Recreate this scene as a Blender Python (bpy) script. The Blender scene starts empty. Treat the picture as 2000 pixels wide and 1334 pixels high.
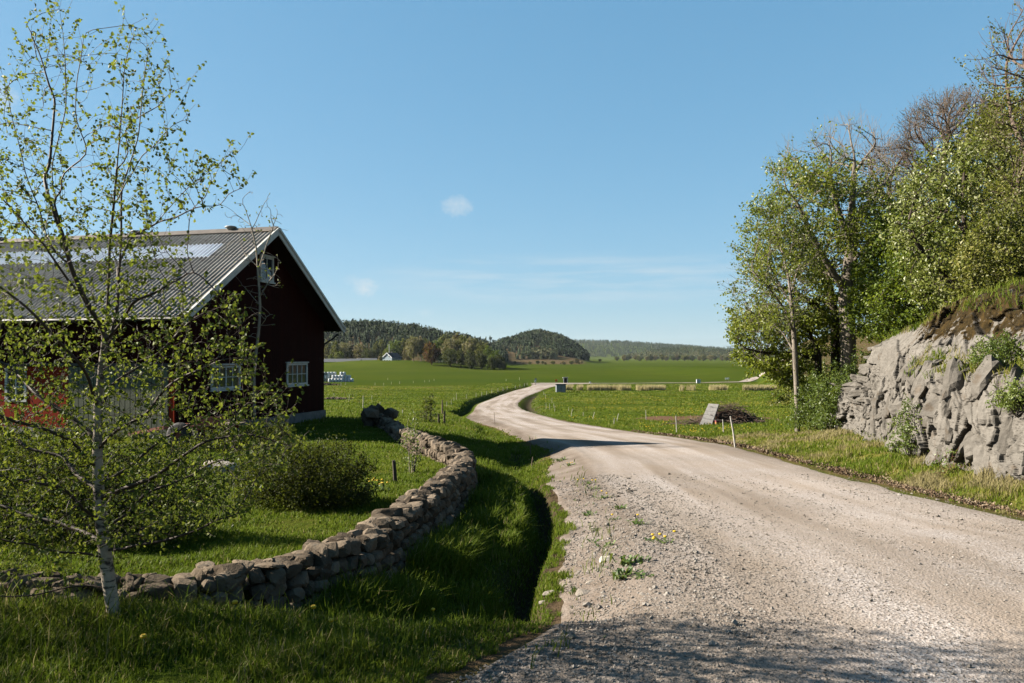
import bpy, math, random
import numpy as np
from mathutils import Vector
R = math.radians
S = bpy.context.scene
COL = S.collection

# ---------------------------------------------------------------- camera, world, sun, exposure
F, HV, CU, CZ = 1540.0, 697.0, 1000.0, 1.7
cam_d = bpy.data.cameras.new("camera"); cam = bpy.data.objects.new("camera", cam_d); COL.objects.link(cam)
cam.location = (0, 0, CZ); cam.rotation_euler = (R(90), 0, 0)
cam_d.sensor_width = 36; cam_d.lens = 36 * F / 2000
cam_d.shift_y = (HV - 667) / 2000
cam_d.clip_start = 0.05; cam_d.clip_end = 20000
S.camera = cam
S.view_settings.view_transform = 'Standard'; S.view_settings.look = 'None'
S.view_settings.gamma = 1; S.view_settings.exposure = 2.3
SUN_EL = 29.0
SUN_AZ = Vector((-0.9920, 0.126, 0)).normalized()      # horizontal direction towards the sun
SUN = (SUN_AZ * math.cos(R(SUN_EL)) + Vector((0, 0, math.sin(R(SUN_EL))))).normalized()
W = bpy.data.worlds.new("World"); S.world = W; W.use_nodes = True
def build_world():
    nt = W.node_tree; nt.nodes.clear(); N = nt.nodes.new; L = nt.links.new
    out = N('ShaderNodeOutputWorld'); bg = N('ShaderNodeBackground'); sky = N('ShaderNodeTexSky')
    sky.sky_type = 'NISHITA'; sky.sun_disc = False
    sky.sun_elevation = R(SUN_EL); sky.sun_rotation = math.atan2(SUN_AZ.x, SUN_AZ.y)
    sky.air_density = 1.0; sky.dust_density = 0.25; sky.ozone_density = 2.0
    bg.inputs['Strength'].default_value = 0.05
    tc = N('ShaderNodeTexCoord'); sep = N('ShaderNodeSeparateXYZ'); L(tc.outputs['Generated'], sep.inputs[0])
    def math_(op, a, b=None, clamp=False):
        m = N('ShaderNodeMath'); m.operation = op; m.use_clamp = clamp
        for i, v in enumerate((a, b)):
            if v is None: continue
            if isinstance(v, (int, float)): m.inputs[i].default_value = v
            else: L(v, m.inputs[i])
        return m.outputs[0]
    fac = None
    def noise(scale, detail, sx=1, sy=1, sz=1, rough=0.6):
        mp = N('ShaderNodeMapping'); L(tc.outputs['Generated'], mp.inputs['Vector'])
        mp.inputs['Scale'].default_value = (sx, sy, sz)
        n = N('ShaderNodeTexNoise'); n.inputs['Scale'].default_value = scale; n.inputs['Detail'].default_value = detail
        n.inputs['Roughness'].default_value = rough; L(mp.outputs[0], n.inputs['Vector']); return n.outputs['Fac']
    def gauss(d, rx, rz):
        # soft blob round a direction d
        dx = math_('MULTIPLY', math_('SUBTRACT', sep.outputs['X'], d[0]), 1 / rx)
        dz = math_('MULTIPLY', math_('SUBTRACT', sep.outputs['Z'], d[2]), 1 / rz)
        r2 = math_('ADD', math_('MULTIPLY', dx, dx), math_('MULTIPLY', dz, dz))
        front = math_('GREATER_THAN', sep.outputs['Y'], 0)
        return math_('MULTIPLY', math_('SUBTRACT', 1, r2, True), front)
    def dirpx(u, v):
        d = Vector(((u - CU) / F, 1, (HV - v) / F)); return d.normalized()
    puff = noise(42, 8, 1, 1, 1.4, .72)
    puff2 = noise(150, 6, 1, 1, 1.3, .65)
    for (u, v, rx, rz, s) in ((893, 403, .030, .020, .62), (712, 561, .028, .018, .75), (-2, 188, .022, .028, .6), (690, 548, .02, .012, .3), (830, 612, .018, .008, .25), (860, 640, .02, .006, .2)):
        g = gauss(dirpx(u, v), rx, rz)
        p = math_('ADD', math_('MULTIPLY', puff, 1.0), math_('MULTIPLY', puff2, .55))
        c = math_('MULTIPLY', math_('MULTIPLY', math_('SUBTRACT', math_('ADD', math_('MULTIPLY', g, .75), p), 1.16), 2.0, True), s)
        fac = c if fac is None else math_('MAXIMUM', fac, c)
    # thin stretched veil low over the valley
    veil = noise(7, 5, 1.2, 1.2, 14, .55)
    g = gauss(dirpx(1150, 545), .30, .036)
    c = math_('MULTIPLY', math_('MULTIPLY', g, math_('MULTIPLY', math_('SUBTRACT', veil, .40), 3.0, True)), .62)
    fac = math_('MAXIMUM', fac, c)
    mix = N('ShaderNodeMixRGB'); L(fac, mix.inputs['Fac']); 
    # white balance of the sky, then a soft per-channel response so that the horizon does not bleach
    wb = N('ShaderNodeMixRGB'); wb.blend_type = 'MULTIPLY'; wb.inputs[0].default_value = 1; wb.inputs[2].default_value = (1.1, 1.30, 1.34, 1); L(sky.outputs[0], wb.inputs[1])
    sr = N('ShaderNodeSeparateColor'); cr = N('ShaderNodeCombineColor'); L(wb.outputs[0], sr.inputs[0])
    for i, (k, p) in enumerate(((.581, .669), (1.025, .471), (1.413, .405))): L(math_('MULTIPLY', math_('POWER', sr.outputs[i], p), k), cr.inputs[i])
    L(cr.outputs[0], mix.inputs['Color1']); mix.inputs['Color2'].default_value = (2.75, 3.1, 3.3, 1)
    L(mix.outputs[0], bg.inputs['Color']); L(bg.outputs[0], out.inputs['Surface'])
build_world()
sun_d = bpy.data.lights.new("sun", 'SUN'); sun_o = bpy.data.objects.new("sun", sun_d); COL.objects.link(sun_o)
sun_d.energy = 5.0; sun_d.angle = R(0.53); sun_d.color = (1.0, 0.91, 0.78)
sun_o.rotation_euler = (-SUN).to_track_quat('-Z', 'Y').to_euler(); sun_o.location = (-40, 10, 60)

# ---------------------------------------------------------------- helpers
rng = np.random.default_rng(7)
def tag(o, label=None, cat=None, group=None, kind=None):
    for k, v in (('label', label), ('category', cat), ('group', group), ('kind', kind)):
        if v: o[k] = v
    return o
def empty(name, loc=(0, 0, 0), rz=0.0):
    o = bpy.data.objects.new(name, None); COL.objects.link(o); o.location = loc; o.rotation_euler = (0, 0, rz); o.empty_display_size = .2
    return o
def mesh_np(name, V, faces, mats, parent=None, fmat=None, smooth=False, attrs=None):
    """faces: (n,k) int array or list of such arrays; one mesh object."""
    V = np.asarray(V, dtype=np.float32).reshape(-1, 3)
    if not isinstance(faces, (list, tuple)): faces = [faces]
    faces = [np.asarray(f, dtype=np.int32) for f in faces if len(f)]
    m = bpy.data.meshes.new(name)
    m.vertices.add(len(V)); m.vertices.foreach_set('co', V.ravel())
    loops = np.concatenate([f.ravel() for f in faces]); n = [np.full(len(f), f.shape[1], dtype=np.int32) for f in faces]
    tot = np.concatenate(n); start = np.concatenate(([0], np.cumsum(tot)[:-1])).astype(np.int32)
    m.loops.add(len(loops)); m.loops.foreach_set('vertex_index', loops)
    m.polygons.add(len(tot)); m.polygons.foreach_set('loop_start', start); m.polygons.foreach_set('loop_total', tot)
    if fmat is not None: m.polygons.foreach_set('material_index', np.asarray(fmat, dtype=np.int32))
    m.polygons.foreach_set('use_smooth', np.full(len(tot), bool(smooth)))
    m.update(calc_edges=True)
    if attrs:
        for k, (dom, a) in attrs.items():
            a = np.asarray(a, dtype=np.float32); 
            at = m.attributes.new(k, 'FLOAT', dom); at.data.foreach_set('value', a.ravel())
    for mt in (mats if isinstance(mats, (list, tuple)) else [mats]): m.materials.append(mt)
    o = bpy.data.objects.new(name, m); COL.objects.link(o)
    if parent is not None: o.parent = parent
    return o
class MB:
    """collects shapes for one mesh (local coordinates)"""
    def __init__(s): s.V = []; s.Fq = []; s.Ft = []; s.n = 0
    def add(s, V, q=None, t=None):
        V = np.asarray(V, float).reshape(-1, 3)
        if q is not None and len(q): s.Fq.append(np.asarray(q) + s.n)
        if t is not None and len(t): s.Ft.append(np.asarray(t) + s.n)
        s.V.append(V); s.n += len(V)
    def hexa(s, P):
        s.add(P, [[0, 3, 2, 1], [4, 5, 6, 7], [0, 1, 5, 4], [1, 2, 6, 5], [2, 3, 7, 6], [3, 0, 4, 7]])
    def box(s, x0, x1, y0, y1, z0, z1):
        s.hexa([(x0, y0, z0), (x1, y0, z0), (x1, y1, z0), (x0, y1, z0), (x0, y0, z1), (x1, y0, z1), (x1, y1, z1), (x0, y1, z1)])
    def bar(s, a, b, w, h, up=(0, 0, 1)):
        a = Vector(a); b = Vector(b); d = (b - a).normalized(); u = Vector(up)
        if abs(d.dot(u)) > .98: u = Vector((1, 0, 0))
        sx = d.cross(u).normalized() * (w / 2); sz = sx.normalized().cross(d).normalized() * (h / 2)
        s.hexa([a - sx - sz, a + sx - sz, b + sx - sz, b - sx - sz, a - sx + sz, a + sx + sz, b + sx + sz, b - sx + sz])
    def tube(s, pts, rad, k=8, cap=True):
        pts = [Vector(p) for p in pts]; rad = rad if hasattr(rad, '__len__') else [rad] * len(pts)
        rings = []
        for i, p in enumerate(pts):
            d = (pts[min(i + 1, len(pts) - 1)] - pts[max(i - 1, 0)]).normalized()
            u = Vector((0, 0, 1)) if abs(d.z) < .95 else Vector((1, 0, 0))
            e1 = d.cross(u).normalized(); e2 = d.cross(e1)
            rings.append([p + (e1 * math.cos(2 * math.pi * j / k) + e2 * math.sin(2 * math.pi * j / k)) * rad[i] for j in range(k)])
        V = [q for r in rings for q in r]; q = []; t = []
        for i in range(len(pts) - 1):
            for j in range(k): q.append([i * k + j, i * k + (j + 1) % k, (i + 1) * k + (j + 1) % k, (i + 1) * k + j])
        if cap:
            V.append(pts[0]); V.append(pts[-1]); a = len(V) - 2
            for j in range(k): t.append([a, (j + 1) % k, j]); t.append([a + 1, (len(pts) - 1) * k + j, (len(pts) - 1) * k + (j + 1) % k])
        s.add(V, q, t)
    def lathe(s, prof, k=16, c=(0, 0, 0)):
        V = []; q = []; t = []
        for (r, z) in prof:
            for j in range(k): V.append((c[0] + r * math.cos(2 * math.pi * j / k), c[1] + r * math.sin(2 * math.pi * j / k), c[2] + z))
        for i in range(len(prof) - 1):
            for j in range(k): q.append([i * k + j, i * k + (j + 1) % k, (i + 1) * k + (j + 1) % k, (i + 1) * k + j])
        s.add(V, q)
    def build(s, name, mat, parent=None, smooth=False):
        fs = []
        if s.Fq: fs.append(np.concatenate(s.Fq))
        if s.Ft: fs.append(np.concatenate(s.Ft))
        return mesh_np(name, np.concatenate(s.V), fs, mat, parent, smooth=smooth)
def copy_tree(o, parent=None):
    c = o.copy(); COL.objects.link(c)
    if parent is not None: c.parent = parent
    for ch in list(o.children): copy_tree(ch, c)
    return c
# numpy value noise
def _h(ix, iy, iz, seed):
    n = (ix.astype(np.int64) * 374761393 + iy.astype(np.int64) * 668265263 + iz.astype(np.int64) * 2147483647 + seed * 974711) & 0x7fffffff
    n = (n ^ (n >> 13)) * 1274126177 & 0x7fffffff
    return ((n ^ (n >> 16)) & 0xffff) / 65535.0
def vnoise(x, y, z=None, seed=0):
    x = np.asarray(x, float); y = np.asarray(y, float); z = np.zeros_like(x) if z is None else np.asarray(z, float)
    ix, iy, iz = np.floor(x), np.floor(y), np.floor(z); fx, fy, fz = x - ix, y - iy, z - iz
    fx, fy, fz = (f * f * (3 - 2 * f) for f in (fx, fy, fz)); r = 0
    for a in (0, 1):
        for b in (0, 1):
            for c in (0, 1):
                r = r + _h(ix + a, iy + b, iz + c, seed) * (fx if a else 1 - fx) * (fy if b else 1 - fy) * (fz if c else 1 - fz)
    return r
def fbm(x, y, z=None, oct=4, seed=0):
    r = 0; a = .5; z = 0 * np.asarray(x, float) if z is None else z
    for i in range(oct): r = r + a * (vnoise(np.asarray(x) * 2 ** i + 17.3 * i, np.asarray(y) * 2 ** i - 9.1 * i, z * 2 ** i, seed + i) - .5); a *= .5
    return r
def sstep(a, b, x): t = np.clip((np.asarray(x, float) - a) / (b - a), 0, 1); return t * t * (3 - 2 * t)

# ---------------------------------------------------------------- material helpers
class NT:
    def __init__(s, name):
        s.m = bpy.data.materials.new(name); s.m.use_nodes = True; s.nt = s.m.node_tree; s.nt.nodes.clear()
        s.out = s.n('ShaderNodeOutputMaterial'); s.b = s.n('ShaderNodeBsdfPrincipled'); s.l(s.b.outputs[0], s.out.inputs['Surface'])
        s.b.inputs['Specular IOR Level'].default_value = .25
        s._tc = None
    def n(s, t): return s.nt.nodes.new(t)
    def l(s, a, b): s.nt.links.new(a, b)
    def set(s, sock, v):
        if isinstance(v, bpy.types.NodeSocket): s.l(v, sock)
        elif isinstance(v, (tuple, list)) and len(v) == 3 and sock.type == 'RGBA': sock.default_value = (*v, 1)
        else: sock.default_value = v
    def obj(s):
        if s._tc is None: s._tc = s.n('ShaderNodeTexCoord')
        return s._tc.outputs['Object']
    def geo(s, k='Position'): return s.n('ShaderNodeNewGeometry').outputs[k]
    def attr(s, name, kind='Fac'):
        a = s.n('ShaderNodeAttribute'); a.attribute_name = name; return a.outputs[kind]
    def map(s, v, sc): m = s.n('ShaderNodeMapping'); s.l(v, m.inputs['Vector']); m.inputs['Scale'].default_value = sc; return m.outputs[0]
    def noise(s, scale, detail=3, rough=.55, vec=None, out='Fac'):
        t = s.n('ShaderNodeTexNoise'); s.l(vec if vec is not None else s.obj(), t.inputs['Vector'])
        t.inputs['Scale'].default_value = scale; t.inputs['Detail'].default_value = detail; t.inputs['Roughness'].default_value = rough; return t.outputs[out]
    def voro(s, scale, vec=None, out='Distance', feat='F1'):
        t = s.n('ShaderNodeTexVoronoi'); t.feature = feat; s.l(vec if vec is not None else s.obj(), t.inputs['Vector']); t.inputs['Scale'].default_value = scale; return t.outputs[out]
    def ramp(s, f, stops, interp='LINEAR'):
        r = s.n('ShaderNodeValToRGB'); s.l(f, r.inputs[0]); e = r.color_ramp.elements; r.color_ramp.interpolation = interp
        while len(e) < len(stops): e.new(.5)
        for i, (p, c) in enumerate(stops):
            e[i].position = p; e[i].color = (*c, 1) if isinstance(c, (tuple, list)) else (c, c, c, 1)
        return r.outputs[0]
    def mix(s, f, a, b, mode='MIX'):
        m = s.n('ShaderNodeMixRGB'); m.blend_type = mode; s.set(m.inputs[0], f); s.set(m.inputs[1], a); s.set(m.inputs[2], b); return m.outputs[0]
    def math(s, op, a, b=0.0, clamp=False):
        m = s.n('ShaderNodeMath'); m.operation = op; m.use_clamp = clamp; s.set(m.inputs[0], a); s.set(m.inputs[1], b); return m.outputs[0]
    def bump(s, h, strength=.5, dist=.02, prev=None):
        b = s.n('ShaderNodeBump'); s.l(h, b.inputs['Height']); b.inputs['Strength'].default_value = strength; b.inputs['Distance'].default_value = dist
        if prev is not None: s.l(prev, b.inputs['Normal'])
        return b.outputs[0]
    def done(s, col, rough=.8, normal=None, spec=None, metal=None):
        s.set(s.b.inputs['Base Color'], col); s.set(s.b.inputs['Roughness'], rough)
        if normal is not None: s.l(normal, s.b.inputs['Normal'])
        if spec is not None: s.b.inputs['Specular IOR Level'].default_value = spec
        if metal is not None: s.b.inputs['Metallic'].default_value = metal
        return s.m
def plain(name, c, rough=.7, var=.25, scale=6, bump=.15, spec=.25, dist=.01):
    c = tuple(x * .5 for x in c); t = NT(name); n = t.noise(scale, 4)
    c2 = tuple(x * (1 - var) for x in c); c1 = tuple(min(1, x * (1 + var)) for x in c)
    col = t.ramp(n, [(.3, c2), (.7, c1)])
    return t.done(col, rough, t.bump(t.noise(scale * 5, 3), bump, dist), spec)
def leafmat(name, cols, trans=.35, rough=.45, spec=.35, shine=None):
    """leaf: colour per leaf from its own random attribute, part of the light passes through"""
    cols = [tuple(x * .75 for x in c) for c in cols]; t = NT(name); r = t.attr('rnd')
    col = t.ramp(r, [(i / (len(cols) - 1), c) for i, c in enumerate(cols)])
    t.set(t.b.inputs['Base Color'], col); t.b.inputs['Roughness'].default_value = rough; t.b.inputs['Specular IOR Level'].default_value = spec
    tr = t.n('ShaderNodeBsdfTranslucent'); cc = t.mix(.5, col, (.35, .42, .05), 'MIX'); t.set(tr.inputs['Color'], t.mix(1.0, cc, col, 'MULTIPLY') if False else t.mix(.35, col, (.22, .26, .02)))
    mx = t.n('ShaderNodeMixShader'); mx.inputs[0].default_value = trans
    t.l(t.b.outputs[0], mx.inputs[1]); t.l(tr.outputs[0], mx.inputs[2]); t.l(mx.outputs[0], t.out.inputs['Surface'])
    return t.m
# ---------------------------------------------------------------- terrain
# cross sections of the valley floor at growing distance y: eleven (x, z) knots each
# far left | wall left foot | wall right foot | verge crest | ditch | shoulder foot | road left | road right | side ditch | bank foot | far right
SEC = [
 (-12, [(-40,.1),(-4,0),(-3.4,0),(-2.5,0),(-1.6,0),(-1.2,0),(-.4,0),(7.2,0),(8.2,-.1),(9.6,.3),(30,2.5)]),
 (3.0, [(-40,.1),(-4,0),(-3.4,0),(-2.5,0),(-1.8,0),(-1.3,0),(-.4,0),(7.0,0),(8.0,-.1),(9.4,.3),(30,2.5)]),
 (4.1, [(-40,.1),(-4,.02),(-3.4,.02),(-2.5,.02),(-1.3,.0),(-.55,0),(.3,0),(6.9,0),(7.9,-.1),(9.4,.3),(30,2.5)]),
 (5.15,[(-40,.0),(-4,-.02),(-3,-.02),(-1.5,-.03),(-.5,-.06),(.12,-.06),(1,-.03),(6.8,-.05),(7.8,-.15),(9.3,.25),(30,2.5)]),
 (5.62,[(-40,-.5),(-4,-.5),(-3,-.5),(-1.2,-.5),(-.2,-.76),(.2,-.42),(.95,-.07),(6.8,-.07),(7.7,-.2),(9.3,.22),(30,2.5)]),
 (6.05,[(-40,.05),(-2.2,-.05),(-1.62,-.42),(-.9,-.55),(0,-.8),(.25,-.4),(1.1,-.11),(6.8,-.1),(7.6,-.22),(9.25,.2),(30,2.5)]),
 (8,   [(-40,0),(-1.55,-.2),(-.95,-.5),(-.35,-.62),(.12,-1.02),(.32,-.52),(1.3,-.22),(6.8,-.2),(7.5,-.32),(9.0,.12),(30,2.6)]),
 (10,  [(-40,-.1),(-1.4,-.28),(-.82,-.6),(0,-.6),(.38,-1.05),(.55,-.64),(1.6,-.42),(6.75,-.4),(7.35,-.46),(8.6,0),(30,2.8)]),
 (13,  [(-40,-.25),(-1.15,-.42),(-.55,-.75),(.12,-.66),(.52,-1.15),(.72,-.80),(1.8,-.62),(6.9,-.6),(7.4,-.63),(8.15,-.28),(30,3)]),
 (16.5,[(-40,-.4),(-1.3,-.6),(-.7,-.95),(.0,-.95),(.42,-1.3),(.68,-1.0),(1.9,-.82),(7.0,-.8),(7.5,-.8),(8.35,-.46),(30,3.2)]),
 (21,  [(-40,-.7),(-2.8,-.85),(-2.2,-1.3),(-.7,-1.35),(.2,-1.65),(.8,-1.35),(2.1,-1.05),(7.2,-1.02),(7.9,-1.1),(9.95,-.62),(30,3.2)]),
 (27,  [(-40,-.9),(-4.2,-1.0),(-3.6,-1.45),(-1.4,-1.62),(.2,-1.95),(1.2,-1.62),(2.0,-1.37),(7.5,-1.35),(8.2,-1.4),(11.4,-.9),(30,2.6)]),
 (34,  [(-40,-1.0),(-6.0,-1.1),(-5.2,-1.55),(-1.5,-1.95),(-.6,-2.15),(.5,-2.0),(1.4,-1.83),(7.4,-1.8),(8.1,-1.87),(13.2,-1.35),(34,2)]),
 (44,  [(-40,-1.5),(-8,-1.6),(-6.5,-1.8),(-3,-2.3),(-1.4,-2.85),(-.2,-2.7),(.9,-2.5),(7,-2.5),(7.8,-2.6),(15,-2.3),(40,.5)]),
 (58,  [(-45,-2.1),(-11,-2.2),(-6,-2.75),(-3.2,-3.1),(-2.2,-3.7),(-1.2,-3.6),(-.1,-3.38),(6,-3.35),(7,-3.5),(17,-3.2),(55,-.6)]),
 (72,  [(-55,-3.0),(-15,-3.0),(-8,-3.5),(-5,-3.8),(-4.6,-4.5),(-3.3,-4.35),(-1.2,-4.15),(4.9,-4.15),(6,-4.3),(18,-4.0),(70,-2)]),
 (95,  [(-80,-4.6),(-20,-4.2),(-10,-4.7),(-7.4,-4.9),(-6.7,-5.8),(-5.6,-5.55),(-3.6,-5.25),(3.5,-5.25),(5,-5.6),(14,-5.1),(90,-4.2)]),
 (119, [(-90,-5.6),(-25,-5.2),(-11,-5.5),(-7.8,-5.7),(-6.8,-6.7),(-6.0,-6.5),(-5,-6.26),(1.8,-6.26),(3.1,-6.95),(4.5,-6.1),(100,-5.6)]),
 (141, [(-100,-6.2),(-28,-5.7),(-11,-6.0),(-8.4,-6.2),(-7.2,-7.1),(-6.5,-7.0),(-5.9,-6.85),(1.2,-6.85),(2.9,-7.5),(4.6,-6.6),(110,-6.4)]),
 (168, [(-110,-6.8),(-28,-6.2),(-10,-6.4),(-6.8,-6.6),(-5.6,-7.5),(-5.0,-7.4),(-4.4,-7.28),(2.4,-7.28),(3.8,-7.7),(5.4,-7.15),(120,-6.9)]),
 (212, [(-130,-7.3),(-26,-6.8),(-7,-6.9),(-2.4,-7.1),(-1.2,-7.9),(-.6,-7.75),(0,-7.62),(7.5,-7.62),(8.6,-7.9),(10,-7.5),(140,-7.4)]),
 (262, [(-160,-7.6),(-20,-7.3),(0,-7.3),(4,-7.4),(5.5,-8.1),(6.2,-7.9),(7.0,-7.76),(16,-7.76),(17,-8.0),(19,-7.75),(170,-7.6)]),
 (290, [(-200,-7.75),(-20,-7.7),(0,-7.7),(4,-7.75),(5.5,-7.9),(7,-7.8),(8.5,-7.8),(30,-7.8),(32,-7.8),(36,-7.8),(200,-7.7)]),
 (340, [(-300,-7.8),(-20,-7.8),(0,-7.8),(4,-7.8),(6,-7.8),(8,-7.8),(10,-7.8),(30,-7.8),(33,-7.8),(40,-7.8),(300,-7.8)]),
 (20000,[(-20000,-7.8),(-20,-7.8),(0,-7.8),(4,-7.8),(6,-7.8),(8,-7.8),(10,-7.8),(30,-7.8),(33,-7.8),(40,-7.8),(20000,-7.8)]),
]
def pchip(X, Y, xq):
    h = np.diff(X); d = np.diff(Y) / h; m = np.zeros_like(Y)
    for i in range(1, len(X) - 1):
        if d[i - 1] * d[i] > 0:
            w1 = 2 * h[i] + h[i - 1]; w2 = h[i] + 2 * h[i - 1]; m[i] = (w1 + w2) / (w1 / d[i - 1] + w2 / d[i])
    m[0] = d[0]; m[-1] = d[-1]
    i = np.clip(np.searchsorted(X, xq) - 1, 0, len(h) - 1); t = (xq - X[i]) / h[i]
    return ((1 + 2 * t) * (1 - t) ** 2 * Y[i] + t * (1 - t) ** 2 * h[i] * m[i] + t * t * (3 - 2 * t) * Y[i + 1] + t * t * (t - 1) * h[i] * m[i + 1])
SY = np.array([s[0] for s in SEC], float); NKN = 11
TQ = np.linspace(0, 1, 6000); YTAB = -12 + 20012 * (np.expm1(TQ * 9.2) / np.expm1(9.2))
XT = np.stack([pchip(SY, np.array([s[1][k][0] for s in SEC], float), YTAB) for k in range(NKN)], 1)
ZT = np.stack([pchip(SY, np.array([s[1][k][1] for s in SEC], float), YTAB) for k in range(NKN)], 1)
def sect(y):
    y = np.asarray(y, float); t = np.log1p((y + 12) / 20012 * np.expm1(9.2)) / 9.2 * (len(TQ) - 1)
    i = np.clip(np.floor(t).astype(int), 0, len(TQ) - 2); i = np.clip(i, 0, len(TQ) - 2)
    f = np.clip((y - YTAB[i]) / (YTAB[i + 1] - YTAB[i]), 0, 1)[..., None]
    return XT[i] * (1 - f) + XT[i + 1] * f, ZT[i] * (1 - f) + ZT[i + 1] * f
# distant hills: crest heights (above the plain, metres) by bearing u (photo pixel of the bearing), nearest foot, crest
HILLS = {
 'a': dict(d0=740, d1=1000, d2=1500, u=[250,500,640,700,760,800,850,900,945,975,1000], h=[30,36,43,44,42,39,33,28,20,9,0]),
 'b': dict(d0=1130, d1=1430, d2=1750, u=[925,945,965,985,1005,1030,1055,1080,1100,1120,1138,1152], h=[0,9,20,28,34,40,43,38,32,22,10,0]),
 'c': dict(d0=3300, d1=4400, d2=5600, u=[700,900,1050,1110,1150,1200,1250,1300,1350,1400,1440,1500,1700], h=[45,60,78,84,88,86,78,68,58,48,42,36,40]),
 'd': dict(d0=2150, d1=2600, d2=3200, u=[1195,1235,1265,1300,1335,1370,1400,1430,1470,1560], h=[0,7,18,27,30,28,23,17,12,10]),
 'e': dict(d0=215, d1=330, d2=600, u=[1480,1530,1570,1640,1800,2600], h=[0,6,15,19,26,30]),
}
def hill_h(name, x, y):
    H = HILLS[name]; x = np.asarray(x, float); y = np.asarray(y, float)
    u = CU + F * x / np.maximum(y, 1.0); h = np.interp(u, H['u'], H['h'], left=H['h'][0], right=H['h'][-1])
    d = y + (0 if name == 'e' else 70 * (vnoise(u / 90, y / 900.0, seed=5) - .5))
    b = sstep(H['d0'], H['d1'], d) * (1 - sstep(H['d1'] * 1.02, H['d2'], d))
    return np.where(y > 100, h * b, 0)
def zfun(x, y, fine=True):
    x = np.asarray(x, float); y = np.asarray(y, float)
    KX, KZ = sect(np.clip(y, -11.9, 19000))
    z = KZ[..., 0] + 0 * x
    for k in range(NKN - 1):
        a, b = KX[..., k], KX[..., k + 1]; t = np.clip((x - a) / np.maximum(b - a, 1e-6), 0, 1)
        ts = t * t * (3 - 2 * t) * .55 + t * .45
        z = np.where(x > a, KZ[..., k] + (KZ[..., k + 1] - KZ[..., k]) * ts, z)
    kk = x - KX[..., 9]
    z = z + 3.0 * sstep(1.2, 5.5, kk) * (1 - sstep(27, 36, y)) + 1.2 * sstep(.8, 6, kk) * sstep(20, 30, y) * (1 - sstep(34, 50, y))
    # mound with the house, left rise, slope behind the field
    z = z + 5.6 * np.exp(-(((x + 105) / 62) ** 2 + ((y - 640) / 60) ** 2)) + 3.6 * np.exp(-(((x + 250) / 110) ** 2 + ((y - 650) / 90) ** 2))
    z = z + 3.2 * np.exp(-(((x + 60) / 55) ** 2 + ((y - 600) / 45) ** 2))
    u = CU + F * x / np.maximum(y, 1.0)
    z = z + 4.2 * sstep(940, 1220, y) * sstep(700, 860, u) * (1 - sstep(1120, 1175, u))
    z = z + 3.5 * sstep(75, 120, x) * sstep(285, 420, y) * (1 - sstep(420, 900, y))
    for k in HILLS: z = z + hill_h(k, x, y)
    if fine:
        r = np.hypot(x, y)
        # the road bed stays even, the grass is lumpy
        onroad = sstep(0, .5, x - KX[..., 5]) * (1 - sstep(-.2, .3, x - KX[..., 7])) * (y < 300)
        z = z + (1 - onroad * .85) * (.07 * fbm(x * .9, y * .9, oct=3, seed=3) + .35 * fbm(x / 14, y / 14, oct=2, seed=9) * sstep(25, 70, r))
        z = z + .5 * fbm(x / 60, y / 60, oct=2, seed=19) * sstep(60, 200, r) * (1 - onroad)
    return z
def zat(x, y): return float(zfun(np.array([x]), np.array([y]))[0])
def ground_px(u, v, d0=3.0, d1=6000):
    d = np.exp(np.linspace(math.log(d0), math.log(d1), 6000)); x = (u - CU) / F * d; z = CZ + (HV - v) / F * d
    below = np.nonzero(z <= zfun(x, d))[0]
    i = below[0] if len(below) else len(d) - 1
    return Vector((x[i], d[i], zat(x[i], d[i])))
def at(u, v, d): return Vector(((u - CU) / F * d, d, CZ + (HV - v) / F * d))

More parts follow.
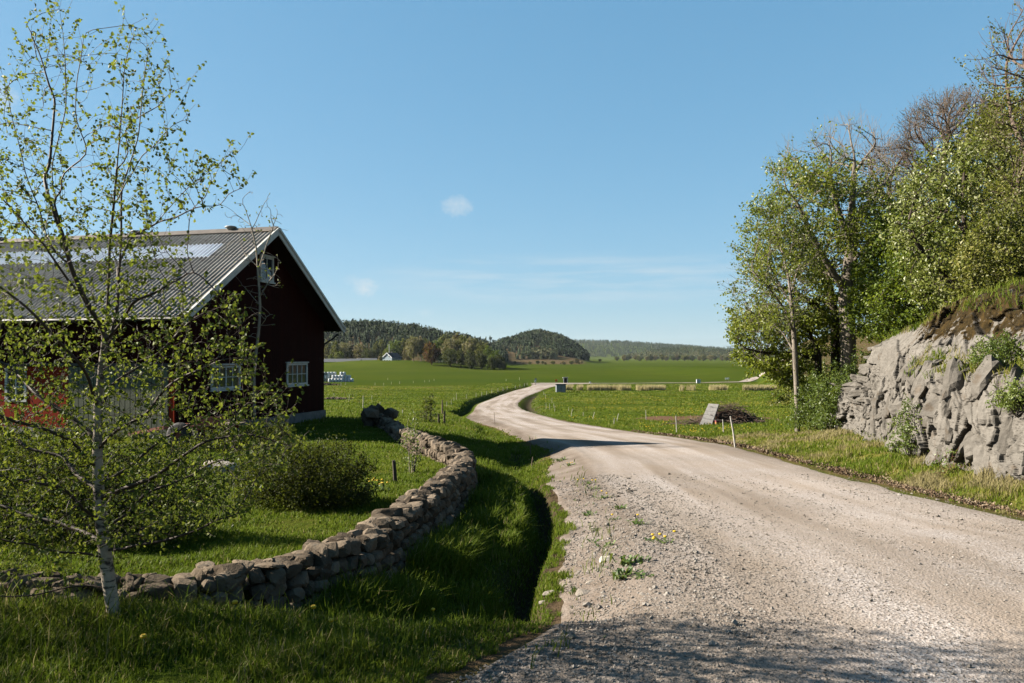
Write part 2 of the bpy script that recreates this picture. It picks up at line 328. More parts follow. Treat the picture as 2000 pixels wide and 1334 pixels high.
# ground materials
def ground_material():
    t = NT('meadow_ground'); P = t.geo()
    n1 = t.noise(.9, 5, .6, P); n2 = t.noise(.045, 4, .6, P); n3 = t.noise(9, 4, .7, P)
    grass = t.ramp(n1, [(.3, (0.0177, 0.0283, 0.0037)), (.55, (0.0306, 0.0460, 0.0059)), (.75, (0.0501, 0.0589, 0.0097))])
    dry = t.ramp(n3, [(.25, (0.0648, 0.0530, 0.0130)), (.75, (0.1178, 0.1001, 0.0279))])
    col = t.mix(t.math('MULTIPLY', t.ramp(n2, [(.42, 0.0), (.7, 1.0)]), .55), grass, t.ramp(n3, [(.3, (0.0412, 0.0501, 0.0082)), (.7, (0.0766, 0.0766, 0.0167))]))
    col = t.mix(t.attr('straw'), col, dry)
    # sown field with faint drill lines and tramlines
    sp = t.n('ShaderNodeSeparateXYZ'); t.l(P, sp.inputs[0])
    crop = t.ramp(t.noise(.02, 4, .6, t.map(P, (1, .35, 1))), [(.3, (0.0229, 0.0344, 0.0039)), (.7, (0.0362, 0.0458, 0.0057))])
    wv = t.n('ShaderNodeTexWave'); wv.wave_type = 'BANDS'; wv.bands_direction = 'Y'; wv.inputs['Scale'].default_value = .035; wv.inputs['Distortion'].default_value = 2.0; wv.inputs['Detail'].default_value = 2
    t.l(t.map(P, (.12, 1, 1)), wv.inputs['Vector'])
    crop = t.mix(t.ramp(wv.outputs['Fac'], [(.0, .0), (.55, 0.0), (1, .35)]), crop, (0.0185, 0.0294, 0.0033))
    band = t.ramp(t.noise(1.0, 3, .6, t.map(P, (.0012, .011, 0))), [(.44, 0.0), (.5, .75), (.53, .1), (.62, 0.0), (.68, .6)])
    crop = t.mix(band, crop, (.020, .034, .006))
    col = t.mix(t.attr('crop'), col, crop)
    soil = t.ramp(n3, [(.25, (0.0465, 0.0279, 0.0174)), (.8, (0.1054, 0.0651, 0.0434))])
    col = t.mix(t.attr('soil'), col, soil)
    heath = t.ramp(t.noise(.06, 6, .7, P), [(.3, (0.0211, 0.0316, 0.0075)), (.45, (0.0461, 0.0358, 0.0188)), (.62, (0.0615, 0.0422, 0.0239)), (.75, (0.0327, 0.0401, 0.0136))])
    col = t.mix(t.attr('heath'), col, heath)
    ditch_dark = t.ramp(n3, [(.3, (0.0124, 0.0105, 0.0074)), (.8, (0.0372, 0.0310, 0.0217))])
    col = t.mix(t.attr('ditch_dark'), col, ditch_dark)  # left ditch shade is mixed into the ground colour here
    b = t.bump(t.noise(3.5, 6, .75, P), .8, .12); b = t.bump(n3, .6, .05, b)
    return t.done(col, .95, b, .0)
M = {}
M['ground'] = ground_material()
def bare(x, y):
    n = fbm(x / 2.2, y / 3.5, oct=4, seed=23)
    a = ((x - 19.5) / 6.0) ** 2 + ((y - 75) / 9.5) ** 2 + n * 1.3; b = ((x - 14.6) / 3.0) ** 2 + ((y - 76) / 8) ** 2 + n * 1.3; c = ((x - 16.2) / 3.6) ** 2 + ((y - 60) / 4.5) ** 2 + n * 1.2
    return np.maximum(1 - sstep(.6, 1.05, np.minimum(a, b)), 1 - sstep(.6, 1.05, c))
def build_ground():
    nth, nr = 760, 760
    # dense fan round the view, looser all the way round behind
    th = np.concatenate((np.linspace(-180, -62, 60)[:-1], np.linspace(-62, 52, nth), np.linspace(52, 180, 66)[1:]))
    th = np.radians(th); r = np.exp(np.linspace(math.log(.6), math.log(9000), nr))
    T, RR = np.meshgrid(th, r); x = RR * np.sin(T); y = RR * np.cos(T) - 1.5
    y_c = np.clip(y, -11.5, None)
    z = zfun(x, y_c)
    u = CU + F * x / np.maximum(y, 1); KX, KZ = sect(np.clip(y, -11.9, 19000))
    crop = sstep(-2, 2, y - (285 - .0 * x)) * (y < 1200)
    left_edge = sstep(-3, 3, y - (232 + .22 * (x + 80)))                       # field edge left of the road
    crop = np.where(x < KX[..., 5] - 2, np.where(x < -8, left_edge, sstep(-2, 2, y - 258)), crop)
    crop = crop * (1 - sstep(1100, 1180, u) * sstep(1500, 1700, y) * 0)
    crop = crop * (1 - sstep(560, 600, y + 40 * np.sin(x / 30)) * (x < -42) * (x > -150) * sstep(-10, 5, z + 3.9)) 
    crop = crop * (1 - sstep(.8, 3, sum(hill_h(k, x, y) for k in HILLS)))
    crop = np.where((x > 85) & (y > 320) & (y < 420), crop * sstep(0, 1, (y - 320 - (x - 85) * .5) / 4 + .5), crop)
    heath = np.maximum(sstep(2, 7, hill_h('a', x, y)), sstep(2, 6, hill_h('b', x, y)) * .75)
    heath = np.maximum(heath, sstep(965, 1000, y) * sstep(900, 965, u) * (1 - sstep(1132, 1150, u)) * (y < 1500))
    heath = np.maximum(heath, sstep(1, 4, hill_h('e', x, y)) * .9)
    n = fbm(x / 1.3, y / 1.3, oct=4, seed=21)
    straw = np.clip(sstep(.0, .22, n) * .35, 0, 1) * (y < 60)
    rb = sstep(-.1, .5, x - KX[..., 7]) * (1 - sstep(0, 2.5, x - KX[..., 9])) * (y < 60)
    straw = np.maximum(straw, rb * sstep(-.12, .15, n) * .8)
    straw = np.maximum(straw, .55 * sstep(-.1, .2, fbm(x / 30, y / 12, oct=3, seed=33)) * (y > 60) * (y < 285) * sstep(150, 200, y) * (x < 0))
    soil = bare(x, y)                                                            # bare earth by the brush heap
    rockland = sstep(.5, 2.5, x - KX[..., 9]) * (y < 60) * (y > -5); soil = np.maximum(soil, rockland * .75)
    soil = np.maximum(soil, .85 * np.exp(-((x - KX[..., 5] - .05) / .30) ** 2) * (y < 75)); soil = np.maximum(soil, .8 * np.exp(-((x - KX[..., 7] - .2) / .32) ** 2) * (y < 75))
    # bank shade painted into the bare left ditch bed, stony right ditch
    ditch_dark = np.exp(-((x - KX[..., 4]) / .5) ** 2) * (y > 5.3) * (y < 60) * .8
    ditch_dark = np.maximum(ditch_dark, np.exp(-((x - KX[..., 8]) / 1.1) ** 2) * sstep(100, 112, y) * (1 - sstep(185, 205, y)))
    ditch_dark = np.maximum(ditch_dark, .5 * np.exp(-((x - KX[..., 4]) / .45) ** 2) * sstep(75, 90, y) * (1 - sstep(240, 262, y)))
    V = np.stack((x, y, z), -1).reshape(-1, 3); n0 = len(th)
    ii, jj = np.meshgrid(np.arange(nr - 1), np.arange(n0 - 1), indexing='ij')
    a = (ii * n0 + jj).ravel(); q = np.stack((a, a + 1, a + n0 + 1, a + n0), -1)
    V = np.vstack((V, [[0, -1.5, zat(0, -1.5)]])); c = len(V) - 1
    t = np.stack((np.full(n0 - 1, c), np.arange(1, n0), np.arange(n0 - 1)), -1)
    at_ = {k: ('POINT', np.append(v.ravel(), 0)) for k, v in dict(crop=crop, heath=heath, straw=straw, soil=soil, ditch_dark=ditch_dark).items()}
    o = mesh_np('ground', V, [q[:, ::-1], t[:, ::-1]], M['ground'], smooth=True, attrs=at_); tag(o, kind='structure')
build_ground()

# ---------------------------------------------------------------- gravel road
def gravel_material():
    t = NT('road_gravel'); P = t.geo(); s = t.attr('across'); 
    d = t.n('ShaderNodeVectorMath'); d.operation = 'LENGTH'; t.l(P, d.inputs[0])
    v1 = t.n('ShaderNodeTexVoronoi'); t.l(P, v1.inputs['Vector']); v1.inputs['Scale'].default_value = 46
    v2 = t.n('ShaderNodeTexVoronoi'); t.l(P, v2.inputs['Vector']); v2.inputs['Scale'].default_value = 110
    grain = t.ramp(t.n('ShaderNodeSeparateXYZ').outputs[0], [(0, 0.0), (1, 1.0)]) if False else None
    bw = t.n('ShaderNodeRGBToBW'); t.l(v1.outputs['Color'], bw.inputs[0])
    bw2 = t.n('ShaderNodeRGBToBW'); t.l(v2.outputs['Color'], bw2.inputs[0])
    st = t.ramp(bw.outputs[0], [(.15, (0.1155, 0.0975, 0.0835)), (.5, (0.1909, 0.1679, 0.1515)), (.85, (0.2887, 0.2713, 0.2599))])
    st = t.mix(.45, st, t.ramp(bw2.outputs[0], [(.2, (0.1155, 0.0975, 0.0870)), (.8, (0.2541, 0.2302, 0.2134))]))
    fine = t.ramp(t.noise(60, 4, .7, P), [(.3, (0.1415, 0.1128, 0.0891)), (.7, (0.2035, 0.1699, 0.1401))])
    # wheel tracks: packed fine sand between ridges of loose stone, meandering along the road
    al = t.attr('along'); 
    trk = t.n('ShaderNodeTexNoise'); cb = t.n('ShaderNodeCombineXYZ'); t.l(t.math('MULTIPLY', s, 5.5), cb.inputs[0]); t.l(t.math('MULTIPLY', al, .05), cb.inputs[1])
    t.l(cb.outputs[0], trk.inputs['Vector']); trk.inputs['Scale'].default_value = 1.0; trk.inputs['Detail'].default_value = 3
    loose = t.ramp(trk.outputs['Fac'], [(.4, 0.0), (.6, 1.0)])
    patch = t.ramp(t.noise(.7, 4, .6, P), [(.35, 0.0), (.65, 1.0)])
    f = t.math('MULTIPLY', t.math('ADD', t.math('MULTIPLY', loose, .7), t.math('MULTIPLY', patch, .4)), 1.0, True)
    col = t.mix(f, fine, st)
    # darker, brownish strip near both edges, large soft tone changes
    edge = t.attr('edge'); en = t.ramp(t.noise(1.3, 5, .65, P), [(.3, .55), (.62, 1.0)])
    col = t.mix(t.math('MULTIPLY', edge, en), col, t.mix(.55, t.mix(1.0, st, (0.4376, 0.4177, 0.3998), 'MULTIPLY'), (0.0811, 0.0634, 0.0483)))
    tone = t.ramp(t.noise(.22, 3, .5, P), [(.3, .88), (.7, 1.1)]); col = t.mix(1.0, col, tone, 'MULTIPLY')
    col = t.mix(.85, col, t.ramp(trk.outputs['Fac'], [(.36, .74), (.5, 1.0), (.64, 1.14)]), 'MULTIPLY')
    b = t.bump(v1.outputs['Distance'], .55, .012); b = t.bump(v2.outputs['Distance'], .5, .006, b); b = t.bump(t.noise(7, 4, .6, P), .35, .03, b)
    return t.done(col, .95, b, .0)
M['gravel'] = gravel_material()
def strip(name, yv, cols, xs_of, mat, lift=.004, attrs=None):
    X, Y = xs_of(yv, cols); Z = zfun(X, Y) + lift
    n, k = X.shape; ii, jj = np.meshgrid(np.arange(n - 1), np.arange(k - 1), indexing='ij'); a = (ii * k + jj).ravel()
    q = np.stack((a, a + 1, a + k + 1, a + k), -1)
    return mesh_np(name, np.stack((X, Y, Z), -1), q, mat, smooth=True, attrs=attrs)
def build_road():
    y = np.concatenate((np.linspace(-11.5, 3, 40)[:-1], np.exp(np.linspace(math.log(3), math.log(288), 900))))
    c = np.linspace(0, 1, 130); KX, KZ = sect(y)
    wob = .22 * fbm(y * .8, y * 0 + 3, oct=4, seed=40) * np.minimum(1, y * 0 + 1) 
    L = KX[:, 5] + wob * 1.6; Rr = KX[:, 7] + .5 * fbm(y * .6, y * 0 + 8, oct=4, seed=41)
    X = L[:, None] + (Rr - L)[:, None] * c[None]; Y = np.repeat(y[:, None], len(c), 1)
    Z = zfun(X, Y) + .012
    Z = Z + .012 * fbm(X * 3, Y * .35, oct=3, seed=44)                         # faint ruts
    side = np.clip(np.minimum(c, 1 - c) / .03, 0, 1)[None]; Z = Z - (1 - side) * .05
    rl = KX[:, 6]; across = (X - rl[:, None]) / np.maximum(KX[:, 7] - rl, .5)[:, None]
    edge = np.maximum(1 - sstep(0, .9, X - rl[:, None] + .5), sstep(-1.0, 0, X - KX[:, 7][:, None]) * .9)
    edge = np.maximum(edge, 0.0)
    n, k = X.shape; ii, jj = np.meshgrid(np.arange(n - 1), np.arange(k - 1), indexing='ij'); a = (ii * k + jj).ravel()
    o = mesh_np('gravel_road', np.stack((X, Y, Z), -1), np.stack((a, a + 1, a + k + 1, a + k), -1), M['gravel'], smooth=True,
                attrs=dict(across=('POINT', across), edge=('POINT', edge), along=('POINT', Y)))
    tag(o, kind='structure')
    # crossroad along the sown field
    px = np.concatenate((np.linspace(7, 8.8, 4), np.linspace(9, 150, 90)))
    cy = 277 + np.interp(px, [-8, 9, 40, 70, 88, 100, 125, 150], [2, 0, 4, 9, 22, 50, 90, 120])
    w = np.interp(px, [-8, 8, 24, 32, 150], [6, 9, 9, 4, 4.6]); cc = np.linspace(-.5, .5, 9)
    tx = np.gradient(px); ty = np.gradient(cy); l = np.hypot(tx, ty); X = px[:, None] - (ty / l * w)[:, None] * cc; Y = cy[:, None] + (tx / l * w)[:, None] * cc
    Z = zfun(X, Y) + .03 + .12; n, k = X.shape; ii, jj = np.meshgrid(np.arange(n - 1), np.arange(k - 1), indexing='ij'); a = (ii * k + jj).ravel()
    o = mesh_np('crossroad', np.stack((X, Y, Z), -1), np.stack((a, a + 1, a + k + 1, a + k), -1), M['gravel'], smooth=True,
                attrs=dict(across=('POINT', np.repeat(cc[None] + .5, n, 0)), edge=('POINT', 0 * X), along=('POINT', X)))
    tag(o, kind='structure')
build_road()
# ---------------------------------------------------------------- barn
def wood_paint(name, c, board=.14, rough=.75, var=.2, axis=0, groove=.02):
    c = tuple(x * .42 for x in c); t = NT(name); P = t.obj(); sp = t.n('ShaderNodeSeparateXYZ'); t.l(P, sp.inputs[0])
    k = t.math('FLOOR', t.math('DIVIDE', sp.outputs[axis], board))
    wn = t.n('ShaderNodeTexWhiteNoise'); wn.noise_dimensions = '1D'; t.l(k, wn.inputs['W'])
    n = t.noise(3, 5, .65, t.map(P, (4, 4, .5)))
    f = t.math('ADD', t.math('MULTIPLY', wn.outputs['Value'], .5), t.math('MULTIPLY', n, .5))
    col = t.ramp(f, [(.25, tuple(x * (1 - var) for x in c)), (.75, tuple(x * (1 + var) for x in c))])
    fr = t.math('FRACT', t.math('DIVIDE', sp.outputs[axis], board))
    gap = t.math('GREATER_THAN', t.math('ABSOLUTE', t.math('SUBTRACT', fr, .5)), .5 - groove / board / 2 * 1.0)
    h = t.math('SUBTRACT', t.math('MULTIPLY', n, .3), gap)
    return t.done(col, rough, t.bump(h, .8, .012), .03)
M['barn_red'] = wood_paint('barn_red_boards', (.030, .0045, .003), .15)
M['barn_red_lit'] = wood_paint('barn_red_lit_boards', (.30, .040, .016), .14)  # wall red with the sunlight put into its colour
M['white_trim'] = plain('weathered_white_paint', (.62, .62, .58), .6, .12, 5, .2)
M['roof'] = None
def roof_mat():
    t = NT('fibre_cement_roof'); P = t.obj()
    n = t.noise(.9, 5, .65, t.map(P, (1, .35, .35))); n2 = t.noise(7, 4, .7); n3 = t.noise(1.0, 5, .7, t.map(P, (.6, 5, .6)))
    c = t.ramp(n, [(.3, (0.1170, 0.1092, 0.0983)), (.6, (0.1950, 0.1825, 0.1638)), (.8, (0.2496, 0.2363, 0.2145))])
    c = t.mix(t.ramp(n2, [(.5, 0.0), (.7, .75)]), c, (0.0780, 0.0686, 0.0546))
    c = t.mix(t.ramp(n3, [(.5, 0.0), (.72, .55)]), c, (0.0936, 0.0780, 0.0608))
    return t.done(c, .9, t.bump(n2, .3, .01), .05)
M['roof'] = roof_mat()
M['translucent'] = plain('pale_plastic_sheet', (.86, .90, .97), .4, .2, 2, .05, .5)
M['dark_cap'] = plain('weathered_ridge', (.12, .10, .085), .8, .3, 3)
M['glass'] = NT('window_glass').done((.02, .025, .03), .04, None, .6)
M['grey_green'] = wood_paint('grey_green_door_boards', (.19, .20, .15), .2, .55, .08)
M['dark_metal'] = plain('dark_metal', (.03, .03, .03), .5, .2, 8)
M['stone_base'] = plain('foundation_stone', (.20, .19, .18), .9, .3, 4, .5)
AX, AY, YAW, BW, ZB, ZE, ZR, OE, OG = -10.942, 25.619, .25403, 10.03, -.897, 3.018, 6.587, .423, .697
BL = 27.0
def build_barn():
    # local axes: x along the gable (front corner -> back corner), y along the ridge away from the gable, z up
    root = empty('barn', (AX, AY, ZB)); 
    g = Vector((math.sin(YAW), math.cos(YAW), 0)); root.rotation_euler = (0, 0, math.atan2(g.y, g.x))
    tag(root, 'dark red wooden barn with corrugated grey roof and white trimmed gable', 'barn')
    ze, zr, zb = ZE - ZB, ZR - ZB, 0.0; hw = BW / 2; sl = (zr - ze) / (hw + OE); pit = math.atan(sl)
    def roofz(x): return zr - abs(x - hw) * sl
    wt = .12
    # gable facing the road
    def gable(y0, y1, name):
        b = MB(); top = [(0, roofz(0) - wt), (hw, zr - wt), (BW, roofz(BW) - wt)]
        pr = [(0, -1.2), (BW, -1.2)] + top[::-1]
        V = [(x, y0, z) for x, z in pr] + [(x, y1, z) for x, z in pr]; n = len(pr)
        q = [[i, (i + 1) % n, n + (i + 1) % n, n + i] for i in range(n)]
        t = [[0, 4, 1], [4, 3, 1], [3, 2, 1], [n, n + 1, n + 4], [n + 4, n + 1, n + 3], [n + 3, n + 1, n + 2]]
        b.add(V, q, t); return b.build(name, M['barn_red'], root)
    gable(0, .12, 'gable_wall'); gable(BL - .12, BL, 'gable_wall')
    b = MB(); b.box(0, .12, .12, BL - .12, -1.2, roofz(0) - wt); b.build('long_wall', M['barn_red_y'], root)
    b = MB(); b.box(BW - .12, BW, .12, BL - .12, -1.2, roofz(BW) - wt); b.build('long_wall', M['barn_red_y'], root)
    b = MB(); b.box(-.06, BW + .06, -.06, .115, -1.25, .22); b.box(-.06, .115, .116, BL, -1.25, .2); b.build('plinth', M['stone_base'], root)
    # corrugated sheets, course by course, each overlapping the one below
    pitch = .177; nw = int((BL + 2 * OG) / pitch); per = 10
    yy = -OG + np.arange(nw * per + 1) / per * pitch
    wave = .024 * np.cos(2 * np.pi * np.arange(nw * per + 1) / per)
    slope_len = (hw + OE + .12) / math.cos(pit); ncourse = 6; cl = slope_len / ncourse
    def slope(side, name):
        Vs = []; Q = []; mats = []; n = 0
        for c in range(ncourse):
            s0 = c * cl - (.12 if c else 0); s1 = (c + 1) * cl
            skyl = side < 0 and c == 4
            for (sa, sb) in ((s0, s1),):
                dist = [-(hw + OE + .12) + s * math.cos(pit) for s in (sa, sb)]
                rows = []
                jit = .004 * np.sin(yy * 1.7 + c) 
                for k, dx in enumerate(dist):
                    lift = .05 + (.02 if k == 0 else 0.0)
                    x = hw + (dx if side < 0 else -dx); z = zr + dx * sl + lift
                    zz = z + wave + jit
                    rows.append(np.stack((np.full_like(yy, x), yy, zz), -1))
                V = np.concatenate(rows); m = len(yy); a = np.arange(m - 1)
                q = np.stack((a, a + 1, a + m + 1, a + m), -1) + n
                if side > 0: q = q[:, ::-1]
                V2 = V.copy(); V2[:, 2] -= .012
                Vs += [V, V2]; Q += [q, q[:, ::-1] + len(V)]
                # closed lower edge
                e = np.stack((a, a + len(V), a + 1 + len(V), a + 1), -1) + n; Q.append(e)
                mi = np.zeros(m - 1, int)
                if skyl:
                    col = (a // per) // 6; mi = ((yy[:-1] > .95) & (yy[:-1] < 15.5)).astype(int)
                mats += [mi, mi, mi]; n += 2 * len(V)
        return mesh_np(name, np.concatenate(Vs), np.concatenate(Q), [M['roof'], M['translucent']], root, np.concatenate(mats), smooth=False)
    slope(-1, 'roof'); slope(1, 'roof')
    # boards under the sheets
    b = MB()
    for sgn in (-1, 1):
        xe = hw + sgn * (hw + OE); P = []
        for (x, z) in ((xe, ze), (hw, zr)):
            pass
        V = [(xe, -OG + .05, ze - .02), (hw, -OG + .05, zr - .02), (hw, BL + OG - .05, zr - .02), (xe, BL + OG - .05, ze - .02)]
        V += [(x, y, z - .06) for x, y, z in V]; b.hexa(V)
    b.build('roof_deck', M['dark_soffit'], root)
    # ridge cap and ventilators
    b = MB()
    for sgn in (-1, 1):
        V = [(hw, -OG - .02, zr + .13), (hw + sgn * .3, -OG - .02, zr + .13 - .3 * sl), (hw + sgn * .3, BL + OG, zr + .13 - .3 * sl), (hw, BL + OG, zr + .13)]
        V += [(x, y, z - .02) for x, y, z in V]; b.hexa(V)
    b.build('ridge_cap', M['dark_cap'], root)
    for yv in (1.35, 5.7, 12.6, 19.5):
        b = MB(); b.lathe([(.0, .13), (.18, .12), (.23, .09), (.23, .06), (.15, .05), (.15, -.1)], 14, (hw, yv, zr + .10)); b.build('ridge_vent', M['vent'], root, True)
    # barge boards (double), gutter and downpipes
    for sgn in (-1, 1):
        xe = hw + sgn * (hw + OE + .13); ze2 = zr - (hw + OE + .13) * sl
        b = MB(); b.bar((xe, -OG - .03, ze2 - .07), (hw + sgn * .01, -OG - .03, zr - .06), .045, .25); b.build('barge_board', M['white_trim'], root)
        b = MB(); b.bar((xe, -OG - .07, ze2 + .03), (hw + sgn * .01, -OG - .07, zr + .045), .05, .09); b.build('barge_board', M['white_trim'], root)
        b = MB(); b.tube([(xe, -OG + .1, ze2 - .02), (xe, BL + OG - .1, ze2 - .02)], .065, 8); b.build('gutter', M['dark_metal'], root)
    xb = hw + (hw + OE + .1)
    b = MB(); b.tube([(xb, -.45, ze - .1), (xb, -.42, ze - .32), (BW + .12, .05, ze - .75), (BW + .09, .1, ze - 1.1), (BW + .09, .1, -.6)], .042, 8); b.build('downpipe', M['dark_metal'], root)
    # windows in the gable: bearings from the photograph meet the gable plane
    yax = Vector((-g.y, g.x, 0)); A = Vector((AX, AY, 0))
    def gp(u, v, off=0.0):
        d = Vector(((u - CU) / F, 1, (HV - v) / F)); o = A + yax * -off; n = yax
        t = (o.dot(n)) / d.dot(n); p = d * t; return (p - A).dot(g), p.z + CZ - ZB
    def window(u0, u1, v0, v1, cols, rows, curtain=False):
        xa, za = gp(u0, (v0 + v1) / 2); xb_, _ = gp(u1, (v0 + v1) / 2); _, zt = gp((u0 + u1) / 2, v0); _, zbm = gp((u0 + u1) / 2, v1)
        f = MB(); fw = .09
        f.box(xa, xa + fw, -.05, .02, zbm, zt); f.box(xb_ - fw, xb_, -.05, .02, zbm, zt); f.box(xa + fw, xb_ - fw, -.05, .02, zt - fw, zt); f.box(xa + fw, xb_ - fw, -.05, .02, zbm, zbm + fw)
        w = f.build('window', M['white_trim'], root)
        s = MB(); s.box(xa - .04, xb_ + .04, -.10, -.003, zbm - .06, zbm - .003); s.build('sill', M['white_trim'], w)
        h = MB(); h.box(xa - .05, xb_ + .05, -.09, -.003, zt + .003, zt + .05); h.build('head_board', M['white_trim'], w)
        gl = MB(); gl.box(xa + fw, xb_ - fw, -.012, -.004, zbm + fw, zt - fw); gl.build('pane', M['glass'], w)
        m = MB(); iw = (xb_ - xa - 2 * fw) / cols
        for c in range(1, cols): x = xa + fw + c * iw; m.box(x - (.03 if cols == 4 and c == 2 else .016), x + (.03 if cols == 4 and c == 2 else .016), -.038, -.013, zbm + fw, zt - fw)
        for r_ in range(1, rows): z = zbm + fw + (zt - zbm - 2 * fw) * r_ / rows; m.box(xa + fw, xb_ - fw, -.034, -.014, z - .014, z + .014)
        m.build('glazing_bars', M['white_trim'], w)
    window(559, 599, 709, 752, 4, 2); window(411, 468, 713, 760, 4, 2); window(507, 533, 501, 550, 2, 2)
    # long wall towards the camera: sliding door, sunlit red wall built as panels, white window, corner post
    def fp(u, v, off=0.0):
        d = Vector(((u - CU) / F, 1, (HV - v) / F)); o = A - g * off
        t = o.dot(g) / d.dot(g); p = d * t; return (p - A).dot(yax), p.z + CZ - ZB
    y0, z1 = fp(331, 717); y1, _ = fp(137, 717); _, z0 = fp(230, 858)
    z0 = .02
    d = MB(); nb = int((y1 - y0) / .2)
    for i in range(nb):
        a = y0 + i * (y1 - y0) / nb; d.box(-.085, -.045, a + .012, a + (y1 - y0) / nb - .012, z0, z1)
    d.box(-.045, -.004, y0, y1, z0, z1)
    door = d.build('sliding_door', M['grey_green'], root)
    r_ = MB(); r_.box(-.12, -.03, y0 - .2, y1 + 3.3, z1 + .03, z1 + .12); r_.build('door_rail', M['dark_metal'], door)
    y2, _ = fp(55, 760); p = MB(); p.box(-.05, -.004, y1 + .02, y2, .05, z1); p.build('lit_panel', M['barn_red_lit_y'], root)
    y3, _ = fp(-60, 760); p = MB(); p.box(-.05, -.004, y2 + .95, y3 + 3, .05, z1); p.build('lit_panel', M['barn_red_lit_y'], root)
    f = MB(); zw0, zw1 = 1.05, z1
    f.box(-.07, -.01, y2 + .01, y2 + .11, zw0, zw1); f.box(-.07, -.01, y2 + .83, y2 + .93, zw0, zw1); f.box(-.07, -.01, y2 + .11, y2 + .83, zw1 - .09, zw1); f.box(-.07, -.01, y2 + .11, y2 + .83, zw0, zw0 + .09)
    f.box(-.06, -.012, y2 + .45, y2 + .49, zw0 + .09, zw1 - .09); f.box(-.058, -.013, y2 + .11, y2 + .45, zw0 + .5, zw0 + .53); f.box(-.058, -.013, y2 + .49, y2 + .83, zw0 + .5, zw0 + .53)
    w = f.build('window', M['white_trim'], root); gl = MB(); gl.box(-.02, -.006, y2 + .11, y2 + .83, zw0 + .09, zw1 - .09); gl.build('pane', M['glass'], w)
    p = MB(); p.box(-.05, -.004, y2 + .01, y2 + .93, .05, zw0 - .02); p.build('lit_panel', M['barn_red_lit_y'], root)
    p = MB(); p.box(-.06, -.004, -.003, y0 - .02, .0, z1 - .15); p.build('corner_board', M['barn_red_lit_y'], root)
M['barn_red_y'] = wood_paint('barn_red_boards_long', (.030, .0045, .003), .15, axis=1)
M['barn_red_lit_y'] = wood_paint('barn_red_lit_boards_long', (.34, .038, .014), .14, axis=1, var=.12)  # sunlit copy of the barn red; the dark copy carries the shade
M['dark_soffit'] = plain('dark_roof_boards', (.04, .026, .02), .9, .2, 5, .15, .0)
M['vent'] = plain('grey_vent_metal', (.33, .33, .32), .5, .2, 5)
build_barn()
# ---------------------------------------------------------------- growing trees
def grow(attr, pos, par, step, di, dk, iters, bias=(0, 0, 0), rs=0, maxn=9000):
    rg = np.random.default_rng(rs); pos = [np.asarray(p, float) for p in pos]; par = list(par)
    A = np.asarray(attr, float); P = np.array(pos); bias = np.asarray(bias, float)
    nd = np.full(len(A), 1e9); ni = np.zeros(len(A), int)
    def upd(lo):
        nonlocal nd, ni
        Q = P[lo:]
        for c in range(0, len(Q), 400):
            D = ((A[:, None, :] - Q[None, c:c + 400]) ** 2).sum(-1); j = D.argmin(1); m = D[np.arange(len(A)), j]
            b = m < nd; nd[b] = m[b]; ni[b] = j[b] + lo + c
    upd(0); kids = {}
    for it in range(iters):
        keep = nd > dk * dk
        A, nd, ni = A[keep], nd[keep], ni[keep]
        if not len(A): break
        act = nd < di * di
        if not act.any(): break
        s = np.zeros_like(P); d = A[act] - P[ni[act]]; d /= np.linalg.norm(d, axis=1, keepdims=True) + 1e-9
        np.add.at(s, ni[act], d); who = np.unique(ni[act]); new = []; np_ = []
        for k in who:
            v = s[k]; L = np.linalg.norm(v)
            if L < 1e-6: v = rg.normal(size=3); L = np.linalg.norm(v)
            v = v / L + bias + rg.normal(size=3) * .12; v /= np.linalg.norm(v); q = P[k] + v * step
            ks = kids.setdefault(k, [])
            if len(ks) >= 3 or any(((q - P_) ** 2).sum() < (.35 * step) ** 2 for P_ in ks): continue
            ks.append(q); new.append(q); np_.append(k)
        if not new: break
        lo = len(P); P = np.vstack((P, new)); par += np_; upd(lo)
        if len(P) > maxn: break
    return P, np.array(par)
def add_twigs(P, par, n, L, rs, pick=None, up=.5, out=.4, steps=3, center=None):
    """fine straight shoots on the ends of a skeleton"""
    rg = np.random.default_rng(rs); P = list(P); par = list(par); P0 = np.array(P); n0 = len(P0); kids = np.zeros(n0, int)
    for q in par:
        if q >= 0: kids[q] += 1
    c = P0.mean(0) if center is None else np.asarray(center); idx = np.nonzero((kids <= 1) & (np.array(par) >= 0))[0]
    if pick is not None: idx = idx[pick(P0[idx])]
    if not len(idx): return np.array(P), np.array(par)
    for i in rg.choice(idx, n):
        d0 = P0[i] - P0[par[i]]; d0 /= np.linalg.norm(d0) + 1e-9; o = P0[i] - c; o /= np.linalg.norm(o) + 1e-9
        d = d0 * .5 + o * out + rg.normal(size=3) * .38; d[2] += up; d /= np.linalg.norm(d); l = L * rg.uniform(.5, 1.25); q = P0[i]; b = i
        for k in range(steps):
            q = q + d * l / steps; d = d + rg.normal(size=3) * .13; d[2] += .05; d /= np.linalg.norm(d); P.append(q); par.append(b); b = len(P) - 1
    return np.array(P), np.array(par)
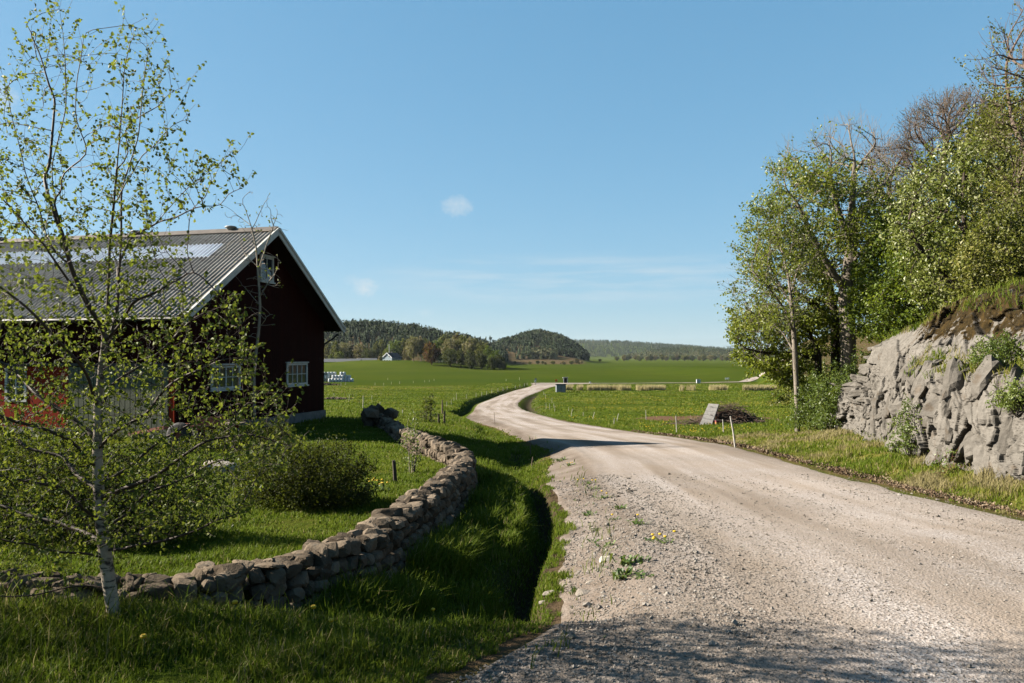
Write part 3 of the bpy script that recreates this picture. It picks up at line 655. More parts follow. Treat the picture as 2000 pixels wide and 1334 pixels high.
class Wood:
    """skeleton -> radii by the pipe rule, tube mesh, leaf sites"""
    def __init__(s, P, par, rbase, rtip, smooth=2):
        n = len(P); s.par = par; r = np.zeros(n); nt = np.zeros(n, int); kids = [[] for _ in range(n)]
        for i in range(n - 1, 0, -1):
            if par[i] >= 0: kids[par[i]].append(i)
        s.kids = kids; order = range(n - 1, -1, -1)
        tips = sum(1 for k in kids if not k); e = max(1.6, math.log(max(tips, 2)) / math.log(rbase / rtip))
        for i in order: r[i] = rtip if not kids[i] else sum(r[k] ** e for k in kids[i]) ** (1 / e)
        s.r = r; s.main = np.array([max(k, key=lambda j: r[j]) if k else -1 for k in kids])
        P = P.copy()
        for _ in range(smooth):
            Q = P.copy(); m = (par >= 0) & (s.main >= 0); Q[m] = .5 * P[m] + .25 * P[par[m]] + .25 * P[s.main[m]]; P = Q
        s.P = P; D = np.zeros_like(P); m = par >= 0; D[m] = P[m] - P[par[m]]; D[~m] = (0, 0, 1)
        mm = s.main >= 0; D2 = D.copy(); 
        ln = np.linalg.norm(D, axis=1, keepdims=True) + 1e-9; D = D / ln; D2 = D.copy(); D2[mm] = D[mm] + D[s.main[mm]]; s.D = D2 / (np.linalg.norm(D2, axis=1, keepdims=True) + 1e-9); s.d0 = D
    def mesh(s, name, mat, parent, minr=0.0, big=.05):
        Vs, Q, rad, n = [], [], [], 0; idx = np.nonzero((s.par >= 0) & (s.r > minr))[0]
        for (lo, hi, k) in ((0, .006, 3), (.006, big, 5), (big, 9, 10)):
            I = idx[(s.r[idx] >= lo) & (s.r[idx] < hi)]
            if not len(I): continue
            p = s.par[I]; ismain = s.main[p] == I
            dA = np.where(ismain[:, None], s.D[p], s.d0[I]); dB = s.D[I]
            rA = np.where(ismain, s.r[p], s.r[I] * 1.25); rB = s.r[I]
            def ring(c, d, r):
                ref = np.tile([.31, .93, .17], (len(d), 1)); e1 = np.cross(d, ref); e1 /= np.linalg.norm(e1, axis=1, keepdims=True) + 1e-9; e2 = np.cross(d, e1)
                an = np.arange(k) * 2 * np.pi / k
                return c[:, None] + r[:, None, None] * (e1[:, None] * np.cos(an)[None, :, None] + e2[:, None] * np.sin(an)[None, :, None])
            V = np.concatenate((ring(s.P[p], dA, rA), ring(s.P[I], dB, rB)), 1); m = len(I)
            a = np.arange(m)[:, None] * 2 * k + np.arange(k)[None]; b = np.arange(m)[:, None] * 2 * k + (np.arange(k)[None] + 1) % k
            Q.append(np.stack((a, b, b + k, a + k), -1).reshape(-1, 4) + n); Vs.append(V.reshape(-1, 3)); n += m * 2 * k
            rad.append(np.repeat(np.stack((rA, rB), 1).reshape(-1), k))
        return mesh_np(name, np.concatenate(Vs), np.concatenate(Q), mat, parent, smooth=True, attrs=dict(rad=('POINT', np.concatenate(rad))))
def leaf_mesh(name, C, size, mat, parent=None, kind='diamond', up=.5, droop=.0, rs=0, dirs=None, fold=.25, extra=None, width=.62):
    """C: leaf base points. two folded halves each"""
    rg = np.random.default_rng(rs); n = len(C); size = np.broadcast_to(size, (n,))
    d = rg.normal(size=(n, 3)); 
    if dirs is not None: d = d * .8 + dirs
    d[:, 2] -= droop; d /= np.linalg.norm(d, axis=1, keepdims=True) + 1e-9
    nn = rg.normal(size=(n, 3)); nn[:, 2] += up * 2; s_ = np.cross(d, nn); s_ /= np.linalg.norm(s_, axis=1, keepdims=True) + 1e-9; u = np.cross(s_, d)
    L = size[:, None]; w = L * width * .5; f = w * fold * 2
    if kind == 'ovate':
        V = np.stack((C, C + d * L * .28 - s_ * w + u * f, C + d * L * .62 - s_ * w * .8 + u * f * .8, C + d * L - u * L * .08, C + d * L * .62 + s_ * w * .8 + u * f * .8, C + d * L * .28 + s_ * w + u * f), 1)
        a = np.arange(n)[:, None] * 6; Q = np.concatenate((a + [[0, 1, 2, 3]], a + [[0, 3, 4, 5]]), 1).reshape(-1, 4)
    else:
        V = np.stack((C, C + d * L * .45 - s_ * w + u * f, C + d * L, C + d * L * .5 + s_ * w + u * f), 1)
        a = np.arange(n)[:, None] * 4; Q = np.concatenate((a + [[0, 1, 2]], a + [[0, 2, 3]]), 1).reshape(-1, 3)
    rnd = np.repeat(rg.random(n) if extra is None else np.clip(extra + rg.normal(size=n) * .15, 0, 1), 2)
    return mesh_np(name, V.reshape(-1, 3), Q, mat, parent, attrs=dict(rnd=('FACE', rnd)))
def inside_poly(u, v, poly):
    c = np.zeros(len(u), bool); j = len(poly) - 1
    for i in range(len(poly)):
        (x1, y1), (x2, y2) = poly[i], poly[j]
        with np.errstate(divide='ignore', invalid='ignore'):
            c ^= ((y1 > v) != (y2 > v)) & (u < (x2 - x1) * (v - y1) / (y2 - y1 + 1e-12) + x1)
        j = i
    return c
def bark(name, c, c2, scale=8, stretch=.25):
    c = tuple(x * .65 for x in c); c2 = tuple(x * .65 for x in c2); t = NT(name); v = t.map(t.obj(), (1, 1, stretch)); n = t.noise(scale, 6, .7, v)
    return t.done(t.ramp(n, [(.3, c), (.7, c2)]), .9, t.bump(t.noise(scale * 3, 5, .7, v), .8, .03), .1)
def birch_bark():
    t = NT('birch_bark'); P = t.obj(); r = t.attr('rad')
    lent = t.noise(1.0, 4, .7, t.map(P, (9, 9, 60))); blot = t.noise(1.0, 4, .6, t.map(P, (5, 5, 9)))
    white = t.ramp(t.noise(14, 4, .6), [(.3, (.17, .138, .105)), (.6, (.27, .228, .178)), (.8, (.19, .122, .08))])
    k = t.math('MAXIMUM', t.ramp(lent, [(.57, 0.0), (.62, 1.0)]), t.ramp(blot, [(.55, 0.0), (.62, 1.0)]))
    col = t.mix(k, white, (.025, .02, .017))
    col = t.mix(t.ramp(r, [(.016, 0.0), (.027, 1.0)]), (.035, .024, .017), col)
    return t.done(col, .7, t.bump(lent, .3, .004), .2)
M['birch_bark'] = birch_bark()
M['birch_leaf'] = leafmat('birch_leaf', [(.035, .055, .008), (.065, .095, .013), (.11, .138, .020), (.18, .19, .035)], .38, .6, .15)
M['twig_grey'] = bark('grey_twig_bark', (.13, .115, .095), (.24, .215, .18))
M['dark_bark'] = bark('dark_bark', (.03, .024, .018), (.075, .06, .048))
M['sapling_bark'] = bark('sapling_bark', (.20, .165, .13), (.36, .31, .25), 12)

def build_birch():
    base = ground_px(228, 1226); d0 = base.y
    root = empty('birch_tree', base); tag(root, 'young birch with pale peeling trunk in front of the stone wall', 'tree')
    W0 = np.array(base)
    def line(pts):
        # (u, v, depth offset) polyline -> points every few cm, relative to the base
        p = np.array([np.array(at(u, v, d0 + dd)) - W0 for u, v, dd in pts]); out = []
        for a, b in zip(p[:-1], p[1:]):
            k = max(1, int(np.linalg.norm(b - a) / .045))
            out += [a + (b - a) * i / k for i in range(k)]
        return out + [p[-1]]
    stems = [
     [(228,1232,0),(222,1195,0),(213,1140,0),(205,1080,0),(197,1010,0),(191,930,.0),(190,850,.01),(192,780,.02),(200,710,.02),(207,640,.02),(212,560,.02),(214,480,.0),(222,400,-.02),(228,330,-.03),(237,225,-.05),(243,131,-.06),(262,52,-.08)],
     [(203,690,.02),(222,610,.10),(228,540,.13),(232,487,.15),(243,380,.17),(262,270,.2),(281,150,.22),(293,95,.24),(313,66,.25)],
     [(207,655,.02),(187,628,-.06),(160,570,-.12),(139,516,-.16),(124,450,-.2),(112,400,-.22),(112,330,-.22),(118,240,-.2),(120,150,-.2),(121,60,-.2),(118,12,-.2)],
     [(112,385,-.22),(160,300,-.3),(150,220,-.33),(155,150,-.36),(165,90,-.38),(178,62,-.4)],
     [(124,455,-.2),(80,340,-.12),(110,190,-.05),(75,95,0),(50,40,.02)],
     [(139,520,-.16),(85,440,-.26),(45,330,-.35),(25,225,-.4),(12,165,-.42)],
     [(228,330,-.03),(260,250,.05),(330,190,.1),(358,168,.12)],
     [(222,400,-.02),(280,300,.05),(330,245,.08),(362,222,.1)],
     [(228,540,.13),(262,460,.2),(307,438,.25),(352,390,.3),(405,338,.33),(461,290,.36)],
     [(300,441,.25),(360,420,.2),(410,405,.17),(468,372,.15)],
     [(160,572,-.12),(100,490,-.3),(45,420,-.42),(-30,350,-.5),(-90,290,-.55)],
     [(205,665,.02),(250,600,-.15),(320,560,-.3),(380,530,-.4),(440,585,-.45)],
     [(192,790,.02),(150,720,-.2),(80,640,-.4),(0,560,-.5),(-70,500,-.55)],
     [(192,800,.02),(250,730,.15),(330,660,.3),(400,610,.35),(450,585,.4)],
     [(190,860,.01),(110,790,.15),(30,720,.3),(-60,650,.4),(-120,610,.45)],
     [(191,885,.0),(270,820,-.15),(350,745,-.3),(430,700,-.4),(500,690,-.42)],
     [(190,915,.0),(135,861,-.2),(60,830,-.35),(0,805,-.45),(-100,745,-.55)],
     [(192,950,.0),(280,890,.2),(380,830,.35),(470,790,.45),(555,785,.5)],
     [(193,965,.0),(110,900,.25),(20,850,.4),(-90,800,.5)],
     [(195,985,.0),(290,930,-.2),(400,860,-.35),(500,850,-.4),(580,872,-.42)],
     [(197,1010,.0),(120,960,-.2),(30,935,-.4),(-110,900,-.5)],
     [(200,1040,.0),(270,990,.2),(360,930,.35),(450,900,.45)],
     [(205,1085,.0),(265,1063,-.1),(330,1045,-.2),(400,1020,-.28),(480,1004,-.33)],
     [(203,1060,.0),(120,1020,.2),(20,990,.35),(-90,960,.45)],
     [(206,1100,.0),(140,1075,-.15),(50,1060,-.3),(-70,1040,-.4)],
     [(213,1150,.0),(150,1156,-.1),(60,1160,-.2),(-20,1165,-.25)],
    ]
    pos, par = [], []
    for k, s in enumerate(stems):
        L = line(s)
        if k == 0:
            pos += L; par += [-1] + list(range(len(L) - 1))
        else:
            P = np.array(pos); j = int(((P - L[0]) ** 2).sum(1).argmin()); b = len(pos)
            rg = np.random.default_rng(k); n = len(L); amp = .02
            wob = np.stack([amp * np.interp(np.arange(n), np.linspace(0, n, 7), rg.normal(size=7)) for _ in range(3)], 1)
            L = [q + w_ for q, w_ in zip(L, wob)]
            pos += L[1:]; par += [j] + list(range(b, b + n - 2))
    hull = [(120,0),(60,30),(38,100),(5,170),(-60,270),(-120,400),(-170,600),(-180,800),(-160,1000),(-90,1140),(150,1165),(200,1120),(260,1085),(480,1010),(590,885),(570,790),(500,700),(460,600),(370,555),(335,480),(400,425),(470,385),(470,285),(380,330),(362,215),(320,60),(270,45),(180,50)]
    rg = np.random.default_rng(11); uv = rg.uniform([-190, 0], [600, 1170], (16000, 2))
    m = inside_poly(uv[:, 0], uv[:, 1], hull); dens = np.interp(uv[:, 1], [0, 300, 520, 640, 900, 1080, 1170], [.22, .33, .42, 1, 1, .7, .3]); m &= rg.random(len(uv)) < dens * .6
    uv = uv[m]; half = np.interp(uv[:, 1], [0, 200, 500, 800, 1050, 1170], [.3, .5, .75, .95, .85, .4]); dd = np.clip(rg.normal(size=len(uv)) * .5, -1, 1) * half
    A = np.array([np.array(at(u, v, d0 + k)) - W0 for (u, v), k in zip(uv, dd)])
    A = A[A[:, 2] > .15]
    P, par = grow(A, pos, par, .042, .34, .058, 80, (0, 0, .42), 3, 26000)
    P, par = add_twigs(P, par, 1500, .17, 4, None, .55, .45, 4, (0, 0, 1.6))
    w = Wood(P, par, .041, .0011, 1)
    zz = np.clip(w.P[:, 2], 0, 4); w.r *= 1.0
    w.mesh('trunk', M['birch_bark'], root, 0, .012)
    tw = np.nonzero((w.r < .0042) & (w.par >= 0))[0]
    rg = np.random.default_rng(5); pick = []
    for i in tw:
        k = rg.poisson(1.05 if w.P[i, 2] > 2.3 else .72)
        if not w.kids[i]: k += rg.integers(2, 4)
        pick += [i] * k
    pick = np.array(pick); C = w.P[pick] + rg.normal(size=(len(pick), 3)) * .010
    sz = rg.uniform(.018, .033, len(pick)) * np.interp(C[:, 2], [0, 2.2, 4], [1.05, 1, .85])
    leaf_mesh('crown', C, sz, M['birch_leaf'], root, 'ovate', .25, .55, 8, w.d0[pick] * .6, .22, width=.78)
    print('birch nodes', len(P), 'leaves', len(C))
    return root
BIRCH = build_birch()
# its neighbour just outside the picture, whose shade falls across the front bank
o = copy_tree(BIRCH); o.location = (-7.5, 5.15, zat(-7.5, 5.15)); o.rotation_euler = (0, 0, 2.1); o.scale = (1.15,) * 3; o['label'] = 'second young birch, outside the picture left of the first'

def build_sapling():
    base = ground_px(497, 846); root = empty('bare_sapling', base); tag(root, 'thin nearly leafless sapling standing against the barn gable', 'tree'); d0 = base.y; W0 = np.array(base)
    pts = lambda L: [np.array(at(u, v, d0 + dd)) - W0 for u, v, dd in L]
    stems = [[(497,850,0),(497,800,0),(496,740,0),(500,690,0),(506,640,0),(508,600,0),(506,560,0),(503,520,0),(500,480,0),(490,440,0),(478,405,0),(472,388,0)],
      [(506,595,0),(485,570,.3),(466,546,.5)], [(507,580,0),(522,555,-.3),(540,530,-.5),(545,512,-.6)], [(504,530,0),(520,480,.2),(535,440,.3),(543,410,.4)],
      [(500,480,0),(486,462,-.3),(470,440,-.5)], [(507,640,0),(518,625,-.2),(527,612,-.3)], [(495,445,0),(505,420,.2),(515,400,.3)], [(490,440,0),(470,425,.3),(452,410,.5)],
      [(503,520,0),(480,500,.3),(468,470,.5)], [(522,555,-.3),(535,560,-.5),(548,548,-.7)], [(535,440,.3),(528,425,.2),(530,412,.1)], [(497,700,0),(480,690,.2),(470,670,.3)]]
    pos, par = [], []
    for k, s in enumerate(stems):
        p = pts(s); L = []
        for a, b in zip(p[:-1], p[1:]):
            n = max(1, int(np.linalg.norm(b - a) / .12)); L += [a + (b - a) * i / n for i in range(n)]
        L.append(p[-1])
        if k == 0: pos += L; par += [-1] + list(range(len(L) - 1))
        else:
            j = int(((np.array(pos) - L[0]) ** 2).sum(1).argmin()); b = len(pos); pos += L[1:]; par += [j] + list(range(b, b + len(L) - 2))
    rg = np.random.default_rng(2); A = np.array(pos)[rg.integers(20, len(pos), 150)] + rg.normal(size=(150, 3)) * (.3, .3, .3) + (0, 0, .2)
    A = A[A[:, 2] > 2.6]
    P, par = grow(A, pos, par, .12, .9, .12, 14, (0, 0, .2), 1); w = Wood(P, par, .05, .007, 1)
    w.mesh('trunk', M['sapling_bark'], root, 0, .02)
    tips = np.array([i for i in range(len(P)) if not w.kids[i]]); C = np.repeat(w.P[tips], 2, 0) + rg.normal(size=(2 * len(tips), 3)) * .04; C = C[rg.random(len(C)) < .5]
    leaf_mesh('crown', C, .09, M['birch_leaf'], root, 'ovate', .3, .2, 3)
build_sapling()

def bush(name, base, rx, ry, h, label, leafm, barkm, nattr=500, leaves=5000, lsize=.05, stems=9, group=None, rs=1, cat='bush', step=.09, rt=.0025, rb=.022, fill=.55, shape=None, up=.3):
    root = empty(name, base); tag(root, label, cat, group); rg = np.random.default_rng(rs)
    A = rg.normal(size=(nattr * 4, 3)); A /= np.linalg.norm(A, axis=1, keepdims=True); A *= (rg.random((len(A), 1)) ** (fill)); A[:, 2] = np.abs(A[:, 2]) 
    lump = 1 + .35 * fbm(A[:, 0] * 2 + rs, A[:, 1] * 2, A[:, 2] * 2, 3, rs) * 2; A = A[:nattr] * lump[:nattr, None] * (rx, ry, h); A[:, 2] += .06
    pos = [(0, 0, -.1)]; par = [-1]
    for k in range(stems):
        a = rg.uniform(0, 6.28); q = rg.uniform(.1, .6); p = np.array([math.cos(a) * rx * q * .6, math.sin(a) * ry * q * .6, 0.0]); b = len(pos)
        L = [p, p * 1.15 + (0, 0, h * .14), p * 1.3 + (0, 0, h * .28)]; pos += L; par += [0, b, b + 1]
    P, par = grow(A, pos, par, step, max(rx, h) * .6, step * 1.3, 60, (0, 0, .12), rs, 12000)
    w = Wood(P, par, rb * 2, rt, 1); w.r = np.minimum(w.r, rb)
    w.mesh('stems', barkm, root)
    tw = np.nonzero((w.r < rb * .6) & (w.P[:, 2] > h * .08))[0]
    pk = tw[rg.integers(0, len(tw), leaves)]; C = w.P[pk] + rg.normal(size=(leaves, 3)) * step * .55
    leaf_mesh('leaves', C, rg.uniform(.7, 1.25, leaves) * lsize, leafm, root, 'diamond', up, .1, rs, extra=vnoise(C[:, 0] * 3, C[:, 1] * 3, C[:, 2] * 3, rs))
    return root
M['shrub_leaf'] = leafmat('dark_shrub_leaf', [(.010, .014, .004), (.018, .026, .006), (.045, .056, .013)], .25, .6, .08)
M['shrub_bark'] = bark('shrub_bark', (.02, .016, .011), (.05, .042, .03), 20)
M['bush_leaf'] = leafmat('bush_leaf', [(.045, .070, .012), (.075, .115, .018), (.12, .160, .03)], .35, .45, .3)
b_ = ground_px(578, 1002)
bush('shrub', b_ + Vector((0, .5, 0)), 1.0, .8, .82, 'dense dark twiggy shrub on the lawn behind the stone wall', M['shrub_leaf'], M['shrub_bark'], 2400, 22000, .034, 34, rs=4, fill=.45)
b_ = ground_px(470, 985)
bush('shrub', b_ + Vector((.1, 1.0, 0)), .7, .6, .85, 'low thin shrub left of the dense dark shrub on the lawn', M['shrub_leaf'], M['shrub_bark'], 500, 2600, .032, 12, rs=14)
b_ = ground_px(60, 1075)
bush('shrub', b_ + Vector((0, .45, 0)), 1.75, .75, 1.2, 'wide dark shrub behind the birch trunk by the wall', M['shrub_leaf'], M['shrub_bark'], 2600, 22000, .036, 36, rs=6, fill=.45)
b_ = ground_px(640, 868)
for k, (u, v, s) in enumerate(((520, 872, 1.0), (430, 880, .8))):
    b_ = ground_px(u, v); bush('shrub', b_, 1.1 * s, .7, .75 * s, ('low scrubby shrub at the foot of the barn gable', 'small scrubby shrub beside the red trailer')[k], M['shrub_leaf'], M['shrub_bark'], 350, 2200, .06, 10, rs=20 + k, step=.12, rt=.004)
# planted sapling with stakes on the lawn
b_ = ground_px(801, 924)
bush('planted_sapling', b_, .26, .22, 1.15, 'small planted sapling beside a stake near the wall corner', M['bush_leaf'], M['sapling_bark'], 130, 420, .05, 2, rs=31, cat='sapling', step=.08, rb=.012)
# ---------------------------------------------------------------- stones
def ico(sub):
    import bmesh
    bm = bmesh.new(); bmesh.ops.create_icosphere(bm, subdivisions=sub, radius=1); V = np.array([v.co[:] for v in bm.verts]); Fc = np.array([[v.index for v in f.verts] for f in bm.faces]); bm.free(); return V, Fc
ICO = {k: ico(k) for k in (1, 2, 3)}
def stone(rg, size, sub=2, planes=9, soft=26.0):
    """a broken, slightly rounded block"""
    D, Fc = ICO[sub]; n = rg.normal(size=(planes, 3)); n /= np.linalg.norm(n, axis=1, keepdims=True); n = np.vstack((n, np.eye(3), -np.eye(3))); off = np.concatenate((rg.uniform(.62, 1.0, planes), rg.uniform(.75, 1, 6)))
    k = np.maximum(D @ n.T, .02) / off; r = 1 / (np.sum(k ** soft, 1) ** (1 / soft))
    V = D * r[:, None]; V = V * (1 + .06 * (vnoise(V[:, 0] * 4 + size[0] * 99, V[:, 1] * 4, V[:, 2] * 4, 3)[:, None] - .5))
    a, b, c = rg.uniform(-.25, .25), rg.uniform(-.25, .25), rg.uniform(0, 6.28)
    V = V * np.array(size)
    for ang, (i, j) in ((a, (1, 2)), (b, (0, 2)), (c if size[0] == size[1] else rg.uniform(-.3, .3), (0, 1))):
        ca, sa = math.cos(ang), math.sin(ang); V[:, [i, j]] = np.stack((V[:, i] * ca - V[:, j] * sa, V[:, i] * sa + V[:, j] * ca), 1)
    return V, Fc
def stone_mat(name, lo, hi, tint):
    lo, hi, tint = (tuple(x * f_ for x, f_ in zip(c, (.64, .61, .57))) if True else tuple(x * .62 for x in c) for c in (lo, hi, tint)); t = NT(name); P = t.geo(); n = t.noise(4, 5, .65, P); n2 = t.noise(22, 4, .7, P); oi = t.n('ShaderNodeObjectInfo').outputs['Random']; at_ = t.attr('rnd')
    k = t.math('ADD', t.math('MULTIPLY', n, .6), t.math('MULTIPLY', t.math('FRACT', t.math('ADD', oi, at_)), .5))
    c = t.ramp(k, [(.25, lo), (.55, tuple((a + b) / 2 for a, b in zip(lo, hi))), (.85, hi)])
    c = t.mix(t.ramp(n2, [(.6, 0.0), (.72, .55)]), c, tint)
    c = t.mix(t.ramp(t.noise(9, 4, .6, P), [(.58, 0.0), (.66, .5)]), c, (.05, .05, .045))
    return t.done(c, .9, t.bump(n2, .6, .02, t.bump(n, .5, .05)), .0)
M['stone'] = stone_mat('fieldstone', (0.0396, 0.0334, 0.0273), (0.205, 0.172, 0.138), (0.24, 0.22, 0.18))
M['rubble'] = stone_mat('pale_rubble', (.18, .165, .15), (.46, .43, .39), (.48, .46, .42))
# wall line: (u, v of the top, distance)
WALL = [(-330, 1128, 5.55), (0, 1130, 5.62), (230, 1143, 5.66), (330, 1136, 5.72), (440, 1112, 5.95), (540, 1100, 6.25), (620, 1068, 6.75), (700, 1050, 7.3), (760, 1012, 8.2), (805, 980, 9.3), (850, 947, 10.7), (880, 925, 12.2), (900, 907, 13.6), (905, 888, 15.6), (885, 872, 17.4), (855, 862, 19.3), (820, 850, 21.5), (790, 838, 25), (770, 828, 28.5), (745, 812, 32)]
def build_wall():
    base = Vector((-1.4, 9.5, -.6)); root = empty('stone_wall', base); B = np.array(base)
    tag(root, 'long curving dry stone wall between the lawn and the roadside ditch', 'stone wall')
    pts = np.array([at(*p)[:] for p in WALL]); seg = np.linalg.norm(np.diff(pts[:, :2], axis=0), axis=1); S_ = np.concatenate(([0], np.cumsum(seg)))
    rg = np.random.default_rng(17); items = []
    def P_at(s): return np.array([np.interp(s, S_, pts[:, k]) for k in range(3)])
    s = 0.0
    while s < S_[-1]:
        p = P_at(s); q = P_at(min(s + .1, S_[-1])); d = (q - p)[:2]; d /= np.linalg.norm(d) + 1e-9; nrm = np.array([d[1], -d[0]])   # to the road side
        y = p[1]; sc = np.interp(y, [5, 9, 16, 25, 33], [.54, .62, .84, 1.1, 1.4]); top = p[2]
        zr = zat(*(p[:2] + nrm * .45)); zl = zat(*(p[:2] - nrm * .45)); lo = min(zr, zl) - .1
        ang = math.atan2(d[1], d[0]); h = top - lo; nl = max(2, int(round(h / (.19 * sc))))
        step = rg.uniform(.15, .30) * sc
        for l in range(nl):
            f = (l + .5) / nl; cz = lo + h * f; thick = .17 + .10 * (1 - f)
            for side in (-1, 1):
                if side < 0 and cz < zl - .15: continue
                if rg.random() < .1 and l == nl - 1: continue
                w_ = rg.uniform(.8, 1.25) * step * .62; hh = h / nl * rg.uniform(.55, .75); dp = rg.uniform(.13, .2) * min(sc, 1.1)
                c = p[:2] + nrm * side * thick * .62 + d * rg.uniform(-.06, .06) * sc
                items.append((np.array([c[0], c[1], cz + (rg.uniform(-.05, .06) * sc if l == nl - 1 else 0)]), (w_, dp, hh), ang, l == nl - 1, y))
        # capstones: tilted blocks, some on edge
        big = rg.random()
        size = (step * rg.uniform(.5, .75), rg.uniform(.13, .25) * min(sc, 1.2), rg.uniform(.05, .10) * sc) if big < .58 else (step * rg.uniform(.34, .55), rg.uniform(.10, .18), rg.uniform(.10, .19) * sc)
        items.append((np.array([p[0] + nrm[0] * rg.uniform(-.08, .08), p[1] + nrm[1] * rg.uniform(-.08, .08), top - size[2] * .25]), size, ang + rg.uniform(-.2, .2), True, y))
        s += step
    # end heap
    e = P_at(S_[-1] - .6)
    for k in range(9):
        c = e + np.array([rg.uniform(-.9, .7), rg.uniform(-.6, .6), rg.uniform(-.4, .25)]); items.append((c, (rg.uniform(.25, .45), rg.uniform(.25, .4), rg.uniform(.25, .42)), rg.uniform(0, 3), False, 32))
    for u, v in ((716, 815), (740, 806), (757, 813)):
        c = np.array(at(u, v, 31.6)); items.append((c, (.28, .3, .42), rg.uniform(0, 3), False, 32))
    # the hundred that show largest become single stones, the rest one core
    def weight(it): return (it[1][0] * (it[1][2] + it[1][1]) / it[4] ** 1.5) * (3 if it[3] else .5) * (1 if it[0][0] / it[4] > -.66 else 0)
    order = sorted(range(len(items)), key=lambda i: -weight(items[i])); single = set(order[:100])
    cV, cF, cR, n = [], [], [], 0
    for i, (c, size, ang, cap, y) in enumerate(items):
        V, Fc = stone(rg, size, 3 if i in single and y < 12 else (2 if y < 22 else 1), planes=int(rg.integers(5, 10)))
        ca, sa = math.cos(ang), math.sin(ang); V = np.stack((V[:, 0] * ca - V[:, 1] * sa, V[:, 0] * sa + V[:, 1] * ca, V[:, 2]), 1)
        if i in single:
            o = mesh_np('stone', V, Fc, M['stone'], root, smooth=False); o.location = c - B
        else:
            cV.append(V + c - B); cF.append(Fc + n); n += len(V); cR.append(np.full(len(Fc), rg.random()))
    o = mesh_np('stone_core', np.concatenate(cV), np.concatenate(cF), M['stone'], root, attrs=dict(rnd=('FACE', np.concatenate(cR)))); o['kind'] = 'stuff'
build_wall()
def lone_stone(name, u, v, size, label, mat='stone', rs=0, sink=.35, cat='rock', z=None):
    p = ground_px(u, v); rg = np.random.default_rng(rs); V, Fc = stone(rg, size, 3, 12); o = mesh_np(name, V, Fc, M[mat]); o.location = p + Vector((0, 0, size[2] * (1 - 2 * sink))); tag(o, label, cat); return o
lone_stone('boulder', 424, 925, (.36, .3, .22), 'pale boulder lying on the lawn near the red trailer', 'rubble', 4)
for k, (u, v, sx, lab) in enumerate(((1183, 1098, .085, 'flat pale stone on the gravel shoulder left of the big weed clump'), (1140, 1163, .075, 'pale flat stone at the lower end of the gravel shoulder'), (1152, 1140, .05, 'small pale stone just above another at the end of the shoulder'), (1072, 1162, .07, 'wide pale stone at the edge of the dark ditch'), (1060, 1178, .04, 'small stone where the ditch meets the front grass'), (1418, 1132, .035, 'small light stone lying out on the gravel road'))):
    lone_stone('roadside_stone', u, v, (sx, sx * .8, sx * .4), lab, 'rubble', 40 + k, .3, 'stone')
# ---------------------------------------------------------------- rock outcrop
def cellnoise(u, v, seed):
    """jittered cells: returns F1, F2-F1, id hash, local offsets"""
    iu, iv = np.floor(u), np.floor(v); f1 = np.full(u.shape, 9.); f2 = f1.copy(); idh = np.zeros(u.shape); du = np.zeros(u.shape); dv = np.zeros(u.shape)
    for a in (-1, 0, 1):
        for b in (-1, 0, 1):
            cu, cv = iu + a, iv + b; z0 = np.zeros_like(cu); px = cu + .1 + .8 * _h(cu, cv, z0, seed); py = cv + .1 + .8 * _h(cu, cv, z0 + 1, seed); d = np.maximum(np.abs(u - px), np.abs(v - py)) * .6 + np.hypot(u - px, v - py) * .4
            m = d < f1; f2 = np.where(m, f1, np.minimum(f2, d)); h = _h(cu, cv, z0 + 2, seed); idh = np.where(m, h, idh); du = np.where(m, u - px, du); dv = np.where(m, v - py, dv); f1 = np.where(m, d, f1)
    return f1, f2 - f1, idh, du, dv
def rock_material():
    t = NT('granite_outcrop'); P = t.geo(); n = t.noise(1.6, 6, .65, P); n2 = t.noise(14, 5, .75, P); n3 = t.noise(5, 5, .7, t.map(P, (1, 1, 2.2)))
    c = t.ramp(n, [(.3, (0.0585, 0.0543, 0.0480)), (.55, (0.0892, 0.0826, 0.0731)), (.75, (0.1178, 0.1087, 0.0967))])
    c = t.mix(.35, c, t.ramp(n3, [(.3, (0.0357, 0.0317, 0.0263)), (.7, (0.1356, 0.1252, 0.1118))]))
    c = t.mix(t.ramp(n2, [(.62, 0.0), (.75, .6)]), c, (0.1642, 0.1548, 0.1382))
    c = t.mix(t.ramp(t.noise(2.6, 4, .6, P), [(.58, 0.0), (.68, .45)]), c, (0.0535, 0.0358, 0.0197))
    moss = t.ramp(t.noise(7, 5, .7, P), [(.3, (.006, .0045, .002)), (.48, (.016, .011, .004)), (.62, (.030, .019, .006)), (.74, (.022, .028, .007))])
    mk = t.ramp(t.math('ADD', t.attr('moss'), t.math('MULTIPLY', t.math('SUBTRACT', t.noise(3.0, 6, .72, P), .5), 2.6)), [(.47, 0.0), (.56, 1.0)])
    c = t.mix(t.ramp(t.noise(1.3, 6, .75, t.map(P, (1.6, 1.6, .7))), [(.55, 0.0), (.66, .55)]), c, (.055, .051, .044)); c = t.mix(mk, c, moss); c = t.mix(t.attr('crack'), c, (.024, .021, .017))
    b = t.bump(n2, .5, .03); b = t.bump(n3, .5, .05, b); b = t.bump(t.noise(40, 3, .7, P), .25, .01, b)
    return t.done(c, .95, b, .05)
M['rock'] = rock_material()
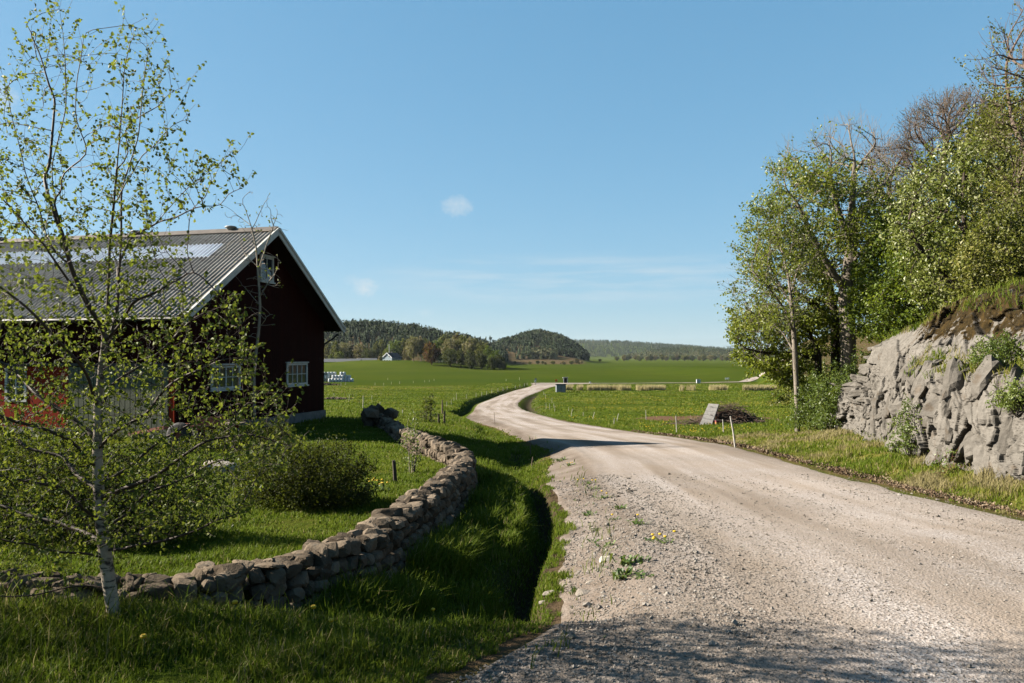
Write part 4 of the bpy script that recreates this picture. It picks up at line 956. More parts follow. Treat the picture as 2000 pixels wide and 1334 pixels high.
def build_rock():
    prof = {  # y: foot x, then (offset into the hill, z)
     34: (13.4, [(0,-1.5),(.3,-1.1),(.6,-.9),(1.2,-.6),(2,-.3),(4,.3),(8,1.0)]),
     31: (12.5, [(0,-1.3),(.2,-.5),(.5,.1),(1.0,.4),(1.6,.6),(4,1.2),(8,2.0)]),
     29: (11.95,[(0,-1.1),(.15,-.3),(.35,.5),(.8,.8),(1.4,1.0),(4,1.6),(8,2.4)]),
     26: (11.15,[(0,-.95),(.1,.15),(.25,.95),(.5,1.15),(1.2,1.35),(4,1.9),(8,2.8)]),
     24.2:(10.7,[(0,-.85),(.1,.3),(.2,1.05),(.5,1.3),(1.1,1.5),(3,2.2),(8,3)]),
     23.6:(10.5,[(0,-.8),(.1,.4),(.2,1.25),(.28,2.0),(.7,2.2),(3,2.7),(8,3.2)]),
     20: (9.55, [(0,-.65),(.15,.4),(.25,1.2),(.42,1.95),(.95,2.55),(3,3.0),(8,3.5)]),
     17: (8.6,  [(0,-.6),(.15,.5),(.3,1.35),(.65,1.75),(1.3,2.95),(3,3.4),(8,3.9)]),
     15: (8.2,  [(0,-.5),(.1,.5),(.2,1.4),(.6,1.62),(1.15,2.85),(2.8,3.4),(8,4)]),
     13: (8.1,  [(0,-.4),(.1,.5),(.2,1.4),(.6,1.6),(1.1,2.75),(2.6,3.3),(8,4)]),
     10: (8.5,  [(0,-.1),(.1,.7),(.2,1.45),(.7,1.65),(1.2,2.8),(2.6,3.3),(8,4.1)]),
     5:  (9.3,  [(0,.0),(.1,.8),(.2,1.5),(.7,1.7),(1.2,2.8),(2.6,3.3),(8,4.1)]),
     -4: (9.8,  [(0,.0),(.1,.8),(.2,1.4),(.7,1.6),(1.2,2.4),(2.6,3.0),(8,3.6)]),
    }
    ys = np.array(sorted(prof)); fx = np.array([prof[y][0] for y in ys]); K = np.array([prof[y][1] for y in ys])
    yq = np.concatenate((np.linspace(-4, 9, 60)[:-1], np.linspace(9, 25, 560)[:-1], np.linspace(25, 34, 170))); nt = 330
    tq = np.concatenate((np.linspace(0, 4, 280), np.linspace(4, 6, 51)[1:]))
    X = np.zeros((len(yq), nt)); Z = X.copy(); fxq = pchip(ys.astype(float), fx, yq)
    for i, y in enumerate(yq):
        o = np.array([np.interp(y, ys, K[:, k, 0]) for k in range(7)]); z = np.array([np.interp(y, ys, K[:, k, 1]) for k in range(7)])
        X[i] = np.interp(tq, range(7), o); Z[i] = np.interp(tq, range(7), z)
    Y = np.repeat(yq[:, None], nt, 1); Yb = Y.copy()
    # along-foot coordinate
    fl = np.concatenate(([0], np.cumsum(np.hypot(np.diff(yq), np.diff(fxq))))); Sx = np.repeat(fl[:, None], nt, 1); Hh = Z + X * .6
    wx = .07 * fbm(Sx * 1.3, Hh * 1.3, oct=4, seed=51); wy = .07 * fbm(Sx * 1.3, Hh * 1.3, oct=4, seed=52)
    def rot(a, s, sx, sy): c_, s_ = math.cos(a), math.sin(a); return ((Sx + wx) * c_ + (Hh + wy) * s_) * s * sx, (-(Sx + wx) * s_ + (Hh + wy) * c_) * s * sy
    disp = np.zeros_like(X); crack = np.zeros_like(X)
    left = sstep(20.5, 24, Y)                                                     # flat lying slabs at the far end, leaning blocks nearer
    for (a1, a2, s, sx, sy, amp, tilt, cw) in ((-.95, .06, .55, 1.3, .8, .30, .22, .035), (-.8, .03, 1.3, 1.2, .9, .13, .36, .045), (-.6, .02, 3.0, 1.1, 1, .06, .55, .06), (-.4, .1, 7.0, 1, 1, .016, .45, .1)):
        for a, wgt, kx, ky in ((a1, 1 - left, sx, sy), (a2, left, sx * .55, sy * 2.1)):
            u_, v_ = rot(a, s, kx, ky); f1, f21, idh, du, dv = cellnoise(u_, v_, int(s * 100) + 7)
            idb = (idh * 7.3) % 1; idc = (idh * 13.7) % 1
            disp += wgt * (amp * (idh - .5) + tilt / s * ((idb - .5) * du + (idc - .5) * dv)); ck = 1 - sstep(0, cw, f21); ck = ck * (.25 + .75 * sstep(-.12, .12, fbm(Sx * 1.1 + s, Hh * 1.1, oct=3, seed=int(s * 10) + 53))); disp -= wgt * ck * amp * .22; crack = np.maximum(crack, wgt * ck * (.9 if s < 2 else .4))
    face = sstep(0, .25, tq)[None] * (1 - .75 * sstep(3.2, 4.6, tq))[None]
    smooth_block = np.exp(-(((Y - 21.3) / 2.2) ** 2)) * sstep(1.2, 1.6, Z)          # large smooth slab at the top
    disp = disp * (1 - .75 * smooth_block) * (.35 + .65 * face) + .045 * fbm(Sx * 2.2, Hh * 2.2, oct=5, seed=60)
    crack = crack * (1 - .75 * smooth_block) * (1 - sstep(4, 5, tq))[None]
    disp = disp + .35 * fbm(Sx * .45, Hh * .45, oct=2, seed=61) * face
    disp[1:-1] = .2 * disp[:-2] + .6 * disp[1:-1] + .2 * disp[2:]
    nx, ny = -.93, -.36                                                          # outward
    Xw = fxq[:, None] + X * .97 + disp * -nx * -1.0; Yw = Y + X * .22 - disp * .33
    Zw = Z + disp * .25 * sstep(2.3, 4, tq)[None]
    moss = .62 * sstep(1.8, 2.3, Z) * (1 - sstep(19.3, 20.4, Y)) + .3 * sstep(2.5, 4, tq)[None] * (1 - smooth_block) + .25 * sstep(-.1, -.5, Z - 0) * 0 - .1
    moss = np.where(tq[None] > 4.6, .8, moss)
    n, k = Xw.shape; ii, jj = np.meshgrid(np.arange(n - 1), np.arange(k - 1), indexing='ij'); a = (ii * k + jj).ravel()
    B = np.array([10.0, 18.0, -.6]); V = np.stack((Xw, Yw, Zw), -1).reshape(-1, 3) - B
    o = mesh_np('rock_outcrop', V, np.stack((a, a + 1, a + k + 1, a + k), -1), M['rock'], attrs=dict(moss=('POINT', moss.ravel()), crack=('POINT', crack.ravel())))
    o.location = B; tag(o, 'grey fractured rock outcrop with mossy top beside the road', 'rock outcrop'); return Xw, Yw, Zw
ROCK = build_rock()
def build_blocks():
    # joint-bounded blocks standing proud of the face
    X, Y, Z = ROCK; rg = np.random.default_rng(67); B = np.array([10.0, 18.0, -.6]); root = bpy.data.objects['rock_outcrop']
    n = np.array([-.90, -.36, .12]); n /= np.linalg.norm(n); T = np.array([.36, -.93, 0]); T /= np.linalg.norm(T); U = np.cross(n, T); U *= np.sign(U[2])
    Vs, Fs, Ms, Cs, k, placed = [], [], [], [], 0, []
    ys = Y[:, 0]
    for it in range(900):
        i = rg.integers(70, X.shape[0] - 8); j = int(rg.integers(4, 262)); p = np.array([X[i, j], Y[i, j], Z[i, j]]); y, z = p[1], p[2]
        left = y > 23.4
        if left and (z < .25 or rg.random() < .35): continue
        if y < 18.6 and 1.32 < z < 1.85: continue
        if 18.9 < y < 23.4 and z > 1.05: continue
        if z > 1.7 and y < 19: continue
        if y < 11.5 and rg.random() < .6: continue
        big = rg.random() ** 1.6
        if left: L, w, d = .22 + .55 * big, .07 + .10 * rg.random(), .20 + .2 * rg.random(); th = rg.normal() * .10 + .05
        else: L, w, d = .18 + .34 * big, .08 + .20 * big * rg.random() + .05 * rg.random(), .16 + .16 * rg.random(); th = 1.2 + rg.normal() * .34
        if any(((p - q) ** 2).sum() < (1.05 * (w + ww) + .16) ** 2 for q, ww in placed): continue
        placed.append((p, w)); D, Fc = ICO[3]
        # box with skewed faces and one or two broken corners
        N_ = np.vstack((np.eye(3), -np.eye(3), np.sign(rg.normal(size=(3, 3))) * rg.uniform(.3, 1, (3, 3)))) + rg.normal(size=(9, 3)) * .13; N_ /= np.linalg.norm(N_, axis=1, keepdims=True)
        off = np.concatenate((rg.uniform(.8, 1, 6), rg.uniform(.78, 1.15, 3))); q_ = np.maximum(D @ N_.T, .02) / off; V = D / ((q_ ** 40).sum(1) ** (1 / 40))[:, None]
        V = V * (1 + .30 * fbm(V[:, 0] * 3 + it, V[:, 1] * 3, V[:, 2] * 3, 4, 4)[:, None])
        a = math.cos(th) * T + math.sin(th) * U; b = -math.sin(th) * T + math.cos(th) * U; c = n + rg.normal(size=3) * .10; c /= np.linalg.norm(c)
        W_ = p + V[:, :1] * a * L + V[:, 1:2] * b * w + V[:, 2:] * c * d - n * d * rg.uniform(.52, .9)
        Vs.append(W_ - B); Fs.append(Fc + k); k += len(V); Ms.append(np.full(len(V), (.62 if (z > 1.8 and y < 19) else -.1))); Cs.append(np.full(len(V), .42 * rg.random() ** 1.5))
    m = np.concatenate(Ms); o = mesh_np('fractured_blocks', np.concatenate(Vs), np.concatenate(Fs), M['rock'], root, attrs=dict(moss=('POINT', m), crack=('POINT', np.concatenate(Cs)))); print('blocks', len(placed))
build_blocks()
def on_rock(u, v):
    """world point of the outcrop seen at a bearing"""
    X, Y, Z = ROCK; pu = CU + F * X / np.maximum(Y, .1); pv = HV - F * (Z - CZ) / np.maximum(Y, .1); d = (pu - u) ** 2 + (pv - v) ** 2 + np.where(Y < 2, 1e9, 0); i = np.unravel_index(d.argmin(), d.shape); return Vector((X[i], Y[i], Z[i]))
# ---------------------------------------------------------------- loose stones on the road
def build_pebbles():
    rg = np.random.default_rng(23); N = 90000; d = np.exp(rg.uniform(math.log(3.6), math.log(17), N)); u = rg.uniform(600, 2150, N); x = (u - CU) / F * d
    KX, _ = sect(d); c = (x - KX[:, 5]) / (KX[:, 7] - KX[:, 5]); m = (c > .03) & (c < .985)
    s = (x - KX[:, 6]) / (KX[:, 7] - KX[:, 6]); n = fbm(x * 1.1, d * .35, oct=3, seed=71)
    prob = np.where(s < .12, .9, .25 + .5 * sstep(.0, .12, fbm(s * 7, d * .06, oct=2, seed=72))) + n * .6
    m &= rg.random(N) < prob; x, y, s = x[m], d[m], s[m]; n = len(x)
    size = np.exp(rg.normal(-5.35, .40, n)) * np.where(s < .1, 1.3, 1.0) * np.clip(y / 6, .8, 2.2) ** .6
    size = np.where(rg.random(n) < .01, size * 2.2, size); z = zfun(x, y) + .012
    O = np.array([[1,0,0],[-1,0,0],[0,1,0],[0,-1,0],[0,0,1],[0,0,-1],[.6,.6,.6],[-.6,.6,.5],[.5,-.6,.6],[-.6,-.5,.6]], float)
    Fc = np.array([[6,0,2],[6,2,4],[6,4,0],[7,2,1],[7,1,4],[7,4,2],[8,0,4],[8,4,3],[8,3,0],[9,1,3],[9,3,4],[9,4,1],[0,3,5],[3,1,5],[1,2,5],[2,0,5]])
    V = O[None] * (1 + rg.uniform(-.3, .3, (n, 10, 1))); V = V * (size[:, None] * rg.uniform(.7, 1.3, (n, 3)))[:, None, :] * (1, 1, .75)
    a = rg.uniform(0, 6.28, n)[:, None]; V = np.stack((V[..., 0] * np.cos(a) - V[..., 1] * np.sin(a), V[..., 0] * np.sin(a) + V[..., 1] * np.cos(a), V[..., 2]), -1)
    V += np.stack((x, y, z + size * .2), -1)[:, None]; Q = (np.arange(n)[:, None, None] * 10 + Fc[None]).reshape(-1, 3)
    t = NT('loose_gravel'); r = t.attr('rnd'); col = t.ramp(r, [(0, (.065, .056, .046)), (.4, (.125, .111, .096)), (.9, (.165, .15, .134)), (1, (.20, .187, .17))])
    mt = t.done(col, .9, None, .0)
    o = mesh_np('loose_gravel', V.reshape(-1, 3), Q, mt, attrs=dict(rnd=('FACE', np.repeat(rg.random(n), 16)))); tag(o, 'loose gravel scattered over the road and its shoulder', 'gravel', kind='stuff'); print('pebbles', n)
build_pebbles()
# ---------------------------------------------------------------- grass
def grass_mat(name, stops):
    t = NT(name); r = t.attr('rnd'); col = t.ramp(r, stops); t.set(t.b.inputs['Base Color'], col); t.b.inputs['Roughness'].default_value = .55; t.b.inputs['Specular IOR Level'].default_value = .06
    tr = t.n('ShaderNodeBsdfTranslucent'); t.set(tr.inputs['Color'], col); mx = t.n('ShaderNodeMixShader'); mx.inputs[0].default_value = .42; t.l(t.b.outputs[0], mx.inputs[1]); t.l(tr.outputs[0], mx.inputs[2]); t.l(mx.outputs[0], t.out.inputs['Surface']); return t.m
M['grass'] = grass_mat('grass_blade', [(0, (.034, .054, .005)), (.35, (.062, .092, .008)), (.62, (.098, .114, .013)), (.8, (.135, .125, .032)), (1, (.175, .15, .075))])
M['reed'] = grass_mat('dry_reed', [(0, (.15, .13, .06)), (1, (.33, .29, .15))])
def wall_dist(x, y):
    pts = np.array([at(*p)[:] for p in WALL])[:, :2]; d = np.full(len(x), 9.); sd = np.zeros(len(x))
    for a, b in zip(pts[:-1], pts[1:]):
        e = b - a; t = np.clip(((x - a[0]) * e[0] + (y - a[1]) * e[1]) / (e @ e), 0, 1); q = np.hypot(x - a[0] - t * e[0], y - a[1] - t * e[1]); c = e[0] * (y - a[1]) - e[1] * (x - a[0]); m = q < d; d = np.where(m, q, d); sd = np.where(m, np.sign(c), sd)
    return d, sd
def blades(name, x, y, h, w, rnd, label, rs, z=None, lean=.35, mat='grass'):
    rg = np.random.default_rng(rs); n = len(x); z = zfun(x, y) if z is None else z
    a = rg.uniform(0, 6.28, n); lx = rg.normal(size=n) * lean + .12; ly = rg.normal(size=n) * lean; C = np.stack((x, y, z - .01), -1); s = np.stack((np.cos(a), np.sin(a), 0 * a), -1) * w[:, None] * .5
    m1 = C + np.stack((lx * h * .3, ly * h * .3, h * .55), -1); tp = C + np.stack((lx * h, ly * h, h * (1 - .3 * np.hypot(lx, ly))), -1)
    V = np.stack((C - s, C + s, m1 + s * .8, m1 - s * .8, tp), 1); b = np.arange(n)[:, None] * 5
    q = b + [[0, 1, 2, 3]]; t = b + [[3, 2, 4]]
    o = mesh_np(name, V.reshape(-1, 3), [q, t], M[mat], attrs=dict(rnd=('FACE', np.concatenate((rnd, rnd))))); tag(o, label, 'grass', kind='stuff'); return o
def build_grass():
    rg = np.random.default_rng(31); N = 1150000
    d = np.exp(rg.uniform(math.log(3.7), math.log(75), N)); u = rg.uniform(-120, 2120, N); x = (u - CU) / F * d; y = d
    KX, KZ = sect(y); n1 = fbm(x * 1.2, y * 1.2, oct=4, seed=81); n2 = fbm(x * .35, y * .35, oct=3, seed=82); n3 = fbm(x * 5, y * 5, oct=2, seed=83)
    left = (x < KX[:, 5] + .10 + n3 * .5 + n1 * .45) | ((x < KX[:, 6] - .3) & (rg.random(N) < .035) & (n3 > .05)); right = x > KX[:, 7] + .05 + n3 * .5 + n1 * .4
    wd, sd = wall_dist(x, y); m = (left | right) & ~((wd < .27) & (y < 30))
    dk = np.abs(x - KX[:, 4]); m &= ~((dk < .12) & (y > 6.5) & (y < 60) & (rg.random(N) < .6))
    onrock = (x > KX[:, 9] + .05) & (y < 33); m &= ~onrock
    m &= ~((y > 45) & (rg.random(N) < bare(x, y) * .97))
    gx, gy = math.sin(YAW), math.cos(YAW); bx = (x - AX) * gx + (y - AY) * gy; by = -(x - AX) * gy + (y - AY) * gx; m &= ~((bx > -.1) & (bx < BW) & (by > -.05))
    m &= ~((bx > -4.5) & (bx <= -.1) & (by > 0) & (rg.random(N) < .7))
    m &= rg.random(N) < np.clip(.75 + n1 * 2.2, .15, 1)
    front = (y < 5.7) & left; lawn = left & (sd > 0) & ~front & (y < 33) ; verge = left & ~front & ~lawn; bank = right & (y < 34)
    h = np.where(front, .10, np.where(lawn, .055, np.where(verge, .13, np.where(bank, .11, .13)))) * rg.uniform(.55, 1.5, N) * (1 + n1 * 2.4)
    h = np.where(front & (rg.random(N) < .04), h * 2.0, h); h = np.where(verge & (wd < .8) & (y < 24), h * 1.9, h); h = h * np.where(y > 40, 1.15, 1); h = np.clip(h, .02, .42)
    edge = np.clip(np.minimum(np.abs(x - KX[:, 5]), np.abs(x - KX[:, 7])) / .5, .45, 1); h = h * edge
    w = np.clip(.0022 + .00085 * y, .004, .05) * rg.uniform(.7, 1.4, N)
    green = np.where(lawn, .30, np.where(front, .36, np.where(verge, .34, np.where(bank, .46, .34))))
    rnd = green + n2 * .5 + n1 * .35 + rg.normal(size=N) * .13; rnd = np.where(bank, rnd + .5 * sstep(0, .2, n1 + n2 * .6), rnd); rnd = np.where(rg.random(N) < np.where(bank | front, .10, .03), .95, rnd); rnd = np.clip(rnd, 0, 1)
    x, y, h, w, rnd = (q[m] for q in (x, y, h, w, rnd)); front, lawn, verge, right = (q[m] for q in (front, lawn, verge, right))
    for nm, k, lab in (('verge_grass', front, 'rough grass along the front bank below the stone wall'), ('lawn_grass', lawn, 'short grass on the lawn between wall and barn'), ('ditch_grass', verge, 'tall grass on the verge between wall and road'), ('bank_grass', right, 'mixed green and straw grass on the far side of the road')):
        blades(nm, x[k], y[k], h[k], w[k], rnd[k], lab, 5)
    print('blades', len(x))
build_grass()
def build_ledge_grass():
    rg = np.random.default_rng(37); X, Y, Z = ROCK; n = 26000; i = rg.integers(60, X.shape[0] - 1, n); j = rg.integers(0, X.shape[1] - 1, n)
    y, z, x = Y[i, j], Z[i, j], X[i, j]; t = j
    led = (z > 1.25) & (z < 1.95) & (y < 18.5) & (t > 120) & (t < 230); foot = (t < 14); top = (t > 262); far = (z > .95) & (y > 24.2) & (t > 150)
    k = (led & (fbm(x * 2, y * 2, z * 2, 3, 5) > -.05)) | foot & (rg.random(n) < .8) | top | far
    x, y, z, i, j = (q[k] for q in (x, y, z, i, j)); h = rg.uniform(.08, .24, len(x)); w = np.full(len(x), .015)
    rnd = np.clip(.5 + fbm(x * 1.5, y * 1.5, oct=3, seed=2) * 1.4 + rg.normal(size=len(x)) * .15, 0, 1)
    blades('ledge_grass', x, y, h, w, rnd, 'grass and dry stalks on the ledges of the rock outcrop', 9, z, .5)
build_ledge_grass()
# weeds in the gravel
M['weed_leaf'] = leafmat('weed_leaf', [(.035, .065, .012), (.06, .10, .02), (.11, .14, .035)], .25, .5, .25)
M['petal'] = plain('yellow_petal', (.75, .48, .02), .6, .15, 30, .0)
def weed(u, v, size, label, flowers=0, upright=.5, rs=0, n=22):
    p = ground_px(u, v); root = empty('roadside_weed', p); tag(root, label, 'weed', 'weed clumps in the gravel shoulder'); rg = np.random.default_rng(rs)
    V, Q = [], []; c = 0
    for k in range(n):
        a = rg.uniform(0, 6.28); L = size * rg.uniform(.6, 1.15); el = rg.uniform(.15, .5) + upright * rg.uniform(.2, .9); w = L * rg.uniform(.13, .22); o = np.array([rg.normal() * size * .35, rg.normal() * size * .3, 0]); d = np.array([math.cos(a), math.sin(a)]); s = np.array([-d[1], d[0], 0]) * w
        pr = [(0, 0, .25), (.35, .4, .8), (.7, .72, 1), (1, .82, .05)]
        for f, g, ww in pr:
            q = o + np.array([d[0] * L * f * math.cos(el), d[1] * L * f * math.cos(el), L * g * math.sin(el) - (.12 * L if f == 1 else 0)]); V += [q - s * ww * .5, q + s * ww * .5]
        for i in range(3): Q.append([c + 2 * i, c + 2 * i + 1, c + 2 * i + 3, c + 2 * i + 2])
        c += 8
    mesh_np('leaves', V, np.array(Q), M['weed_leaf'], root, attrs=dict(rnd=('FACE', np.repeat(rg.random(n), 3))))
    for k in range(flowers):
        b = MB(); a = Vector((rg.normal() * size * .6, rg.normal() * size * .35, size * rg.uniform(.45, .9))); b.lathe([(.001, .010), (.012, .012), (.019, .005), (.012, -.004), (.003, -.008)], 9, a); b.build('flower', M['petal'], root)
for k, (u, v, s, f, up, n, lab) in enumerate(((1152, 946, .10, 4, .4, 18, 'topmost weed clump with tiny yellow heads on the gravel shoulder'), (1161, 957, .10, 0, .5, 20, 'weed clump just below the topmost flowering one'), (1178, 975, .11, 2, .5, 22, 'broad weed clump at the road edge below two others'), (1127, 979, .06, 0, .3, 12, 'small weed alone near the ditch side of the shoulder'), (1212, 996, .10, 0, .4, 20, 'weed clump close to the wheel track'), (1150, 1008, .11, 0, .3, 24, 'low spreading weed mat in the middle of the shoulder'), (1198, 1018, .08, 1, .5, 16, 'weed clump with a single yellow head mid shoulder'), (1244, 1026, .11, 1, .5, 26, 'bushy weed nearest the loose stone ridge'), (1166, 1038, .07, 0, .4, 14, 'small dark weed beside scattered stones'), (1164, 1060, .08, 0, .2, 14, 'flat weed rosette lower on the shoulder'), (1186, 1070, .09, 0, .6, 18, 'upright weed above the flat pale stone'), (1290, 1061, .10, 6, .2, 16, 'flowering dandelion out on the road edge'), (1226, 1106, .13, 0, .9, 26, 'tall upright weed, upper of the two biggest'), (1214, 1132, .12, 0, .8, 26, 'tall upright weed, lower of the two biggest'), (1254, 1130, .09, 0, .2, 26, 'thin grassy tuft right of the two biggest weeds'), (1129, 1162, .07, 0, .9, 16, 'dark weed beside pale stones near the front grass'), (1094, 902, .16, 0, .5, 40, 'grassy tuft at the shadow edge by the road'), (1112, 911, .13, 3, .5, 30, 'second grassy tuft at the shadow edge'))):
    weed(u, v, s * 1.35, lab, f, up, 100 + k, n + 6)
# plants on the rock
M['rockplant'] = leafmat('hazel_leaf', [(.05, .08, .014), (.09, .13, .022), (.16, .19, .05)], .35, .45, .3)
p = on_rock(1785, 880); bush('rock_shrub', p + Vector((-.12, -.1, -.05)), .5, .45, 1.15, 'leafy shrub growing in the cleft of the rock face', M['rockplant'], M['shrub_bark'], 420, 1700, .055, 7, rs=51, step=.08)
p = on_rock(1865, 930); bush('rock_shrub', p + Vector((-.1, -.15, -.05)), .5, .4, .62, 'half bare reddish shrub at the foot of the rock', M['rockplant'], bark('red_twigs', (.09, .04, .03), (.17, .085, .06), 20), 330, 260, .05, 12, rs=52, step=.07)
p = on_rock(1955, 700); bush('rock_shrub', p + Vector((-.05, -.1, -.15)), .55, .5, .6, 'bright green shrub on the rock ledge under the mossy dome', M['rockplant'], M['shrub_bark'], 320, 2200, .05, 7, rs=53, step=.08)
p = on_rock(1985, 790); bush('rock_shrub', p + Vector((-.05, -.1, -.1)), .4, .4, .5, 'green shrub hanging at the right part of the rock face', M['rockplant'], M['shrub_bark'], 260, 1500, .05, 6, rs=54, step=.08)
p = on_rock(1840, 725); bush('rock_shrub', p + Vector((0, -.1, -.1)), .3, .3, .4, 'small sprouting shrub on the ledge below the moss', M['rockplant'], M['shrub_bark'], 160, 500, .05, 5, rs=55, step=.07)

def build_litter():
    rg = np.random.default_rng(41); N = 26000; y = np.exp(rg.uniform(math.log(7), math.log(46), N)); KX, _ = sect(y); x = KX[:, 7] + .22 + np.abs(rg.normal(size=N)) * .32 + .25 * fbm(y * .6, y * 0 + 8, oct=4, seed=41) - .15
    k = rg.random(N) < np.clip(.5 + fbm(x, y * .7, oct=3, seed=77) * 3, .05, 1); x, y = x[k], y[k]; z = zfun(x, y) + .015 + rg.random(len(x)) * .03
    m = NT('dead_leaves'); mt = m.done(m.ramp(m.attr('rnd'), [(0, (.035, .022, .013)), (.5, (.085, .058, .036)), (1, (.17, .135, .095))]), .9, None, .05)
    o = leaf_mesh('leaf_litter', np.stack((x, y, z), -1), rg.uniform(.03, .07, len(x)) * np.clip(y / 16, .8, 1.8), mt, None, 'diamond', .9, 0, 5); tag(o, 'dead leaves and straw littered along the far road edge', 'leaf litter', kind='stuff')
build_litter()
# ---------------------------------------------------------------- trees on the rocky hillside
M['maple_leaf'] = leafmat('maple_leaf', [(.045, .063, .006), (.092, .122, .010), (.15, .178, .016), (.21, .22, .03)], .42, .45, .3)
M['bright_leaf'] = leafmat('bright_green_leaf', [(.040, .068, .006), (.078, .118, .009), (.135, .175, .014)], .42, .45, .3)
M['silver_leaf'] = leafmat('whitebeam_leaf', [(.05, .072, .010), (.095, .12, .018), (.15, .17, .035), (.30, .31, .18)], .3, .45, .3)
M['olive_leaf'] = leafmat('olive_leaf', [(.043, .052, .008), (.080, .090, .012), (.13, .135, .024), (.20, .185, .05)], .32, .5, .25)
M['bud_leaf'] = leafmat('brown_bud_leaf', [(.07, .05, .03), (.12, .085, .055), (.18, .14, .085)], .3, .6, .15)
M['grey_bark'] = bark('pale_grey_bark', (.10, .085, .068), (.23, .20, .165), 7)  # the bark's own pale grey
M['bare_twig'] = bark('bare_brown_twig', (.085, .062, .048), (.17, .13, .105), 9)
def tree_px(label, base, trunks, hull, d, dth, nattr, step, leafm, barkm, nleaf, lsize, rbase, rtip=.006, rs=0, di=1.3, dk=None, name='tree', sparse=None, minr=0.0, group=None, lthr=.03, twigs=None, drift=(0, 0, .22), upz=.3, clump=1.0):
    """base: point; trunks: pixel polylines; hull: crown outline seen from the road, filled in depth round distance d"""
    root = empty(name, base); tag(root, label, 'tree', group); B = np.array(base); rg = np.random.default_rng(rs)
    pos, par = [], []
    for k, s in enumerate(trunks):
        p = [np.array(at(u, v, d + dd)) - B for u, v, dd in s]
        if k == 0: p[0] = np.array([p[0][0], p[0][1], -.25]) if abs(p[0][2]) < 3 else np.zeros(3)
        L = []
        for a, b in zip(p[:-1], p[1:]):
            n = max(1, int(np.linalg.norm(b - a) / (step * 1.1))); L += [a + (b - a) * i / n for i in range(n)]
        L.append(p[-1])
        if k == 0: pos += L; par += [-1] + list(range(len(L) - 1))
        else:
            j = int(((np.array(pos) - L[0]) ** 2).sum(1).argmin()); b = len(pos); pos += L[1:]; par += [j] + list(range(b, b + len(L) - 2))
    h = np.array(hull, float); lo, hi = h.min(0), h.max(0); uv = rg.uniform(lo, hi, (nattr * 5, 2)); uv = uv[inside_poly(uv[:, 0], uv[:, 1], hull)]
    f = fbm(uv[:, 0] / 45, uv[:, 1] / 45, oct=2, seed=rs + 3); uv = uv[(f > -.10) | (rg.random(len(uv)) < .35)][:nattr]
    cu, cv = h.mean(0); hw = (hi - lo) / 2; q = np.sqrt(np.clip(1 - ((uv[:, 0] - cu) / hw[0]) ** 2 * .8 - ((uv[:, 1] - cv) / hw[1]) ** 2 * .5, .08, 1)); dd = rg.uniform(-1, 1, len(uv)) * q * dth
    A = np.array([np.array(at(u, v, d + k)) - B for (u, v), k in zip(uv, dd)])
    P, par = grow(A, pos, par, step, di, dk or step * 1.25, 70, drift, rs, 9000)
    if twigs: P, par = add_twigs(P, par, twigs[0], twigs[1], rs, None if len(twigs) < 3 else (lambda Q: twigs[2](*px_of(Q, B))), .45, .5, 3)
    w = Wood(P, par, rbase, rtip, 2); w.mesh('trunk', barkm, root, minr, .06)
    tw = np.nonzero(w.r < lthr)[0]
    if sparse: tw = tw[rg.random(len(tw)) < sparse(w.P[tw], B)]
    if nleaf and len(tw):
        pk = tw[rg.integers(0, len(tw), nleaf)]; C = w.P[pk] + rg.normal(size=(nleaf, 3)) * step * .5 * clump
        leaf_mesh('crown', C, rg.uniform(.65, 1.35, nleaf) * lsize, leafm, root, 'diamond', upz, .15, rs, extra=.15 + .7 * vnoise(C[:, 0] * 1.1, C[:, 1] * 1.1, C[:, 2] * 1.1, rs) + rg.normal(size=nleaf) * .12, width=.75)
    return root
def gz(u, d, dz=0.0): x = (u - CU) / F * d; return Vector((x, d, zat(x, d) + dz))
def px_of(P, B): Q = P + B; return CU + F * Q[:, 0] / Q[:, 1], HV - F * (Q[:, 2] - CZ) / Q[:, 1]
# slender pale tree in the meadow
b_ = gz(1558, 31.0); D = b_.y
tree_px('slender pale-barked tree at the edge of the meadow, leaning slightly left', b_, [[(1558,806,0),(1556,760,0),(1553,700,0),(1550,640,0),(1546,590,0),(1540,540,0),(1528,490,.3),(1510,450,.5),(1490,425,.6)], [(1551,650,0),(1530,600,-.8),(1500,560,-1.3),(1470,530,-1.6)], [(1552,690,0),(1530,650,.8),(1500,625,1.2),(1470,612,1.5)], [(1544,575,0),(1560,520,.6),(1575,470,.9)], [(1546,600,0),(1515,540,1.0),(1490,500,1.5)]],
  [(1424,575),(1440,500),(1458,440),(1485,400),(1530,410),(1580,430),(1605,480),(1600,560),(1570,610),(1545,660),(1500,660),(1450,650),(1432,620)], D, 2.0, 1100, .15, M['maple_leaf'], M['grey_bark'], 7800, 0.101, .10, .004, 61, name='slender_tree', twigs=(900, .6), sparse=lambda P, B: np.where(fbm(P[:, 0] * .6, P[:, 1] * .6, P[:, 2] * .6, 3, 6) > -.06, 1, .12))
